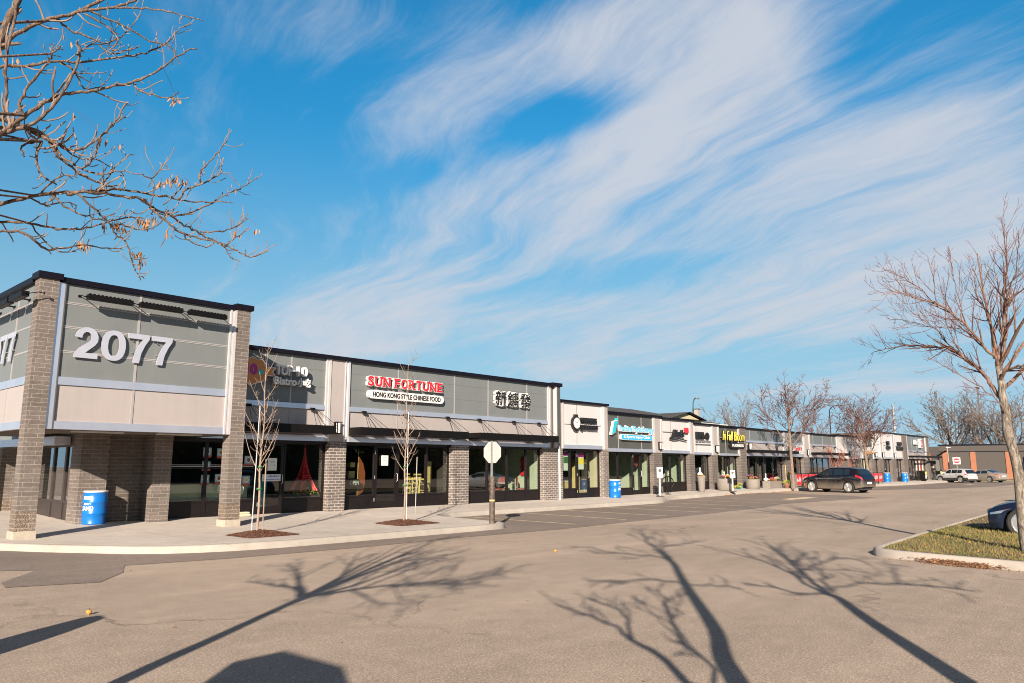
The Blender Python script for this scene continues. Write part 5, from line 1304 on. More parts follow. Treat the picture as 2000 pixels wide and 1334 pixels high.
MB().lathe([(.14,0),(.22,.25),(.24,.26),(.24,.3),(.2,.3),(.19,.27)], n=20).build('pot', 'terracotta', t, smooth=True); flowers(t, [('leaf_yellow',(0,0,.34),.28)], 8); MB().tube([(0,0,.3),(-.05,0,1.5)], .02, 6).build('stake', 'lumber', t)
t = thing('flower_pot', 'tiny blue pot and yellow leafy plants at the foot of the tall brick pier', 'flower pot', (45.1,21.6,swz(45,21.6)))
MB().lathe([(.10,0),(.14,.2),(.12,.2),(.11,.17)], n=16).build('pot', 'teal_sign', t); flowers(t, [('leaf_yellow',(-.3,0,.10),.22),('leaf_yellow',(.02,0,.26),.16)], 9)
# fence with red banners
def fence(x0, x1, y0, y1, label, step=1.25):
    t = thing('patio_fence', label, 'fence', group='black patio fences with red banners')
    n = max(1, round((x1-x0)/step)); z = swz((x0+x1)/2, y0)
    pts = [(x0+(x1-x0)*k/n, y0+(y1-y0)*k/n) for k in range(n+1)]
    for x, y in pts: MB().box(x-.025,x+.025,y-.025,y+.025,z,z+.95).build('post', 'canopy_black', t)
    MB().tube([(x0,y0,z+.92),(x1,y1,z+.92)], .02, 4).tube([(x0,y0,z+.12),(x1,y1,z+.12)], .02, 4).build('rail', 'canopy_black', t)
    R = random.Random(3)
    for k in range(n):
        a, b = pts[k], pts[k+1]; q = MB(); y = (a[1]+b[1])/2
        f = lambda s: (a[0]+(b[0]-a[0])*s, a[1]+(b[1]-a[1])*s-.03)
        q.quad((*f(.08),z+.2),(*f(.92),z+.2),(*f(.92),z+.88),(*f(.08),z+.88)); bn = q.build('banner', 'red_sign', t)
        m = MB()
        for i in range(9):
            s0 = .14+i*.08; h = R.uniform(.12,.4); zz = z+.34+R.uniform(0,.1); xx, yy = f(s0); x2, y2 = f(s0+.05); m.quad((xx,yy-.006,zz),(x2,y2-.006,zz+.03),(x2,y2-.006,zz+h),(xx,yy-.006,zz+h*.8))
        m.build('banner_pattern', 'sign_white', bn)
    return rebase(t, (x0, y0, z))
fence(51.0, 58.3, 20.45, 20.45, 'black railing with red and white banners left of the dark parked crossover')
fence(67.0, 70.6, 20.6, 20.6, 'short black railing with red banners right of the dark parked crossover')
# news boxes
for x, y, lab in ((86.9,21.4,'black newspaper box left of the walking person at the far door'),(93.6,21.5,'black newspaper box with yellow panel right of the far brick pier')):
    t = thing('newspaper_box', lab, 'newspaper box', (x,y,swz(x,y)))
    MB().box(-.3,.3,-.25,.25,.12,1.0).build('cabinet', 'canopy_black', t, bevel=.02); MB().box(-.28,.28,-.262,-.252,.70,.95).build('header', 'yellow_sign', t); MB().box(-.24,.24,-.262,-.252,.25,.66).build('window', 'sign_white', t)
    MB().box(-.27,-.2,-.2,.2,0,.12).box(.2,.27,-.2,.2,0,.12).build('feet', 'canopy_black', t)
t = thing('window_poster_set', 'strip of red and white advertising posters in the far shop window', 'posters')
for i in range(5): MB().box(88.5+i*.6,88.95+i*.6,YG-.05,YG-.045,1.3,2.3).build('sheet', 'poster_red' if i%2 else 'paper', t)
rebase(t, (90, YG-.05, 1.3))
# small yellow leaves on the lot (two seed heads near the camera)
for (x, y), lab in (((3.58,10.11),'small yellow ball shaped crab apple at the tip of the post shadow'),((12.5,10.11),'small yellow crab apple lying in the middle of the lot')):
    t = thing('fallen_fruit', lab, 'fruit', (x,y,.012)); MB().lathe([(0,-.01),(.02,.0),(.034,.02),(.032,.036),(.014,.048),(.0,.046)], n=14).build('flesh', 'mum_orange', t, smooth=True); MB().tube([(0,0,.045),(.01,0,.065)], .004, 5).build('stalk', 'dark_plastic', t)
t = thing('sand_bag', 'pale folded sack lying at the foot of the bistro glass', 'sack', (11.9,21.95,swz(11.9,22)), .2)
MB().box(-.25,.25,-.13,.13,0,.08).build('lower_fold', 'mum_cream', t, bevel=.03); MB().box(-.20,.22,-.11,.10,.082,.14).build('upper_fold', 'mum_cream', t, bevel=.025)

# ------------------------------------------------------------------ cars
def interp(tab, x):
    if x <= tab[0][0]: return tab[0][1]
    for (a, p), (b, q) in zip(tab[:-1], tab[1:]):
        if x <= b:
            t = (x-a)/(b-a); return p+(q-p)*t
    return tab[-1][1]
def smooth_tab(tab, L, r=.10):
    out = []; x = 0
    while x <= L+1e-6:
        s = [interp(tab, min(max(x+d*r, 0), L)) for d in (-1,-.5,0,.5,1)]; out.append((x, (s[0]+2*s[1]+2*s[2]+2*s[3]+s[4])/8)); x += .05
    return out
def car(name, label, cat, c, paint, loc, rz, scale=1., group=None):
    """nose at x=0, tail at x=L, wheels on z=0"""
    t = thing(name, label, cat, loc, rz, group); t.scale = (scale,)*3
    L, Wd = c['L'], c['W']; top = smooth_tab(c['top'], L); belt = smooth_tab(c['belt'], L); hw = smooth_tab(c['hw'], L)
    ax = c['axles']; r = c['r']; sill = c.get('sill', .24)
    st = []; x = 0
    while x < L: st.append(x); x += .05
    st.append(L)
    def low(x):
        z = interp(c['low'], x)
        for a in ax:
            d = x-a
            if abs(d) < r+.055: z = max(z, r+math.sqrt((r+.055)**2-d*d)*.98)
        return z
    NK = 12; ring = []
    for x in st:
        w = interp(hw, x); zt = interp(top, x); zb = min(interp(belt, x), zt-.03); zl = min(low(x), zb-.06)
        up = max(0, min(1, (zt-zb)/.42)); wr = w*(.93*(1-up)+c.get('roofw', .74)*up)
        body = [(w*.955, zl), (w*.985, zl+(zb-zl)*.12), (w*1.0, zl+(zb-zl)*.38), (w*.992, zl+(zb-zl)*.66), (w*.975, zl+(zb-zl)*.86), (w*.935, zb)]
        g0 = w*.925; gl = [(g0+(wr-g0)*.10, zb+(zt-zb)*.10), (g0+(wr-g0)*.85, zb+(zt-zb)*.80), (wr*.97, zb+(zt-zb)*.91), (wr*.82, zb+(zt-zb)*.985), (wr*.45, zt+.012), (0, zt+.02)]
        ring.append(body+gl)
    n = len(ring[0])
    groups = {}
    W0, W1 = c['ws']; B0, B1 = c['bl']
    def cls(i, k, side):
        x = (st[i]+st[i+1])/2; zt = interp(top, x); zb = interp(belt, x)
        if k == 6 and any(a < x < b for a, b in c['side']) and zt-zb > .14: return 'side_window'
        if k >= 8 and W0 < x < W1: return 'windshield'
        if k >= 8 and B0 < x < B1: return 'rear_window'
        for nm, (a, b, k0, k1) in c.get('lamps', {}).items():
            if a <= x <= b and k0 <= k <= k1: return nm
        if k <= 1 and c.get('clad'): return 'cladding'
        return 'body'
    for side in (1, -1):
        for i in range(len(st)-1):
            for k in range(n-1):
                g = groups.setdefault(cls(i, k, side), MB())
                p = [(st[i],side*ring[i][k][0],ring[i][k][1]),(st[i+1],side*ring[i+1][k][0],ring[i+1][k][1]),(st[i+1],side*ring[i+1][k+1][0],ring[i+1][k+1][1]),(st[i],side*ring[i][k+1][0],ring[i][k+1][1])]
                if side < 0: p = p[::-1]
                g.quad(*p)
    # front and rear caps
    for i, fl in ((0, 1), (len(st)-1, -1)):
        pts = [(st[i],ring[i][k][0],ring[i][k][1]) for k in range(n)]+[(st[i],-ring[i][k][0],ring[i][k][1]) for k in range(n-2,-1,-1)]
        if fl < 0: pts = pts[::-1]
        groups['body'].add(pts, [tuple(range(len(pts)))])
    mm = {'body': paint, 'side_window': 'car_glass', 'windshield': 'car_glass', 'rear_window': 'car_glass', 'tail_lamp': 'red_lens', 'headlight': 'head_lens', 'indicator': 'amber_lens', 'cladding': c.get('clad', 'dark_plastic')}
    for g, mb in groups.items():
        o = mb.build(g, mm[g], t)
        bm = bmesh.new(); bm.from_mesh(o.data); bmesh.ops.remove_doubles(bm, verts=bm.verts, dist=.0005); bm.to_mesh(o.data); bm.free()
        o.data.polygons.foreach_set('use_smooth', [True]*len(o.data.polygons))
        if g == 'body':
            for p in o.data.polygons:
                if len(p.vertices) > 4: p.use_smooth = False
    hwm = Wd/2
    MB().box(.25,L-.25,-hwm+.30,hwm-.30,.20,min(.72, sill+.45)).build('underbody', 'dark_plastic', t)
    # bumper details
    MB().box(-.012,.03,-.55,.55,c.get('gz',.42),c.get('gz',.42)+.22).build('grille', 'dark_plastic', t)
    pr = MB().box(L-.01,L+.012,-.26,.26,.62,.76).build('number_plate', 'sign_white', t)
    # seams, handles, mirrors
    s = MB()
    for x in c['seams']:
        i = min(range(len(st)), key=lambda q: abs(st[q]-x))
        for side in (1,-1):
            pts = [(st[i],side*(ring[i][k][0]+.0015),ring[i][k][1]) for k in range(1,6)]
            for a, b in zip(pts[:-1], pts[1:]): s.add([(a[0]-.004,a[1],a[2]),(a[0]+.004,a[1],a[2]),(b[0]+.004,b[1],b[2]),(b[0]-.004,b[1],b[2])],[(0,1,2,3)])
    s.build('door_seams', 'dark_plastic', t)
    for x in c['handles']:
        i = min(range(len(st)), key=lambda q: abs(st[q]-x)); zz = ring[i][4][1]-.02
        for side in (1,-1):
            y = ring[i][4][0]; MB().box(x-.09,x+.09,side*y-.018,side*y+.022,zz-.014,zz+.014).build('door_handle', c.get('hm', 'chrome'), t, bevel=.006)
    for side in (1,-1):
        x = c['mirror']; i = min(range(len(st)), key=lambda q: abs(st[q]-x)); y = ring[i][5][0]; z = ring[i][5][1]
        MB().box(x-.07,x+.09,side*(y+.10)-.09,side*(y+.10)+.09,z+.03,z+.19).build('mirror', paint, t, bevel=.04)
    if c.get('rails'):
        for side in (1,-1): MB().tube([(x,side*.56,interp(top,x)+.055) for x in (c['rails'][0],c['rails'][0]+.1,(c['rails'][0]+c['rails'][1])/2,c['rails'][1]-.1,c['rails'][1])], .014, 6).build('roof_rail', 'chrome', t)
    # wheels
    for a in ax:
        for side in (1,-1):
            cy = side*(hwm-.115)
            w = MB().lathe([(r*.66,-.10),(r*.92,-.112),(r,-.09),(r,.09),(r*.92,.112),(r*.66,.10)], (a,cy,r), 32, 'y').build('wheel', 'rubber', t, smooth=False)
            rim = MB(); yo = cy+side*.095
            rim.lathe([(r*.70,-.02),(r*.74,.02*side),(r*.66,.03*side),(r*.64,-.01)], (a,yo,r), 32, 'y')
            ns = c.get('spokes', 10)
            for k in range(ns):
                th = 2*pi*k/ns
                for dth in (-.10,.10):
                    rim.tube([(a+.06*cos(th),yo+side*.012,r+.06*sin(th)),(a+r*.66*cos(th+dth),yo+side*.012,r+r*.66*sin(th+dth))], [.014,.010], 4)
            rim.lathe([(.075,-.02),(.075,.022*side),(0,.03*side)], (a,yo,r), 16, 'y')
            rim.build('rim', 'rim_alloy', w)
            MB().lathe([(r*.62,-.01),(r*.62,.0),(0,.001)], (a,yo-side*.04,r), 20, 'y').build('brake_disc', 'dark_plastic', w)
    return t
def dusty_paint(name, col, dust, metal=.4, coat=.8):
    m = bpy.data.materials.new(name); m.use_nodes = True; nt = m.node_tree; N = nt.nodes; L = nt.links; b = N['Principled BSDF']
    b.inputs['Metallic'].default_value = metal; b.inputs['Coat Weight'].default_value = .8; b.inputs['Coat Roughness'].default_value = .06
    tc = N.new('ShaderNodeTexCoord'); s = N.new('ShaderNodeSeparateXYZ'); L.new(tc.outputs['Object'], s.inputs[0])
    n = N.new('ShaderNodeTexNoise'); n.inputs['Scale'].default_value = 2.5; n.inputs['Detail'].default_value = 7; L.new(tc.outputs['Object'], n.inputs['Vector'])
    a = N.new('ShaderNodeMath'); a.operation = 'MULTIPLY_ADD'; L.new(n.outputs['Fac'], a.inputs[0]); a.inputs[1].default_value = .35; L.new(s.outputs[2], a.inputs[2])
    r = N.new('ShaderNodeMapRange'); L.new(a.outputs[0], r.inputs[0]); r.inputs[1].default_value = .55; r.inputs[2].default_value = 1.05; r.inputs[3].default_value = dust; r.inputs[4].default_value = 0
    mx = N.new('ShaderNodeMix'); mx.data_type = 'RGBA'; L.new(r.outputs[0], mx.inputs[0]); mx.inputs[6].default_value = (*col, 1); mx.inputs[7].default_value = (.23,.19,.15,1); L.new(mx.outputs[2], b.inputs['Base Color'])
    r2 = N.new('ShaderNodeMapRange'); L.new(r.outputs[0], r2.inputs[0]); r2.inputs[3].default_value = .25; r2.inputs[4].default_value = .75; L.new(r2.outputs[0], b.inputs['Roughness'])
    r3 = N.new('ShaderNodeMapRange'); L.new(r.outputs[0], r3.inputs[0]); r3.inputs[3].default_value = coat; r3.inputs[4].default_value = .05; L.new(r3.outputs[0], b.inputs['Coat Weight'])
    MATS[name] = m
dusty_paint('paint_black', (.010,.009,.014), .75); dusty_paint('paint_silver', (.52,.52,.54), .3, .3); dusty_paint('paint_blue', (.003,.010,.030), .04, .0, .25); MATS['paint_blue'].node_tree.nodes['Principled BSDF'].inputs['Specular IOR Level'].default_value = .25; dusty_paint('paint_beige', (.40,.34,.28), .3, .5); dusty_paint('paint_grey', (.16,.14,.13), .5); dusty_paint('paint_white', (.60,.60,.60), .1, .1)
SUV = dict(L=4.83, W=1.93, top=[(0,.66),(.04,.88),(.2,1.0),(.5,1.07),(1.15,1.17),(1.3,1.21),(1.95,1.63),(2.3,1.74),(2.9,1.77),(3.6,1.75),(4.2,1.68),(4.42,1.62),(4.62,1.30),(4.76,1.12),(4.83,.78)],
  belt=[(0,.66),(1.2,1.09),(2.4,1.13),(3.6,1.18),(4.3,1.27),(4.83,1.05)], hw=[(0,.66),(.12,.80),(.4,.91),(1.0,.955),(2.4,.965),(4.0,.955),(4.5,.90),(4.75,.82),(4.83,.70)],
  low=[(0,.30),(.3,.24),(1.5,.27),(3.2,.27),(4.3,.30),(4.83,.42)], axles=(.96,3.81), r=.39, ws=(1.34,2.12), bl=(4.34,4.66), side=[(1.72,2.58),(2.68,3.42),(3.50,3.92)],
  lamps={'tail_lamp':(4.36,4.83,4,4),'headlight':(.05,.52,4,4),'indicator':(.30,.42,2,2)}, seams=(1.42,2.62,3.50), handles=(2.42,3.38), mirror=1.72, spokes=10, rails=None)
WAG = dict(L=4.57, W=1.85, top=[(0,.62),(.04,.80),(.25,.93),(.9,1.03),(1.25,1.08),(1.95,1.54),(2.3,1.62),(3.4,1.62),(3.95,1.57),(4.15,1.50),(4.42,1.10),(4.52,.98),(4.57,.7)],
  belt=[(0,.6),(1.2,1.0),(4.1,1.08),(4.57,.98)], hw=[(0,.62),(.12,.78),(.45,.89),(1.0,.92),(3.6,.92),(4.3,.86),(4.57,.72)],
  low=[(0,.32),(.3,.26),(4.2,.30),(4.57,.42)], axles=(.88,3.68), r=.36, ws=(1.24,2.02), bl=(4.14,4.44), side=[(1.62,2.36),(2.44,3.18),(3.26,3.86)],
  lamps={'tail_lamp':(4.20,4.57,4,4),'headlight':(.05,.40,4,4)}, seams=(1.32,2.40,3.22), handles=(2.22,3.06), mirror=1.62, spokes=7, rails=(2.2,3.9), clad='dark_plastic', hm='dark_plastic')
SED = dict(L=4.75, W=1.80, top=[(0,.55),(.05,.68),(.4,.80),(1.2,.93),(1.4,.97),(2.05,1.34),(2.5,1.43),(3.1,1.42),(3.75,1.20),(4.05,1.06),(4.6,1.02),(4.70,.95),(4.75,.6)],
  belt=[(0,.55),(1.3,.88),(3.9,.97),(4.75,.9)], hw=[(0,.60),(.15,.76),(.5,.86),(1.2,.90),(3.6,.90),(4.4,.84),(4.75,.70)],
  low=[(0,.26),(.3,.2),(4.3,.24),(4.75,.35)], axles=(.92,3.65), r=.325, ws=(1.36,2.12), bl=(3.16,3.95), side=[(1.72,2.50),(2.58,3.36)],
  lamps={'tail_lamp':(4.35,4.75,4,4),'headlight':(.08,.48,4,4),'indicator':(.42,.58,4,4)}, seams=(1.42,2.54,3.44), handles=(2.32,3.26), mirror=1.74, spokes=7, rails=None, roofw=.70)
BLU = dict(SED); BLU.update(axles=(.74,3.5), r=.345, lamps={'headlight':(.05,.42,4,4),'indicator':(.36,.5,4,4),'tail_lamp':(4.35,4.75,4,4)}, spokes=9)
CPE = dict(SED); CPE.update(top=[(0,.52),(.05,.64),(.4,.76),(1.4,.90),(1.55,.94),(2.25,1.26),(2.6,1.31),(3.1,1.28),(3.9,1.02),(4.4,.95),(4.7,.92),(4.75,.6)], side=[(1.95,3.05)], seams=(1.6,3.0), handles=(2.8,), mirror=1.95, bl=(3.2,3.95), spokes=5)
# an axis from tail to nose pointing at the shops (+y): rz = -90 deg puts the nose at +y
car('parked_crossover', 'dusty black crossover parked nose in at the kerb before the long low row', 'car', SUV, 'paint_black', (50.5,19.4,gz(50)), radians(-103.5), .89)
car('parked_wagon', 'silver grey utility wagon parked nose in near the far end of the shops', 'car', WAG, 'paint_silver', (93.2,21.3,gz(92)), radians(-121), .90, None)
car('parked_sedan', 'pale beige sedan with five spoke wheels half hidden behind the silver wagon', 'car', SED, 'paint_beige', (97.2,19.6,gz(99)), radians(-119), .95, None)
car('parked_saloon', 'dark blue car nosing in from the right edge behind the grass island', 'car', BLU, 'paint_blue', (23.35,4.20,0), radians(-88), 1.06)
car('street_saloon', 'grey saloon behind the newspaper boxes at the far end of the shops', 'car', SED, 'paint_grey', (112,28.8,gz(112)), radians(-62), 1.0)
o = car('street_truck', 'dark pickup like van on the street left of the rough trunk', 'car', SUV, 'paint_blue', (143,22.2,.02), radians(-75), 1.05)
o = car('street_saloon', 'silver saloon on the street nearest the rough leaning trunk', 'car', SED, 'paint_silver', (146,19.2,.02), radians(-70), 1.0)
car('reflected_coupe', 'silver coupe parked off to the right whose mirror image shows in the restaurant glass', 'car', CPE, 'paint_silver', (41.2,1.5,0), radians(72), 1.0)
# ------------------------------------------------------------------ bare trees
def rnd_perp(d, R):
    v = Vector((R.gauss(0,1),R.gauss(0,1),R.gauss(0,1))); v = v-d*v.dot(d); return v.normalized()
def grow(out, p, d, L, r, lvl, R, c):
    """out: list of (points, radii, level); c: wander, up, angle, spacing, ratio, minr"""
    n = max(3, int(L/c['seg'][min(lvl, len(c['seg'])-1)])); pts = [p.copy()]; rad = [r]; q = p.copy(); dd = d.normalized()
    for i in range(n):
        dd = (dd+rnd_perp(dd, R)*c['wander']+Vector((0,0,c['up']))).normalized(); q = q+dd*(L/n); pts.append(q.copy()); rad.append(max(r*(1-.8*(i+1)/n), c['minr']))
    out.append((pts, rad, lvl))
    if lvl < c['levels']: sprout(out, pts, rad, lvl, R, c, L)
def sprout(out, pts, rad, lvl, R, c, L=None, start=.18):
    if L is None: L = sum((pts[i+1]-pts[i]).length for i in range(len(pts)-1))
    sp = c['spacing']*(1 if lvl else 1.25); acc = -L*start; side = R.choice((-1,1)); run = 0
    for i in range(len(pts)-1):
        seg = pts[i+1]-pts[i]; l = seg.length; acc += l; run += l
        while acc > sp*R.uniform(.7,1.3) if acc > 0 else False:
            acc -= sp; t = R.random(); p = pts[i].lerp(pts[i+1], t); d = seg.normalized(); rem = max(.12, 1-run/L)
            pr = rnd_perp(d, R); 
            if c.get('planar'): pr = (pr+Vector(c['planar'])*side).normalized()
            side = -side; a = radians(R.uniform(*c['angle'])); nd = d*cos(a)+pr*sin(a)+Vector((0,0,c['lift']))
            ll = L*R.uniform(*c['ratio'])*(.45+.75*rem); ll = max(min(ll, c['maxl'][min(lvl, len(c['maxl'])-1)]), c['minl'])
            rr = max(min(rad[i]*.62, .012+ll*.010), c['minr'])
            grow(out, p, nd, ll, rr, lvl+1, R, c)
def tubes(paths, nside=None):
    mb = MB()
    for pts, rad, lvl in paths:
        ns = nside or (8 if max(rad) > .05 else 6 if max(rad) > .02 else 4 if max(rad) > .008 else 3); mb.tube(pts, rad, ns, cap=False)
    return mb
def cr(pts, rad, k=4):
    """smooth a polyline (Catmull-Rom)"""
    P = [Vector(p) for p in pts]; o = []; rr = []
    for i in range(len(P)-1):
        a, b, c, d = P[max(i-1,0)], P[i], P[i+1], P[min(i+2,len(P)-1)]
        for j in range(k):
            t = j/k; o.append(.5*((2*b)+(c-a)*t+(2*a-5*b+4*c-d)*t*t+(3*b-a-3*c+d)*t**3)); rr.append(rad[i]+(rad[i+1]-rad[i])*t)
    o.append(P[-1]); rr.append(rad[-1]); return o, rr
def lim(pts, r0, r1, wob=0., R=None):
    n = len(pts); rad = [r0+(r1-r0)*i/(n-1) for i in range(n)]
    p, r = cr(pts, rad, 4)
    if wob:
        for q in p[1:-1]: q += Vector((R.gauss(0,wob),R.gauss(0,wob),R.gauss(0,wob)))
    return p, r
def tree(name, label, base, H, spread, nl, trunk_h, r0, seed, bark='bark_pale', twig='twig_warm', c=None, lean=(0,0), group=None, loc_only=True):
    R = random.Random(seed); t = thing(name, label, 'tree', base, 0, group)
    cc = dict(seg=(.35,.3,.22), wander=.16, up=.06, angle=(25,60), spacing=.30, ratio=(.3,.55), lift=.12, maxl=(2.2,1.1,.6), minl=.18, minr=.006, levels=3); cc.update(c or {})
    tr, rr = cr([(0,0,-.05),(lean[0]*.3,lean[1]*.3,trunk_h*.5),(lean[0]*.6,lean[1]*.6,trunk_h),(lean[0],lean[1],trunk_h+.45*(H-trunk_h))], [r0*1.25,r0,r0*.85,r0*.35], 5)
    main = [(tr, rr, 0)]; out = []
    for k in range(nl):
        f = .5+.5*k/nl; i = int(f*(len(tr)-1)); a = k*2.4+R.uniform(-.4,.4); up = R.uniform(.7,1.5)
        d = Vector((cos(a),sin(a),up)).normalized(); L = math.hypot(spread, (H-tr[i].z)*.8)*R.uniform(.75,1.0)*(1-.25*(f-.5))
        lp = []; grow(lp, tr[i].copy(), d, L, rr[i]*.42, 0, R, cc); main.append(lp[0]); out += lp[1:]
    sprout(out, tr, rr, 0, R, cc, start=.6)
    tubes(main).build('trunk', bark, t, smooth=True); tubes(out).build('twigs', twig, t)
    return t

RT = [
  ([(18.0, 2.68, 0.05), (17.99, 2.72, 0.68), (18.0, 2.71, 1.45), (17.99, 2.73, 1.84), (17.99, 2.76, 2.08), (17.98, 2.81, 2.4), (17.98, 2.82, 2.59), (17.98, 2.81, 2.81), (17.98, 2.83, 3.05), (17.98, 2.84, 3.21), (17.98, 2.84, 3.47), (17.97, 2.86, 3.85)],0.25,0.12),
  ([(17.98, 2.83, 3.03), (18.1, 3.03, 3.37), (18.22, 3.21, 3.72), (18.33, 3.49, 4.02), (18.45, 3.73, 4.29), (18.57, 3.93, 4.36), (18.65, 4.39, 4.44), (18.76, 4.72, 4.5), (18.85, 5.09, 4.49), (18.96, 5.37, 4.48), (19.08, 5.6, 4.44)],0.1,0.012),
  ([(17.98, 2.83, 3.42), (17.83, 2.75, 3.64), (17.69, 2.56, 3.68), (17.56, 2.36, 3.73), (17.45, 2.0, 3.91), (17.36, 1.55, 4.34)],0.09,0.02),
  ([(17.97, 2.85, 3.79), (17.78, 2.89, 3.96), (17.57, 3.05, 4.24), (17.35, 3.2, 4.52), (17.13, 3.4, 4.8), (16.91, 3.62, 5.02), (16.69, 3.86, 5.11), (16.44, 4.22, 5.28), (16.22, 4.48, 5.22)],0.085,0.012),
  ([(17.97, 2.91, 3.95), (18.16, 2.95, 4.34), (18.36, 3.0, 4.86), (18.54, 3.14, 5.21), (18.73, 3.24, 5.49), (18.92, 3.28, 5.87), (19.12, 3.27, 6.2)],0.07,0.01),
  ([(17.97, 2.86, 3.85), (18.02, 2.82, 4.02), (18.07, 2.72, 4.52), (18.12, 2.66, 5.04), (18.16, 2.63, 5.5), (18.21, 2.56, 5.79), (18.25, 2.56, 6.13), (18.29, 2.55, 6.46), (18.33, 2.51, 6.81)],0.1,0.012),
  ([(18.1, 2.7, 4.78), (17.96, 2.6, 4.96), (17.83, 2.45, 5.15), (17.71, 2.24, 5.26), (17.62, 1.87, 5.49)],0.05,0.015),
  ([(18.11, 2.62, 5.01), (17.88, 2.5, 5.38), (17.65, 2.33, 5.63), (17.41, 2.22, 5.98), (17.17, 2.17, 6.28)],0.035,0.01),
  ([(17.21, 3.23, 4.56), (17.12, 3.25, 4.65), (17.04, 3.24, 4.95), (16.95, 3.27, 5.22), (16.87, 3.28, 5.5), (16.78, 3.28, 5.77), (16.69, 3.32, 5.94)],0.03,0.006),
  ([(16.86, 3.58, 4.98), (16.77, 3.61, 5.02), (16.7, 3.6, 5.46), (16.62, 3.65, 5.86), (16.54, 3.64, 5.96)],0.025,0.006),
  ([(16.85, 3.61, 4.95), (16.99, 4.0, 5.47), (17.15, 4.31, 5.77), (17.31, 4.57, 5.96), (17.48, 4.78, 6.03)],0.028,0.006),
  ([(18.45, 3.73, 4.26), (18.56, 3.99, 4.7), (18.66, 4.35, 5.05), (18.77, 4.67, 5.41), (18.89, 4.83, 5.94)],0.03,0.006),
  ([(18.29, 3.42, 3.96), (18.11, 3.66, 4.48), (17.95, 3.71, 4.86), (17.8, 3.68, 5.22), (17.65, 3.67, 5.53)],0.03,0.006),
  ([(17.54, 3.03, 4.21), (17.8, 3.22, 4.45), (18.04, 3.53, 4.68), (18.24, 4.06, 4.78), (18.46, 4.51, 4.98), (18.67, 4.94, 5.13)],0.035,0.006),
  ([(18.46, 3.02, 4.84), (18.58, 2.87, 5.23), (18.69, 2.81, 5.58), (18.78, 2.86, 6.06), (18.89, 2.83, 6.42)],0.03,0.006),
  ([(17.98, 2.82, 2.78), (17.81, 2.83, 2.91), (17.62, 2.94, 3.14), (17.43, 3.1, 3.32), (17.22, 3.37, 3.54), (17.02, 3.58, 3.73), (16.83, 3.72, 3.82)],0.04,0.006),
  ([(17.98, 2.8, 2.63), (18.16, 2.72, 2.73), (18.35, 2.56, 3.08), (18.53, 2.51, 3.34)],0.03,0.008),
]
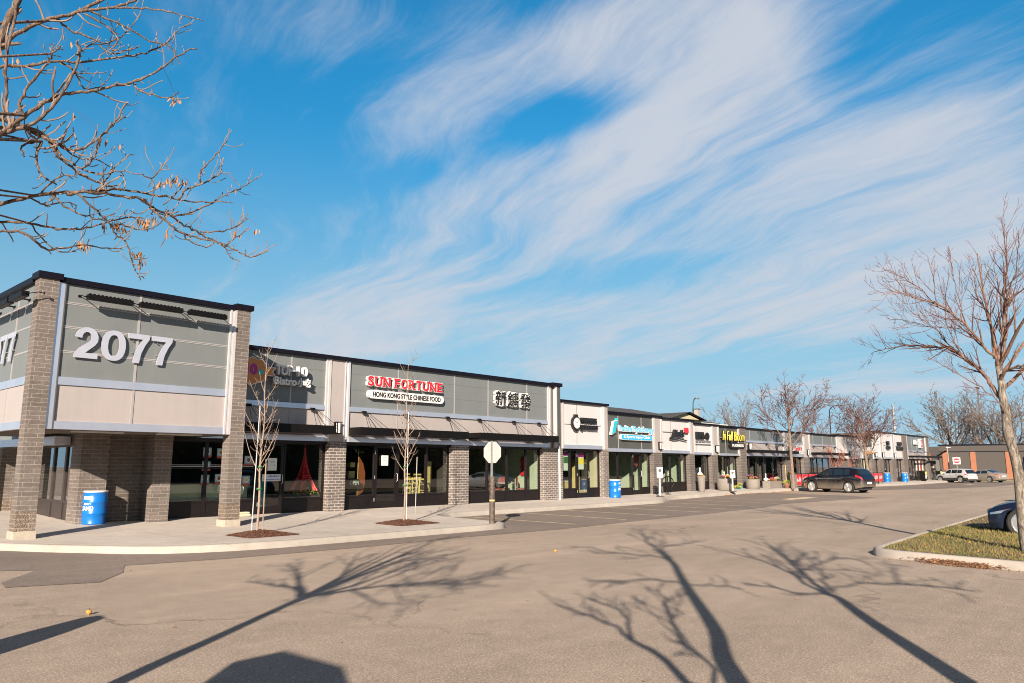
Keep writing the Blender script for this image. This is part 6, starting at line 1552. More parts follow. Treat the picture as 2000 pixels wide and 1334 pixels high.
LT = [
  ([(1.0, 5.8, 4.46), (1.17, 5.78, 4.64), (1.25, 5.8, 4.75), (1.4, 5.79, 4.91), (1.55, 5.79, 5.03), (1.73, 5.77, 5.22), (1.85, 5.77, 5.39)],0.0165,0.0099),
  ([(1.59, 5.77, 5.06), (1.61, 5.76, 5.07), (1.82, 5.68, 5.17), (1.93, 5.63, 5.26), (2.02, 5.59, 5.33)],0.0112,0.0066),
  ([(1.83, 5.67, 5.17), (1.9, 5.56, 5.15), (2.0, 5.44, 5.14), (2.11, 5.31, 5.1), (2.26, 5.17, 5.05)],0.0079,0.0033),
  ([(1.03, 5.46, 4.27), (1.09, 5.46, 4.49), (1.13, 5.47, 4.68), (1.17, 5.49, 4.81), (1.19, 5.5, 4.95)],0.0248,0.0198),
  ([(1.11, 6.19, 4.58), (1.25, 6.15, 4.63), (1.39, 6.11, 4.68), (1.55, 6.07, 4.76), (1.72, 6.02, 4.82), (1.94, 5.95, 4.92), (2.09, 5.91, 4.99), (2.2, 5.89, 5.07), (2.3, 5.86, 5.18), (2.36, 5.86, 5.3), (2.47, 5.84, 5.41)],0.0119,0.0033),
  ([(1.08, 5.33, 3.75), (1.12, 5.32, 3.8), (1.15, 5.32, 3.84), (1.23, 5.3, 3.95), (1.31, 5.27, 4.05), (1.39, 5.24, 4.13), (1.47, 5.22, 4.18), (1.57, 5.19, 4.22), (1.69, 5.14, 4.29), (1.8, 5.11, 4.35), (1.91, 5.07, 4.45), (2.01, 5.04, 4.57), (2.09, 5.01, 4.67), (2.16, 4.99, 4.7)],0.0165,0.0040),
  ([(1.13, 5.36, 3.81), (1.15, 5.32, 3.83), (1.25, 5.24, 3.88), (1.32, 5.17, 3.97), (1.36, 5.12, 4.05), (1.4, 5.06, 4.18), (1.43, 5.01, 4.34), (1.4, 4.98, 4.42)],0.0132,0.0059),
  ([(1.11, 5.86, 4.1), (1.23, 5.82, 4.11), (1.35, 5.79, 4.08), (1.51, 5.73, 4.02), (1.56, 5.72, 4.0), (1.62, 5.71, 3.98), (1.71, 5.68, 4.02), (1.81, 5.65, 4.14), (1.88, 5.64, 4.26), (1.95, 5.62, 4.44)],0.0165,0.0053),
  ([(1.15, 5.52, 3.98), (1.16, 5.46, 4.0), (1.15, 5.41, 4.13), (1.12, 5.37, 4.29), (1.12, 5.31, 4.51), (1.12, 5.26, 4.69), (1.11, 5.21, 4.77)],0.0112,0.0079),
  ([(1.22, 5.27, 3.95), (1.19, 5.26, 4.0), (1.21, 5.23, 4.1), (1.28, 5.18, 4.27), (1.31, 5.15, 4.35), (1.3, 5.13, 4.42)],0.0099,0.0049),
  ([(1.3, 5.13, 4.35), (1.34, 5.12, 4.4), (1.34, 5.11, 4.41)],0.0059,0.0040),
  ([(1.41, 4.98, 4.33), (1.45, 5.02, 4.4), (1.53, 5.04, 4.51)],0.0066,0.0040),
  ([(1.5, 5.81, 4.97), (1.56, 5.83, 4.95), (1.74, 5.79, 4.92), (1.83, 5.8, 4.93), (1.95, 5.8, 5.07), (2.05, 5.8, 5.27)],0.0083,0.0033),
  ([(1.64, 5.75, 5.06), (1.76, 5.67, 4.99), (1.84, 5.61, 4.89), (1.8, 5.6, 4.79), (1.83, 5.56, 4.78)],0.0066,0.0033),
  ([(1.68, 5.73, 5.09), (1.8, 5.7, 5.07), (1.95, 5.66, 5.03), (2.09, 5.63, 4.99), (2.22, 5.6, 4.99), (2.29, 5.59, 4.87)],0.0073,0.0033),
  ([(1.61, 6.08, 4.79), (1.71, 6.04, 4.72), (1.74, 6.03, 4.64), (1.8, 6.01, 4.62), (1.88, 5.98, 4.67), (1.93, 5.95, 4.77)],0.0073,0.0033),
  ([(1.66, 6.06, 4.79), (1.7, 6.01, 4.72), (1.82, 5.93, 4.73), (1.87, 5.87, 4.74)],0.0053,0.0033),
  ([(1.78, 5.8, 4.9), (1.83, 5.78, 4.85), (1.9, 5.75, 4.86), (2.03, 5.7, 4.96)],0.0059,0.0033),
  ([(1.81, 5.14, 4.35), (1.83, 5.07, 4.28), (1.89, 5.0, 4.25), (1.97, 4.91, 4.23), (1.99, 4.84, 4.26)],0.0066,0.0033),
  ([(1.45, 5.72, 3.99), (1.43, 5.7, 3.88), (1.43, 5.68, 3.8), (1.46, 5.63, 3.71), (1.53, 5.58, 3.66)],0.0099,0.0049),
  ([(1.43, 5.73, 3.98), (1.35, 5.69, 3.93), (1.32, 5.63, 3.86), (1.32, 5.56, 3.79)],0.0066,0.0040),
  ([(1.38, 5.75, 4.07), (1.48, 5.76, 4.06), (1.56, 5.78, 3.95), (1.67, 5.79, 3.89), (1.8, 5.79, 3.83), (1.94, 5.79, 3.82), (2.02, 5.81, 3.81)],0.0112,0.0053),
  ([(1.53, 5.74, 4.02), (1.58, 5.64, 3.88), (1.66, 5.53, 3.8), (1.76, 5.42, 3.76), (1.83, 5.31, 3.77), (1.94, 5.19, 3.75)],0.0086,0.0033),
  ([(1.57, 5.72, 4.0), (1.68, 5.73, 3.95), (1.81, 5.73, 3.97), (1.91, 5.75, 3.95)],0.0059,0.0033),
  ([(1.06, 5.56, 3.34), (1.21, 5.54, 3.42), (1.37, 5.51, 3.51), (1.57, 5.48, 3.59), (1.74, 5.45, 3.64), (1.87, 5.44, 3.69), (1.99, 5.43, 3.7), (2.11, 5.42, 3.71), (2.27, 5.4, 3.71), (2.44, 5.37, 3.73), (2.66, 5.32, 3.77)],0.0132,0.0036),
  ([(2.28, 5.38, 3.71), (2.29, 5.34, 3.76), (2.38, 5.28, 3.83), (2.45, 5.22, 3.88), (2.5, 5.18, 3.94)],0.0079,0.0036),
  ([(2.36, 5.24, 3.82), (2.34, 5.21, 3.87), (2.37, 5.18, 3.95), (2.43, 5.12, 4.06), (2.47, 5.08, 4.14)],0.0069,0.0033),
  ([(1.56, 5.46, 3.57), (1.7, 5.42, 3.61), (1.85, 5.37, 3.62), (1.99, 5.33, 3.62), (2.05, 5.33, 3.59), (2.11, 5.32, 3.54), (2.2, 5.3, 3.47), (2.27, 5.29, 3.43), (2.4, 5.25, 3.41), (2.52, 5.22, 3.4), (2.65, 5.19, 3.36), (2.75, 5.16, 3.33), (2.88, 5.13, 3.4)],0.0102,0.0036),
  ([(2.01, 5.38, 3.63), (2.13, 5.38, 3.59), (2.24, 5.39, 3.57), (2.34, 5.4, 3.53), (2.46, 5.41, 3.5), (2.57, 5.42, 3.47), (2.69, 5.42, 3.45)],0.0089,0.0046),
  ([(2.25, 5.39, 3.57), (2.4, 5.37, 3.65), (2.52, 5.36, 3.74), (2.65, 5.35, 3.86), (2.75, 5.35, 3.93), (2.87, 5.35, 4.05)],0.0066,0.0033),
  ([(2.42, 5.32, 3.48), (2.53, 5.23, 3.49), (2.61, 5.17, 3.53), (2.68, 5.1, 3.6)],0.0056,0.0033),
  ([(2.63, 5.34, 3.42), (2.7, 5.31, 3.5), (2.78, 5.28, 3.59)],0.0053,0.0033),
  ([(1.85, 5.34, 3.41), (1.9, 5.29, 3.39), (1.97, 5.23, 3.37), (2.05, 5.17, 3.4), (2.1, 5.12, 3.52)],0.0059,0.0033),
  ([(1.62, 5.43, 3.58), (1.73, 5.38, 3.48), (1.81, 5.35, 3.39), (1.86, 5.33, 3.32), (1.9, 5.31, 3.29), (1.95, 5.29, 3.17), (1.98, 5.28, 3.09), (2.03, 5.26, 3.04)],0.0073,0.0033),
  ([(1.16, 6.06, 3.45), (1.32, 5.98, 3.44), (1.48, 5.89, 3.44), (1.59, 5.83, 3.42), (1.73, 5.76, 3.43), (1.84, 5.7, 3.47), (2.0, 5.61, 3.55), (2.1, 5.56, 3.56)],0.0106,0.0036),
  ([(1.49, 5.92, 3.45), (1.58, 5.88, 3.33), (1.66, 5.85, 3.27), (1.76, 5.81, 3.28)],0.0056,0.0033),
  ([(1.17, 5.29, 3.18), (1.3, 5.26, 3.19), (1.39, 5.24, 3.12), (1.47, 5.22, 3.12), (1.6, 5.19, 3.17), (1.71, 5.16, 3.17), (1.83, 5.13, 3.18)],0.0076,0.0033),
  ([(1.75, 5.48, 3.66), (1.82, 5.5, 3.78), (1.91, 5.49, 3.94), (1.98, 5.5, 4.0)],0.0059,0.0033),
  ([(1.4, 5.52, 3.53), (1.49, 5.45, 3.65), (1.53, 5.4, 3.68), (1.58, 5.34, 3.66)],0.0059,0.0033),
  ([(1.48, 5.49, 3.56), (1.55, 5.44, 3.48), (1.65, 5.36, 3.42), (1.74, 5.3, 3.4), (1.8, 5.25, 3.45)],0.0063,0.0033),
  ([(1.94, 5.19, 3.75), (2.0, 5.17, 3.74), (2.05, 5.14, 3.85), (2.08, 5.13, 3.82)],0.0046,0.0033),
  ([(2.18, 5.41, 3.65), (2.26, 5.38, 3.76), (2.31, 5.36, 3.85)],0.0046,0.0033),
  ([(2.55, 5.26, 3.42), (2.63, 5.23, 3.32), (2.69, 5.2, 3.29)],0.0043,0.0030),
  ([(2.31, 5.36, 3.46), (2.37, 5.37, 3.41), (2.49, 5.36, 3.39), (2.58, 5.36, 3.45)],0.0053,0.0030),
  ([(1.7, 5.67, 3.85), (1.74, 5.64, 3.89), (1.76, 5.62, 3.97), (1.78, 5.61, 4.08), (1.83, 5.57, 4.19), (1.91, 5.53, 4.28)],0.0066,0.0033),
  ([(1.38, 5.53, 3.51), (1.44, 5.56, 3.5), (1.5, 5.59, 3.51), (1.61, 5.6, 3.56), (1.68, 5.62, 3.56)],0.0059,0.0033),
]
R = random.Random(77)
t = thing('bare_tree', 'large bare tree with rough grey bark leaning on the grass island at the right edge', 'tree')
cc = dict(seg=(.2,.12,.09), wander=.12, up=.07, angle=(20,45), spacing=.092, ratio=(.28,.55), lift=.08, maxl=(.66,.38,.22), minl=.07, minr=.0032, levels=2)
main = []; out = []; limbs = []
for k, (pts, r0, r1) in enumerate(RT):
    if k == 0:
        p, r = cr(pts, [.145,.107,.097,.092,.089,.092,.088,.083,.078,.07,.062,.05], 4); main.append((p, r, 0)); continue
    p, r = lim(pts, r0*.40, max(r1*.4,.004), .012, R); limbs.append((p, r, 0)); sprout(out, p, r, 0, R, cc, start=.12)
tubes(main, 10).build('trunk', 'bark_rough', t, smooth=True); tubes(limbs, 8).build('limbs', 'bark_limb', t, smooth=True); tubes(out).build('twigs', 'twig_warm', t)
# the rest of the crown, beyond the right edge
out2 = []; c2 = dict(cc); c2.update(maxl=(1.6,.8,.4), spacing=.3, seg=(.3,.2,.15), levels=3)
for d, L, z in (((.2,-.9,.6),3.0,3.3),((-.5,-.8,.9),2.8,3.8),((.6,-.5,.9),2.8,3.6),((.3,.2,1.2),2.4,3.9),((.9,.1,.7),2.4,3.7)):
    grow(out2, Vector((17.98,2.83,z)), Vector(d), L, .04, 0, R, c2)
tubes(out2).build('far_side_limbs', 'bark_limb', t)
rebase(t, (18.0, 2.68, .12))

# overhanging tree at the left
CT = cos(AZ), sin(AZ)
COT = 1/math.tan(EL)
_F = Vector((sin(_y)*cos(_p), cos(_y)*cos(_p), sin(_p))); _Rt = Vector((cos(_y), -sin(_y), 0)); _Up = _Rt.cross(_F)
def in_frame(p):
    d = Vector(p)-Vector((0,0,1.7655)); z = d.dot(_F)
    return z > .05 and abs(d.dot(_Rt)/z) < .72 and abs(d.dot(_Up)/z) < .49
def unshadow(q, base, extra=1.0):
    """a crown point whose shadow falls at q on the ground"""
    L = (Vector(q)-Vector(base)).dot(Vector(CT)); h = L/COT*extra
    return (q[0]-h*COT*CT[0], q[1]-h*COT*CT[1], h)
R = random.Random(12)
t = thing('bare_tree', 'bare tree whose pale budded branches hang into the sky at the upper left', 'tree')
BA = (-.57, 4.2)
tr = [(BA[0],BA[1],-.05)]+[unshadow(q, BA) for q in ((2.67,6.82),(4.02,7.81),(5.28,8.74),(5.97,9.25))]
p, r = cr(tr, [.10,.08,.07,.062,.058], 4); main = [(p, r, 0)]; out = []
TOP = Vector(tr[-1])
for pts, r0, r1 in LT:
    P0 = Vector(pts[0])
    # pieces that begin outside the picture are joined to the trunk
    view = P0.x/P0.y < .262
    p, r = lim(pts, r0, r1, .004, R)
    # knobby nodes
    r = [x*(1.22 if R.random() < .16 else 1) for x in r]
    if view:
        s0 = TOP-Vector((0,0,.5*R.random())); mid = (s0+P0)/2+Vector((0,0,.12)); q, rq = cr([s0, mid, P0], [r0*2.2, r0*1.5, r0], 4); main.append((q, rq, 0))
    main.append((p, r, 0))
    # short spurs and buds
    for i in range(2, len(p)-1):
        for _ in range(2):
            if R.random() < .42:
                d = (p[i]-p[i-1]).normalized(); a = radians(R.uniform(35,80)); nd = d*cos(a)+rnd_perp(d,R)*sin(a)+Vector((0,0,.25)); L = R.choice((.015,.02,.03,.05,.09,.15,.2))*R.uniform(.7,1.2)
                n = 5 if L > .07 else 1; q = [p[i].copy()]; dd = nd.normalized()
                for k in range(n): dd = (dd+rnd_perp(dd,R)*.25+Vector((0,0,.16))).normalized(); q.append(q[-1]+dd*L/n)
                rr = [max(.0026, r[i]*.5)]*(n)+[.0033]; out.append((q, rr, 1))
tubes(main, 8).build('trunk', 'bark_pale', t, smooth=True); tubes(out, 5).build('twigs', 'twig_pale', t)
# crown parts seen only through their shadow
out2 = []; c2 = dict(seg=(.3,.2,.15), wander=.15, up=.04, angle=(25,55), spacing=.16, ratio=(.3,.55), lift=.06, maxl=(1.4,.8,.5), minl=.15, minr=.008, levels=3)
for line, ex in (([(5.97,9.25),(7.32,10.35),(9.69,13.03)],1.02),([(5.97,9.25),(7.22,9.68),(10.04,11.37)],1.1),([(6.0,9.3),(6.33,9.95),(6.35,10.26),(6.20,11.18)],1.0),([(5.97,9.25),(6.93,9.29),(7.75,9.11),(8.43,8.36)],1.25),([(6.0,9.3),(6.13,9.50),(7.20,11.34),(7.80,12.65)],1.0)):
    P = [unshadow(q, BA, 1+(ex-1)*i/2) for i, q in enumerate(line)]; p, r = lim(P, .05, .014, .01, R); out2.append((p, r, 0)); sprout(out2, p, r, 0, R, c2, start=.25)
# keep the off-picture crown out of the picture
def in_view(p): return in_frame(p)
out2 = [q for q in out2 if not any(in_view(x) for x in q[0])]
tubes(out2).build('off_side_limbs', 'twig_pale', t)
# hanging seed clusters
R = random.Random(31)
tips = [(p, r) for p, r, l in main[3:]]
mb = MB(); ms = MB(); cnt = 0
def cluster(c, n):
    for i in range(n):
        a = R.uniform(0,6.3); s = R.uniform(.035,.065); w = R.uniform(.006,.011); o = c+Vector((R.gauss(0,.014),R.gauss(0,.014),R.uniform(-.05,.0)))
        dx, dy = cos(a)*w, sin(a)*w; tl = Vector((R.gauss(0,.012),R.gauss(0,.012),-s))
        mb.add([o, o+tl*.55+Vector((dx,dy,0)), o+tl, o+tl*.55-Vector((dx,dy,0)), o+tl*.5+Vector((-dy*.5,dx*.5,0))], [(0,1,4),(1,2,4),(2,3,4),(3,0,4)])
for wp in ((1.0,),):
    pass
SEEDS = [(345,345,9),(332,350,7),(315,352,5),(360,352,5),(283,430,10),(275,425,7),(235,440,10),(228,428,7),(300,425,4),(272,490,8),(278,510,6),(342,192,8),(130,70,3),(28,116,3),(208,272,3),(228,285,3),(160,470,5),(168,478,5),(205,440,4),(105,378,3),(215,320,4),(460,362,3),(500,445,3),(460,450,3),(330,455,3),(140,215,3)]
def pix(px, py, dist):
    f = Vector((sin(_y)*cos(_p), cos(_y)*cos(_p), sin(_p))); rr = Vector((cos(_y), -sin(_y), 0)); up = rr.cross(f)
    d = f+rr*((px-1000)/1466.62)+up*((667-py)/1466.62); n = Vector((2.2,5.3,0)).normalized(); return Vector((0,0,1.7655))+d*(dist/d.dot(n))
allp = [q for p, r in tips for q in p]
for u, v, n in SEEDS:
    c = pix(u, v, 5.75); b = min(allp, key=lambda q: (q-c).length); top = Vector((c.x, c.y, c.z)); cluster(top+Vector((0,0,.02)), int(n*1.2))
    ms.tube([b, (b+top)/2+Vector((0,0,.02)), top+Vector((0,0,.02))], .0012, 3)
mb.build('seed_clusters', 'dry_leaf_pale', t); ms.build('seed_stalks', 'twig_warm', t)
rebase(t, (BA[0], BA[1], 0))

# two trees behind the camera whose shadows lie across the lot
def shadow_tree(label, base, trunk, limbs, r0, seed, tw):
    R = random.Random(seed); t = thing('bare_tree', label, 'tree')
    P = [(base[0],base[1],-.05)]+[unshadow(q, base) for q in trunk]; n = len(P); r0 *= .72; limbs = [(a, b*.5) for a, b in limbs]
    p, r = cr(P, [r0*1.15]+[r0*(1-.45*i/(n-1)) for i in range(1,n)], 4); main = [(p, r, 0)]; out = []
    cc = dict(seg=(.4,.3,.2), wander=.13, up=.05, angle=(20,50), spacing=.17, ratio=(.3,.55), lift=.06, maxl=(2.0,1.1,.6), minl=.2, minr=.010, levels=3); cc.update(tw)
    for line, r1 in limbs:
        Q = [unshadow(q, base) for q in line]; q, rr = lim(Q, r1, .02, .03, R); main.append((q, rr, 0)); sprout(out, q, rr, 0, R, cc, start=.2)
    bad = in_frame
    out = [o for o in out if not any(bad(x) for x in o[0])]
    tubes(main).build('trunk', 'bark_rough', t, smooth=True); tubes(out).build('twigs', 'twig_warm', t)
    return rebase(t, (base[0], base[1], 0))
shadow_tree('tall bare tree behind the viewer whose thick trunk shadow crosses the lot in the middle', (1.6,-.55), [(6.12,3.03),(7.88,4.14),(10.37,5.89),(12.62,7.41)],
  [([(12.62,7.41),(15.53,9.78),(18.45,11.86)],.10),([(12.06,6.98),(14.79,8.93),(16.01,8.92)],.08),([(12.4,7.3),(13.21,7.92),(13.26,9.16),(13.82,10.30)],.07),([(10.37,5.95),(10.51,6.10),(10.42,6.73),(9.64,7.04)],.05),([(10.4,5.9),(10.56,5.82),(10.68,5.55),(10.71,5.16)],.05)], .16, 3, {})
shadow_tree('slim bare tree behind the viewer whose thin shadows reach into the middle of the lot', (1.3,-.45), [(5.84,3.35),(6.78,4.45)],
  [([(6.78,4.45),(7.40,5.27),(7.91,6.40)],.055),([(6.86,4.54),(7.96,5.33),(8.50,6.30)],.05),([(5.84,3.35),(6.0,3.17),(7.59,4.46),(8.87,5.34),(9.85,6.10)],.05)], .075, 4, {'maxl':(1.3,.8,.5),'spacing':.15})
shadow_tree('bare tree behind the viewer whose forked shadow stretches toward the grass island', (3.4,-.95), [(7.39,1.64),(9.47,3.01),(10.79,3.81)],
  [([(10.79,3.81),(11.91,4.57),(14.12,5.77),(17.36,7.80)],.11),([(10.79,3.81),(11.42,4.39),(13.80,6.12),(14.83,7.44)],.09),([(11.0,4.1),(11.02,4.17),(10.94,4.57),(11.17,5.38)],.06),([(11.3,4.2),(11.52,4.28),(13.11,4.89),(13.67,5.23)],.06),([(11.2,4.0),(11.97,4.14),(12.76,3.65),(12.73,2.62)],.05),([(12.4,4.9),(12.85,5.18),(15.58,5.35),(14.70,4.61)],.05)], .17, 5, {})

# saplings with stakes
def sapling(label, base, H, seed, stakes, blue=False):
    R = random.Random(seed); t = thing('sapling', label, 'young tree', (base[0],base[1],swz(*base)+.03))
    lx, ly = R.uniform(-.02,.02), 0
    tr, rr = cr([(0,0,-.05),(.02,.0,.8),(.0,.02,1.6),(.04,0,2.6),(.02,.02,3.6),(.05,0,H)], [.034,.029,.024,.017,.011,.004], 5)
    main = [(tr, rr, 0)]; out = []; k = 0
    for i in range(len(tr)):
        z = tr[i].z
        if z < 1.35 or z > H*.93: continue
        for _ in range(2 if z < 3 else 1):
            a = k*2.4+R.uniform(-.3,.3); k += 1; L = (1.45 if z < 2.4 else 1.1)*R.uniform(.55,1.0)*(1-.55*(z-1.3)/(H-1.3)); d = Vector((cos(a),sin(a),1.0)).normalized()
            q = [tr[i].copy()]; dd = d
            for s in range(6): dd = (dd+rnd_perp(dd,R)*.07+Vector((0,0,.16))).normalized(); q.append(q[-1]+dd*L/6)
            rad = [max(.013*(1-s/7.5)*(L/1.4)**.5, .004) for s in range(7)]; main.append((q, rad, 1))
            for s in range(1, 6):
                for _ in range(2):
                    if R.random() < .6:
                        a2 = radians(R.uniform(35,65)); sd = dd*cos(a2)+rnd_perp(dd,R)*sin(a2); l2 = R.uniform(.04,.22); out.append(([q[s], q[s]+sd*l2*.6, q[s]+sd*l2+Vector((0,0,l2*.25))], [.005,.004,.0032], 2))
    tubes(main, 6).build('trunk', 'bark_young', t, smooth=True); tubes(out, 3).build('twigs', 'twig_pale', t)
    for j, (x, y, h, tx, m, rr_) in enumerate(stakes):
        MB().tube([(x,y,-.05),(x+tx,y,h)], rr_, 6).build('stake', m, t)
    MB().lathe([(.06,1.02),(.065,1.04),(.06,1.06)], n=10).lathe([(.05,1.55),(.055,1.57),(.05,1.59)], n=10).build('tree_tie', 'plant_green', t)
    return t
sapling('staked bare sapling in the mulch square nearest the corner entrance', (9.66,17.05), 4.7, 21, [(-.11,.06,3.05,.05,'white_paint',.012),(.16,.02,1.75,.0,'bark_young',.016)])
sapling('staked bare sapling in the mulch square beside the stop sign', (14.35,17.2), 5.0, 22, [(.07,-.02,3.15,.0,'white_paint',.012),(.42,.0,1.85,.03,'galv',.014)])

# street trees near the shops
tree('street_tree', 'pale trunked bare street tree in front of the long row beside the square planter', (49.6,20.0,swz(49.6,20)), 8.2, 1.9, 9, 3.7, .10, 41, 'bark_street', 'twig_warm', dict(spacing=.15, minr=.009, levels=3, maxl=(1.5,.75,.4), up=.03, wander=.13), lean=(.05,.1))
tree('street_tree', 'forked bare street tree in front of the white wall right of the black crossover', (65.7,20.2,swz(65.7,20.2)), 7.7, 3.2, 12, 2.7, .12, 42, 'bark_street', 'twig_warm', dict(spacing=.17, minr=.010, levels=3, maxl=(2.0,1.0,.5), up=.03, wander=.13), lean=(-.5,.1))
tree('ornamental_tree', 'low reddish ornamental tree behind the black crossover', (61.5,21.2,swz(61,21)), 3.2, 1.2, 8, .7, .05, 43, 'twig_warm', 'berry_twig' if 'berry_twig' in MATS else (mat('berry_twig', (.30,.09,.05), .8, var=.3, vscale=8) and 'berry_twig'), dict(spacing=.16, minr=.010, levels=2, maxl=(.8,.4)))
bt = dict(spacing=.27, minr=.015, levels=3, maxl=(2.8,1.4,.7), seg=(.6,.45,.3))
tree('background_tree', 'bare tree with a rounded crown rising behind the florist roof', (82.8,40,.0), 9.4, 4.6, 10, 2.6, .24, 44, 'bark_pale', 'twig_grey', dict(bt, minr=.014))
tree('background_tree', 'bare tree rising behind the slate row between the street tree and the curved lamp', (92.8,34,.0), 9.6, 2.8, 9, 3.4, .18, 45, 'bark_pale', 'twig_warm', dict(bt, minr=.014))
big = dict(bt, spacing=.38, minr=.022, maxl=(4.2,2.2,1.1), up=.03, wander=.13)
tree('street_tree', 'wide bare tree, left one of the big pair before the dark brick building', (131,26.5,.0), 12.2, 7.5, 12, 3.6, .42, 47, 'bark_rough', 'twig_grey', big, lean=(-1.2,1.6))
tree('street_tree', 'wide bare tree, right one of the big pair before the dark brick building', (130,22.0,.0), 12.8, 7.2, 13, 2.6, .5, 48, 'bark_rough', 'twig_grey', big, lean=(1.0,-1.2))
tree('background_tree', 'bare tree beyond the street seen right of the rough trunk', (150,17.5,.0), 10.0, 5.5, 11, 3.0, .33, 49, 'bark_pale', 'twig_warm', big)

# shrubs by the far building
for (x, y, s, lab) in ((116.5,30.5,1.5,'low green shrub behind the grey saloon at the far street'),(118.5,28.5,1.2,'lower olive shrub beside the no entry sign')):
    t = thing('shrub', lab, 'shrub', (x,y,0)); R = random.Random(int(x)); mb = MB()
    for k in range(9): blob(mb, (R.uniform(-1.2,1.2)*s, R.uniform(-1,1)*s, .35*s), .55*s, R, 90, (.06,.13), 1.2)
    mb.build('foliage', 'leaf_green', t); MB().tube([(0,0,0),(0,0,.7)], .05, 5).build('stem', 'twig_grey', t)

# ------------------------------------------------------------------ house, lamps and buildings behind
t = thing('hip_roof_house', 'tan house with dark hip roof and chimney showing above the shop parapet', 'house')
MB().box(38,69.6,36,50,0,5.95).build('wall', 'beige_panel', t)
rf = MB().add([(36.5,34.9,5.85),(71,34.9,5.85),(71,51,5.85),(36.5,51,5.85),(43,43,7.55),(66,43,7.55)], [(0,1,5,4),(1,2,5),(2,3,4,5),(3,0,4),(3,2,1,0)]).build('roof', 'roof_shingle' if 'roof_shingle' in MATS else (mat('roof_shingle', (.055,.048,.045), .9, var=.2, vscale=8) and 'roof_shingle'), t)
MB().add([(58.4,33.9,5.95),(64.8,33.9,5.95),(61.6,33.9,6.62),(58.4,40,5.95),(64.8,40,5.95),(61.6,40,6.62)], [(0,2,5,3),(2,1,4,5),(0,3,4,1)]).build('porch_roof', 'roof_shingle', t)
MB().add([(59.1,34.3,5.97),(64.1,34.3,5.97),(61.6,34.3,6.48)], [(0,1,2)]).add([(58.9,34.3,4.2),(64.3,34.3,4.2),(64.3,34.3,5.96),(58.9,34.3,5.96)], [(0,1,2,3)]).build('gable', 'room_wall_warm', t)
MB().box(69.3,69.75,37.3,37.75,6.0,7.45).build('chimney', 'beige_panel', rf); MB().box(69.25,69.8,37.25,37.8,7.45,7.53).build('chimney_cap', 'dark_panel', rf)
MB().box(36.6,70.9,34.86,34.94,5.70,5.86).build('gutter', 'sign_white', t)
rebase(t, (54, 43, 0))

mat('lamp_green', (.03,.10,.09), .5, metal=.4)
def curved_lamp(x, y, h, arm, label, m='lamp_green', d=(1,0)):
    t = thing('street_lamp', label, 'street lamp', (x,y,0), group='curved arm street lamps behind the shops')
    pts = [(0,0,0),(0,0,h*.8),(.0,0,h*.88)]+[(arm*(1-cos(a))*d[0]*1.0, arm*(1-cos(a))*d[1], h*.88+(h*.12)*sin(a)) for a in [pi/2*k/8 for k in range(1,9)]]
    MB().tube(pts, [.10,.075,.07]+[.06]*8, 8).build('pole', m, t); e = pts[-1]
    MB().box(e[0]-.1,e[0]+.6,e[1]-.16,e[1]+.16,e[2]-.08,e[2]+.06).build('lamp_head', 'galv', t, bevel=.03)
curved_lamp(69.6, 38, 8.7, .7, 'green street lamp pole with curved top behind the house chimney')
curved_lamp(108.5, 38, 10.5, 5.5, 'tall dark street lamp with long curved arm behind the slate row', 'canopy_black')
t = thing('lattice_mast', 'thin pale radio mast far behind right of the end building', 'mast', (190,52,0))
MB().tube([(0,0,0),(0,0,16)], [.35,.22], 4).build('mast', 'galv', t)
mb = MB()
for k in range(10): mb.box(-.6,.6,-.04,.04,7+k*.9,7.12+k*.9)
mb.build('rungs', 'galv', t)
t = thing('area_lamp', 'twin head parking lamp rising through the big street trees', 'street lamp', (143,26,0)); MB().tube([(0,0,0),(0,0,14.5)], [.14,.09], 8).build('pole', 'bark_pale', t); MB().box(-.9,-.25,-.2,.2,14.4,14.55).box(.25,.9,-.2,.2,14.4,14.55).box(-.25,.25,-.04,.04,14.45,14.5).build('lamp_head', 'dark_plastic', t)
for x, y, h, lab in ((118.6,25.9,4.3,'pale square lamp post in front of the left orange pilaster'),(128,19.6,4.4,'slim pale lamp post right of the big tree pair'),(133,13.2,5.0,'tan lamp post right of the rough trunk')):
    t = thing('lamp_post', lab, 'lamp post', (x,y,0)); MB().tube([(0,0,0),(0,0,h)], .09, 6).build('pole', 'bark_young', t); MB().box(-.1,1.5,-.12,.12,h-.05,h+.08).build('arm', 'sign_white', t)
mat('dark_brick', (.062,.052,.047), .85, var=.08, vscale=2); mat('orange_brick', (.27,.105,.055), .85, var=.08)
t = thing('dark_brick_building', 'long low dark brick building with orange pilasters across the far street', 'building')
# facade facing the viewer runs from upper left to lower right
MB().prism([(121,27.5),(124,9),(150,12),(147,31)], 0, 4.6).build('wall', 'dark_brick', t)
MB().prism([(120.9,27.6),(123.9,8.9),(150.2,11.9),(147.2,31.2)], 4.6, 4.78).build('parapet_cap', 'cap_metal', t)
MB().prism([(121,27.5),(147,31),(147.4,40),(121.6,36)], 0, 4.5).build('side_wall', 'dark_brick', t)
def onf(s, off=0.): return (121+3*s-off*.987, 27.5-18.5*s-off*.16)
for k, s in enumerate((.02,.20,.42,.70)):
    a, b = onf(s, .12), onf(s+.035, .12); c, d = onf(s+.035, -.1), onf(s, -.1)
    MB().prism([a,b,c,d], 0, 3.7).build('pilaster', 'orange_brick', t)
a, b, c, d = onf(0,.06), onf(1,.06), onf(1,-.1), onf(0,-.1); MB().prism([a,b,c,d], 3.7, 3.8).build('string_course', 'cap_metal', t)
a, b, c, d = onf(.52,.1), onf(.62,.1), onf(.62,-.1), onf(.52,-.1); MB().prism([a,b,c,d], 0, 2.3).build('doorway', 'car_glass', t)
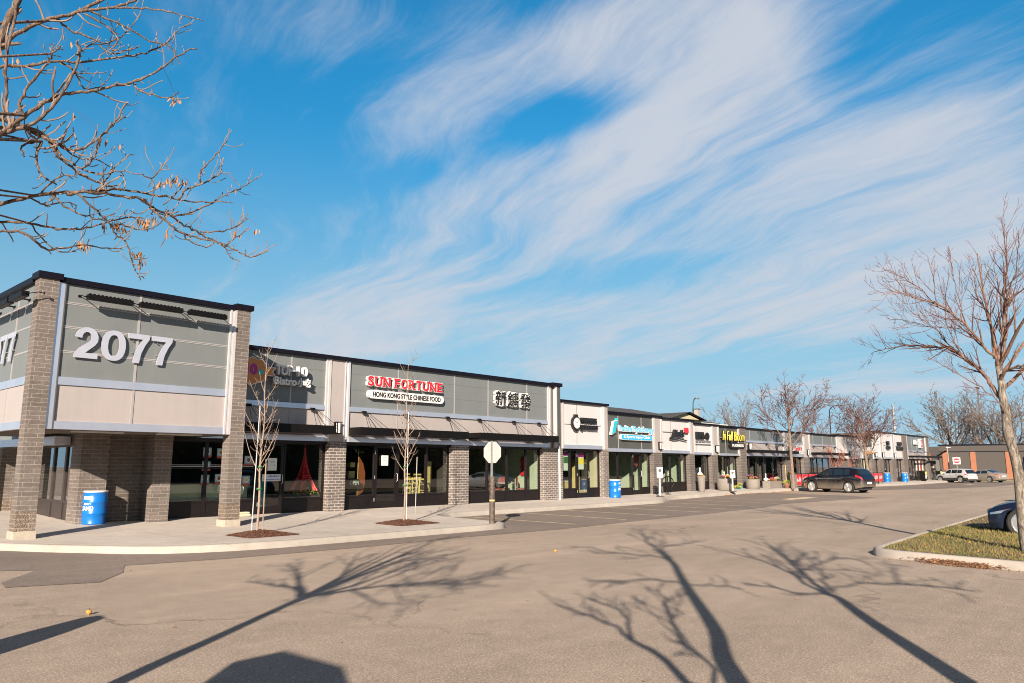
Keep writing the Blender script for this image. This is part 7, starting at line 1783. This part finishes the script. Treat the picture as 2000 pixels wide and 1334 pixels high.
a, b, c, d = onf(.55,1.0), onf(.65,1.0), onf(.65,-.1), onf(.55,-.1); MB().prism([a,b,c,d], 2.4, 3.3).build('awning', 'paint_blue', t)
for y in (28.6, 30.6, 33): MB().box(120.9,121.1,y,y+.9,0,3.6).build('pilaster', 'orange_brick', t)
MB().add([(120.2,29.6,2.1),(120.2,31.4,2.1),(121.1,31.4,2.9),(121.1,29.6,2.9)], [(0,1,2,3),(3,2,1,0)]).build('side_awning', 'aluminium', t)
rebase(t, (122, 20, 0))
t = thing('tan_building', 'tan low building edge at the far right behind the rough trunk', 'building'); MB().box(126,150,2,8.6,0,4.3).build('wall', 'room_wall_warm', t); MB().box(125.9,150.1,1.9,8.7,4.3,4.45).build('parapet_cap', 'cap_metal', t); MB().box(125.95,126.0,3,5,.5,2.6).build('window', 'car_glass', t); rebase(t, (130, 5, 0))
t = thing('propane_cage', 'stacked grey cage with red marks just right of the end building', 'cage', (96.5,22.6,swz(96,22)))
MB().box(-.8,.8,-.4,.4,0,2.2).build('cabinet', 'dark_panel', t); mb = MB()
for k in range(6): mb.box(-.8+k*.31,-.78+k*.31,-.42,-.4,0,2.2).box(-.8,.8,-.42,-.4,.1+k*.4,.12+k*.4)
mb.build('grille', 'galv', t)
t = thing('no_entry_sign', 'white square sign with red no entry disc in front of the dark brick building', 'road sign', (117.2,24.6,.0), radians(-75))
MB().tube([(0,0,0),(0,0,3.0)], .035, 6).build('post', 'galv', t); s = MB().box(-.45,.45,-.03,-.01,2.0,2.9).build('sign_plate', 'sign_white', t)
MB().lathe([(.36,0),(.36,-.01),(0,-.011)], (0,-.03,2.45), 24, 'y').build('disc', 'red_sign', s); MB().box(-.26,.26,-.046,-.042,2.39,2.51).build('bar', 'sign_white', s)
# street grass verge far right
struct(MB().prism([(99.5,24),(116,27.8),(124,8),(110,3),(103,14)], 0.0, .05).build('verge', 'grass')); 
MB().prism([(103,23.5),(112,25),(116,10),(108,8)], .051, .056).build('street', 'asphalt')['kind'] = 'structure'

# off-picture things mirrored in the shop glass and shading the lot
t = thing('tree_belt', 'distant belt of trees beyond the lot mirrored in the shop windows', 'trees'); R = random.Random(8); mb = MB()
mat('belt_green', (.045,.050,.022), .9, var=.4, vscale=1)
nx = 130
for i in range(nx+1):
    for k in range(5): mb.v.append((-80+i*2.3, -38-R.uniform(0,2.5)-(k>3)*2, (0,1.6,3.2,4.8,5.2)[k]+R.uniform(-.8,1.5)*(k>0)))
for i in range(nx):
    for k in range(4): mb.f.append((i*5+k,(i+1)*5+k,(i+1)*5+k+1,i*5+k+1))
for i in range(150):
    x, y, h = R.uniform(-60,190), R.uniform(-46,-36), R.uniform(4,9.5); w = R.uniform(1.5,3)
    for k in range(46):
        a = R.uniform(0,6.3); u = R.random(); rr = w*(1-u*.7)*R.uniform(.5,1); c = Vector((x+rr*cos(a), y+rr*sin(a), h*u+.3)); s = R.uniform(.3,.7); m = Matrix.Rotation(R.uniform(0,6.3),3,'Z') @ Matrix.Rotation(R.uniform(-1.5,1.5),3,'X')
        mb.add([c+m @ Vector(p) for p in ((-s,0,0),(0,-s,0),(s,0,0),(0,s,0))], [(0,1,2,3)])
o = mb.build('tree_belt', 'belt_green'); COL.objects.unlink(o); bpy.data.objects.remove(t)
COL.objects.link(o); o.name = 'tree_belt'; o['kind'] = 'stuff'; tag(o, 'distant belt of trees beyond the lot mirrored in the shop windows', 'trees')
# bollard shading the asphalt, and an unseen board added to throw the angular shadow
t = thing('bollard', 'round topped dark bollard just left of the picture throwing the blunt shadow', 'bollard', (.62,7.72,0))
MB().lathe([(.24,0),(.24,.9),(.22,1.05),(.15,1.30),(.0,1.38)], n=20).build('body', 'dark_plastic', t, smooth=True); MB().lathe([(.245,.7),(.245,.82)], n=20).build('band', 'yellow_sign', t)
t = thing('shadow_board', 'unseen board added on a post behind the viewer to throw the angular shadow', 'shadow board')
SH = [(3.2,5.1),(3.05,6.2),(3.62,6.72),(4.16,6.75),(4.19,5.84),(3.83,5.2)]
# board plane stands across the sun, height from 1.6 to 3.1 m
pts = []
for q in SH:
    L = (q[0]+1.6)*CT[0]+(q[1]-1.9)*CT[1]; h = L/COT
    pts.append(Vector((q[0]-h*COT*CT[0], q[1]-h*COT*CT[1], h)))
n = len(pts); off = Vector((CT[0]*.06, CT[1]*.06, 0)); mb = MB().add([p for p in pts]+[p+off for p in pts], [tuple(range(n)), tuple(range(2*n-1,n-1,-1))]+[(i,i+n,(i+1)%n+n,(i+1)%n) for i in range(n)])
mb.build('board', 'dark_panel', t)
c = sum(pts, Vector())/n; MB().tube([(c.x,c.y,0),(c.x,c.y,c.z)], .05, 8).build('post', 'galv', t); rebase(t, (c.x, c.y, 0))

# ------------------------------------------------------------------ walking person
def person(label, loc, rz, sc):
    t = thing('person', label, 'person', loc, rz)
    def skin(name, verts, edges, radii, m, par):
        me = bpy.data.meshes.new(name+'_s'); me.from_pydata(verts, edges, []); o = bpy.data.objects.new(name+'_s', me); COL.objects.link(o)
        md = o.modifiers.new('s', 'SKIN'); sb = o.modifiers.new('u', 'SUBSURF'); sb.levels = 2; sb.render_levels = 2
        for i, r in enumerate(radii): me.skin_vertices[0].data[i].radius = (r, r) if not isinstance(r, tuple) else r
        me.skin_vertices[0].data[0].use_root = True
        bpy.context.view_layer.update(); m2 = bpy.data.meshes.new_from_object(o.evaluated_get(bpy.context.evaluated_depsgraph_get())); bpy.data.objects.remove(o)
        m2.materials.clear(); m2.materials.append(MATS[m]); q = bpy.data.objects.new(name, m2); COL.objects.link(q); q.parent = par; return q
    s = sc
    V_ = [(0,0,.95),(0,0,1.15),(0,.02,1.38),(0,.0,1.50),(0,-.02,1.60),(0,-.03,1.70),
          (.09,0,.92),(.10,-.16,.52),(.10,-.22,.10),(.10,-.34,.05),(-.09,0,.92),(-.10,.10,.50),(-.10,.34,.16),(-.10,.26,.04),
          (.18,0,1.40),(.22,.10,1.15),(.20,-.02,.92),(-.18,0,1.40),(-.22,-.10,1.15),(-.18,-.24,1.02)]
    E_ = [(0,1),(1,2),(2,3),(3,4),(4,5),(0,6),(6,7),(7,8),(8,9),(0,10),(10,11),(11,12),(12,13),(2,14),(14,15),(15,16),(2,17),(17,18),(18,19)]
    r_ = [.13,.12,.14,.06,.085,.07,.09,.06,.045,.035,.09,.06,.045,.035,.06,.045,.03,.06,.045,.03]
    mat('skin_tone', (.42,.24,.17), .6); mat('cloth_black', (.015,.015,.017), .85); mat('hair_dark', (.03,.02,.015), .7); mat('scarf', (.6,.5,.45), .8)
    b = skin('body', V_, E_, r_, 'skin_tone', t)
    idx = [0,1,2,14,15,16,17,18,19]; mp = {v: i for i, v in enumerate(idx)}
    skin('coat', [V_[i] for i in idx], [(mp[a],mp[b]) for a, b in E_ if a in mp and b in mp], [r_[i]*1.18 if i not in (16,19) else r_[i]*1.1 for i in idx], 'cloth_black', t)
    idx = [0,6,7,8,9,10,11,12,13]; mp = {v: i for i, v in enumerate(idx)}
    skin('trousers', [V_[i] for i in idx], [(mp[a],mp[b]) for a, b in E_ if a in mp and b in mp], [r_[i]*1.16 for i in idx], 'cloth_black', t)
    MB().lathe([(.0,1.60),(.085,1.62),(.098,1.68),(.085,1.75),(.04,1.79),(0,1.795)], (0,.0,0), 14).build('hair', 'hair_dark', t, smooth=True)
    MB().lathe([(.07,1.42),(.10,1.46),(.06,1.52)], (0,-.01,0), 12).build('scarf', 'scarf', t, smooth=True)
    t.scale = (s,s,s)
person('person in black clothes walking past the far shop door', (90.3,21.2,swz(90,21.2)), radians(60), .95)
person_count = 1
for o in COL.objects:
    if o.get('label') and len(o['label'].split()) > 16: print('LONG', o.name, o['label'])
    if o.get('category') and o.parent: print('CATEGORY ON PART', o.name)
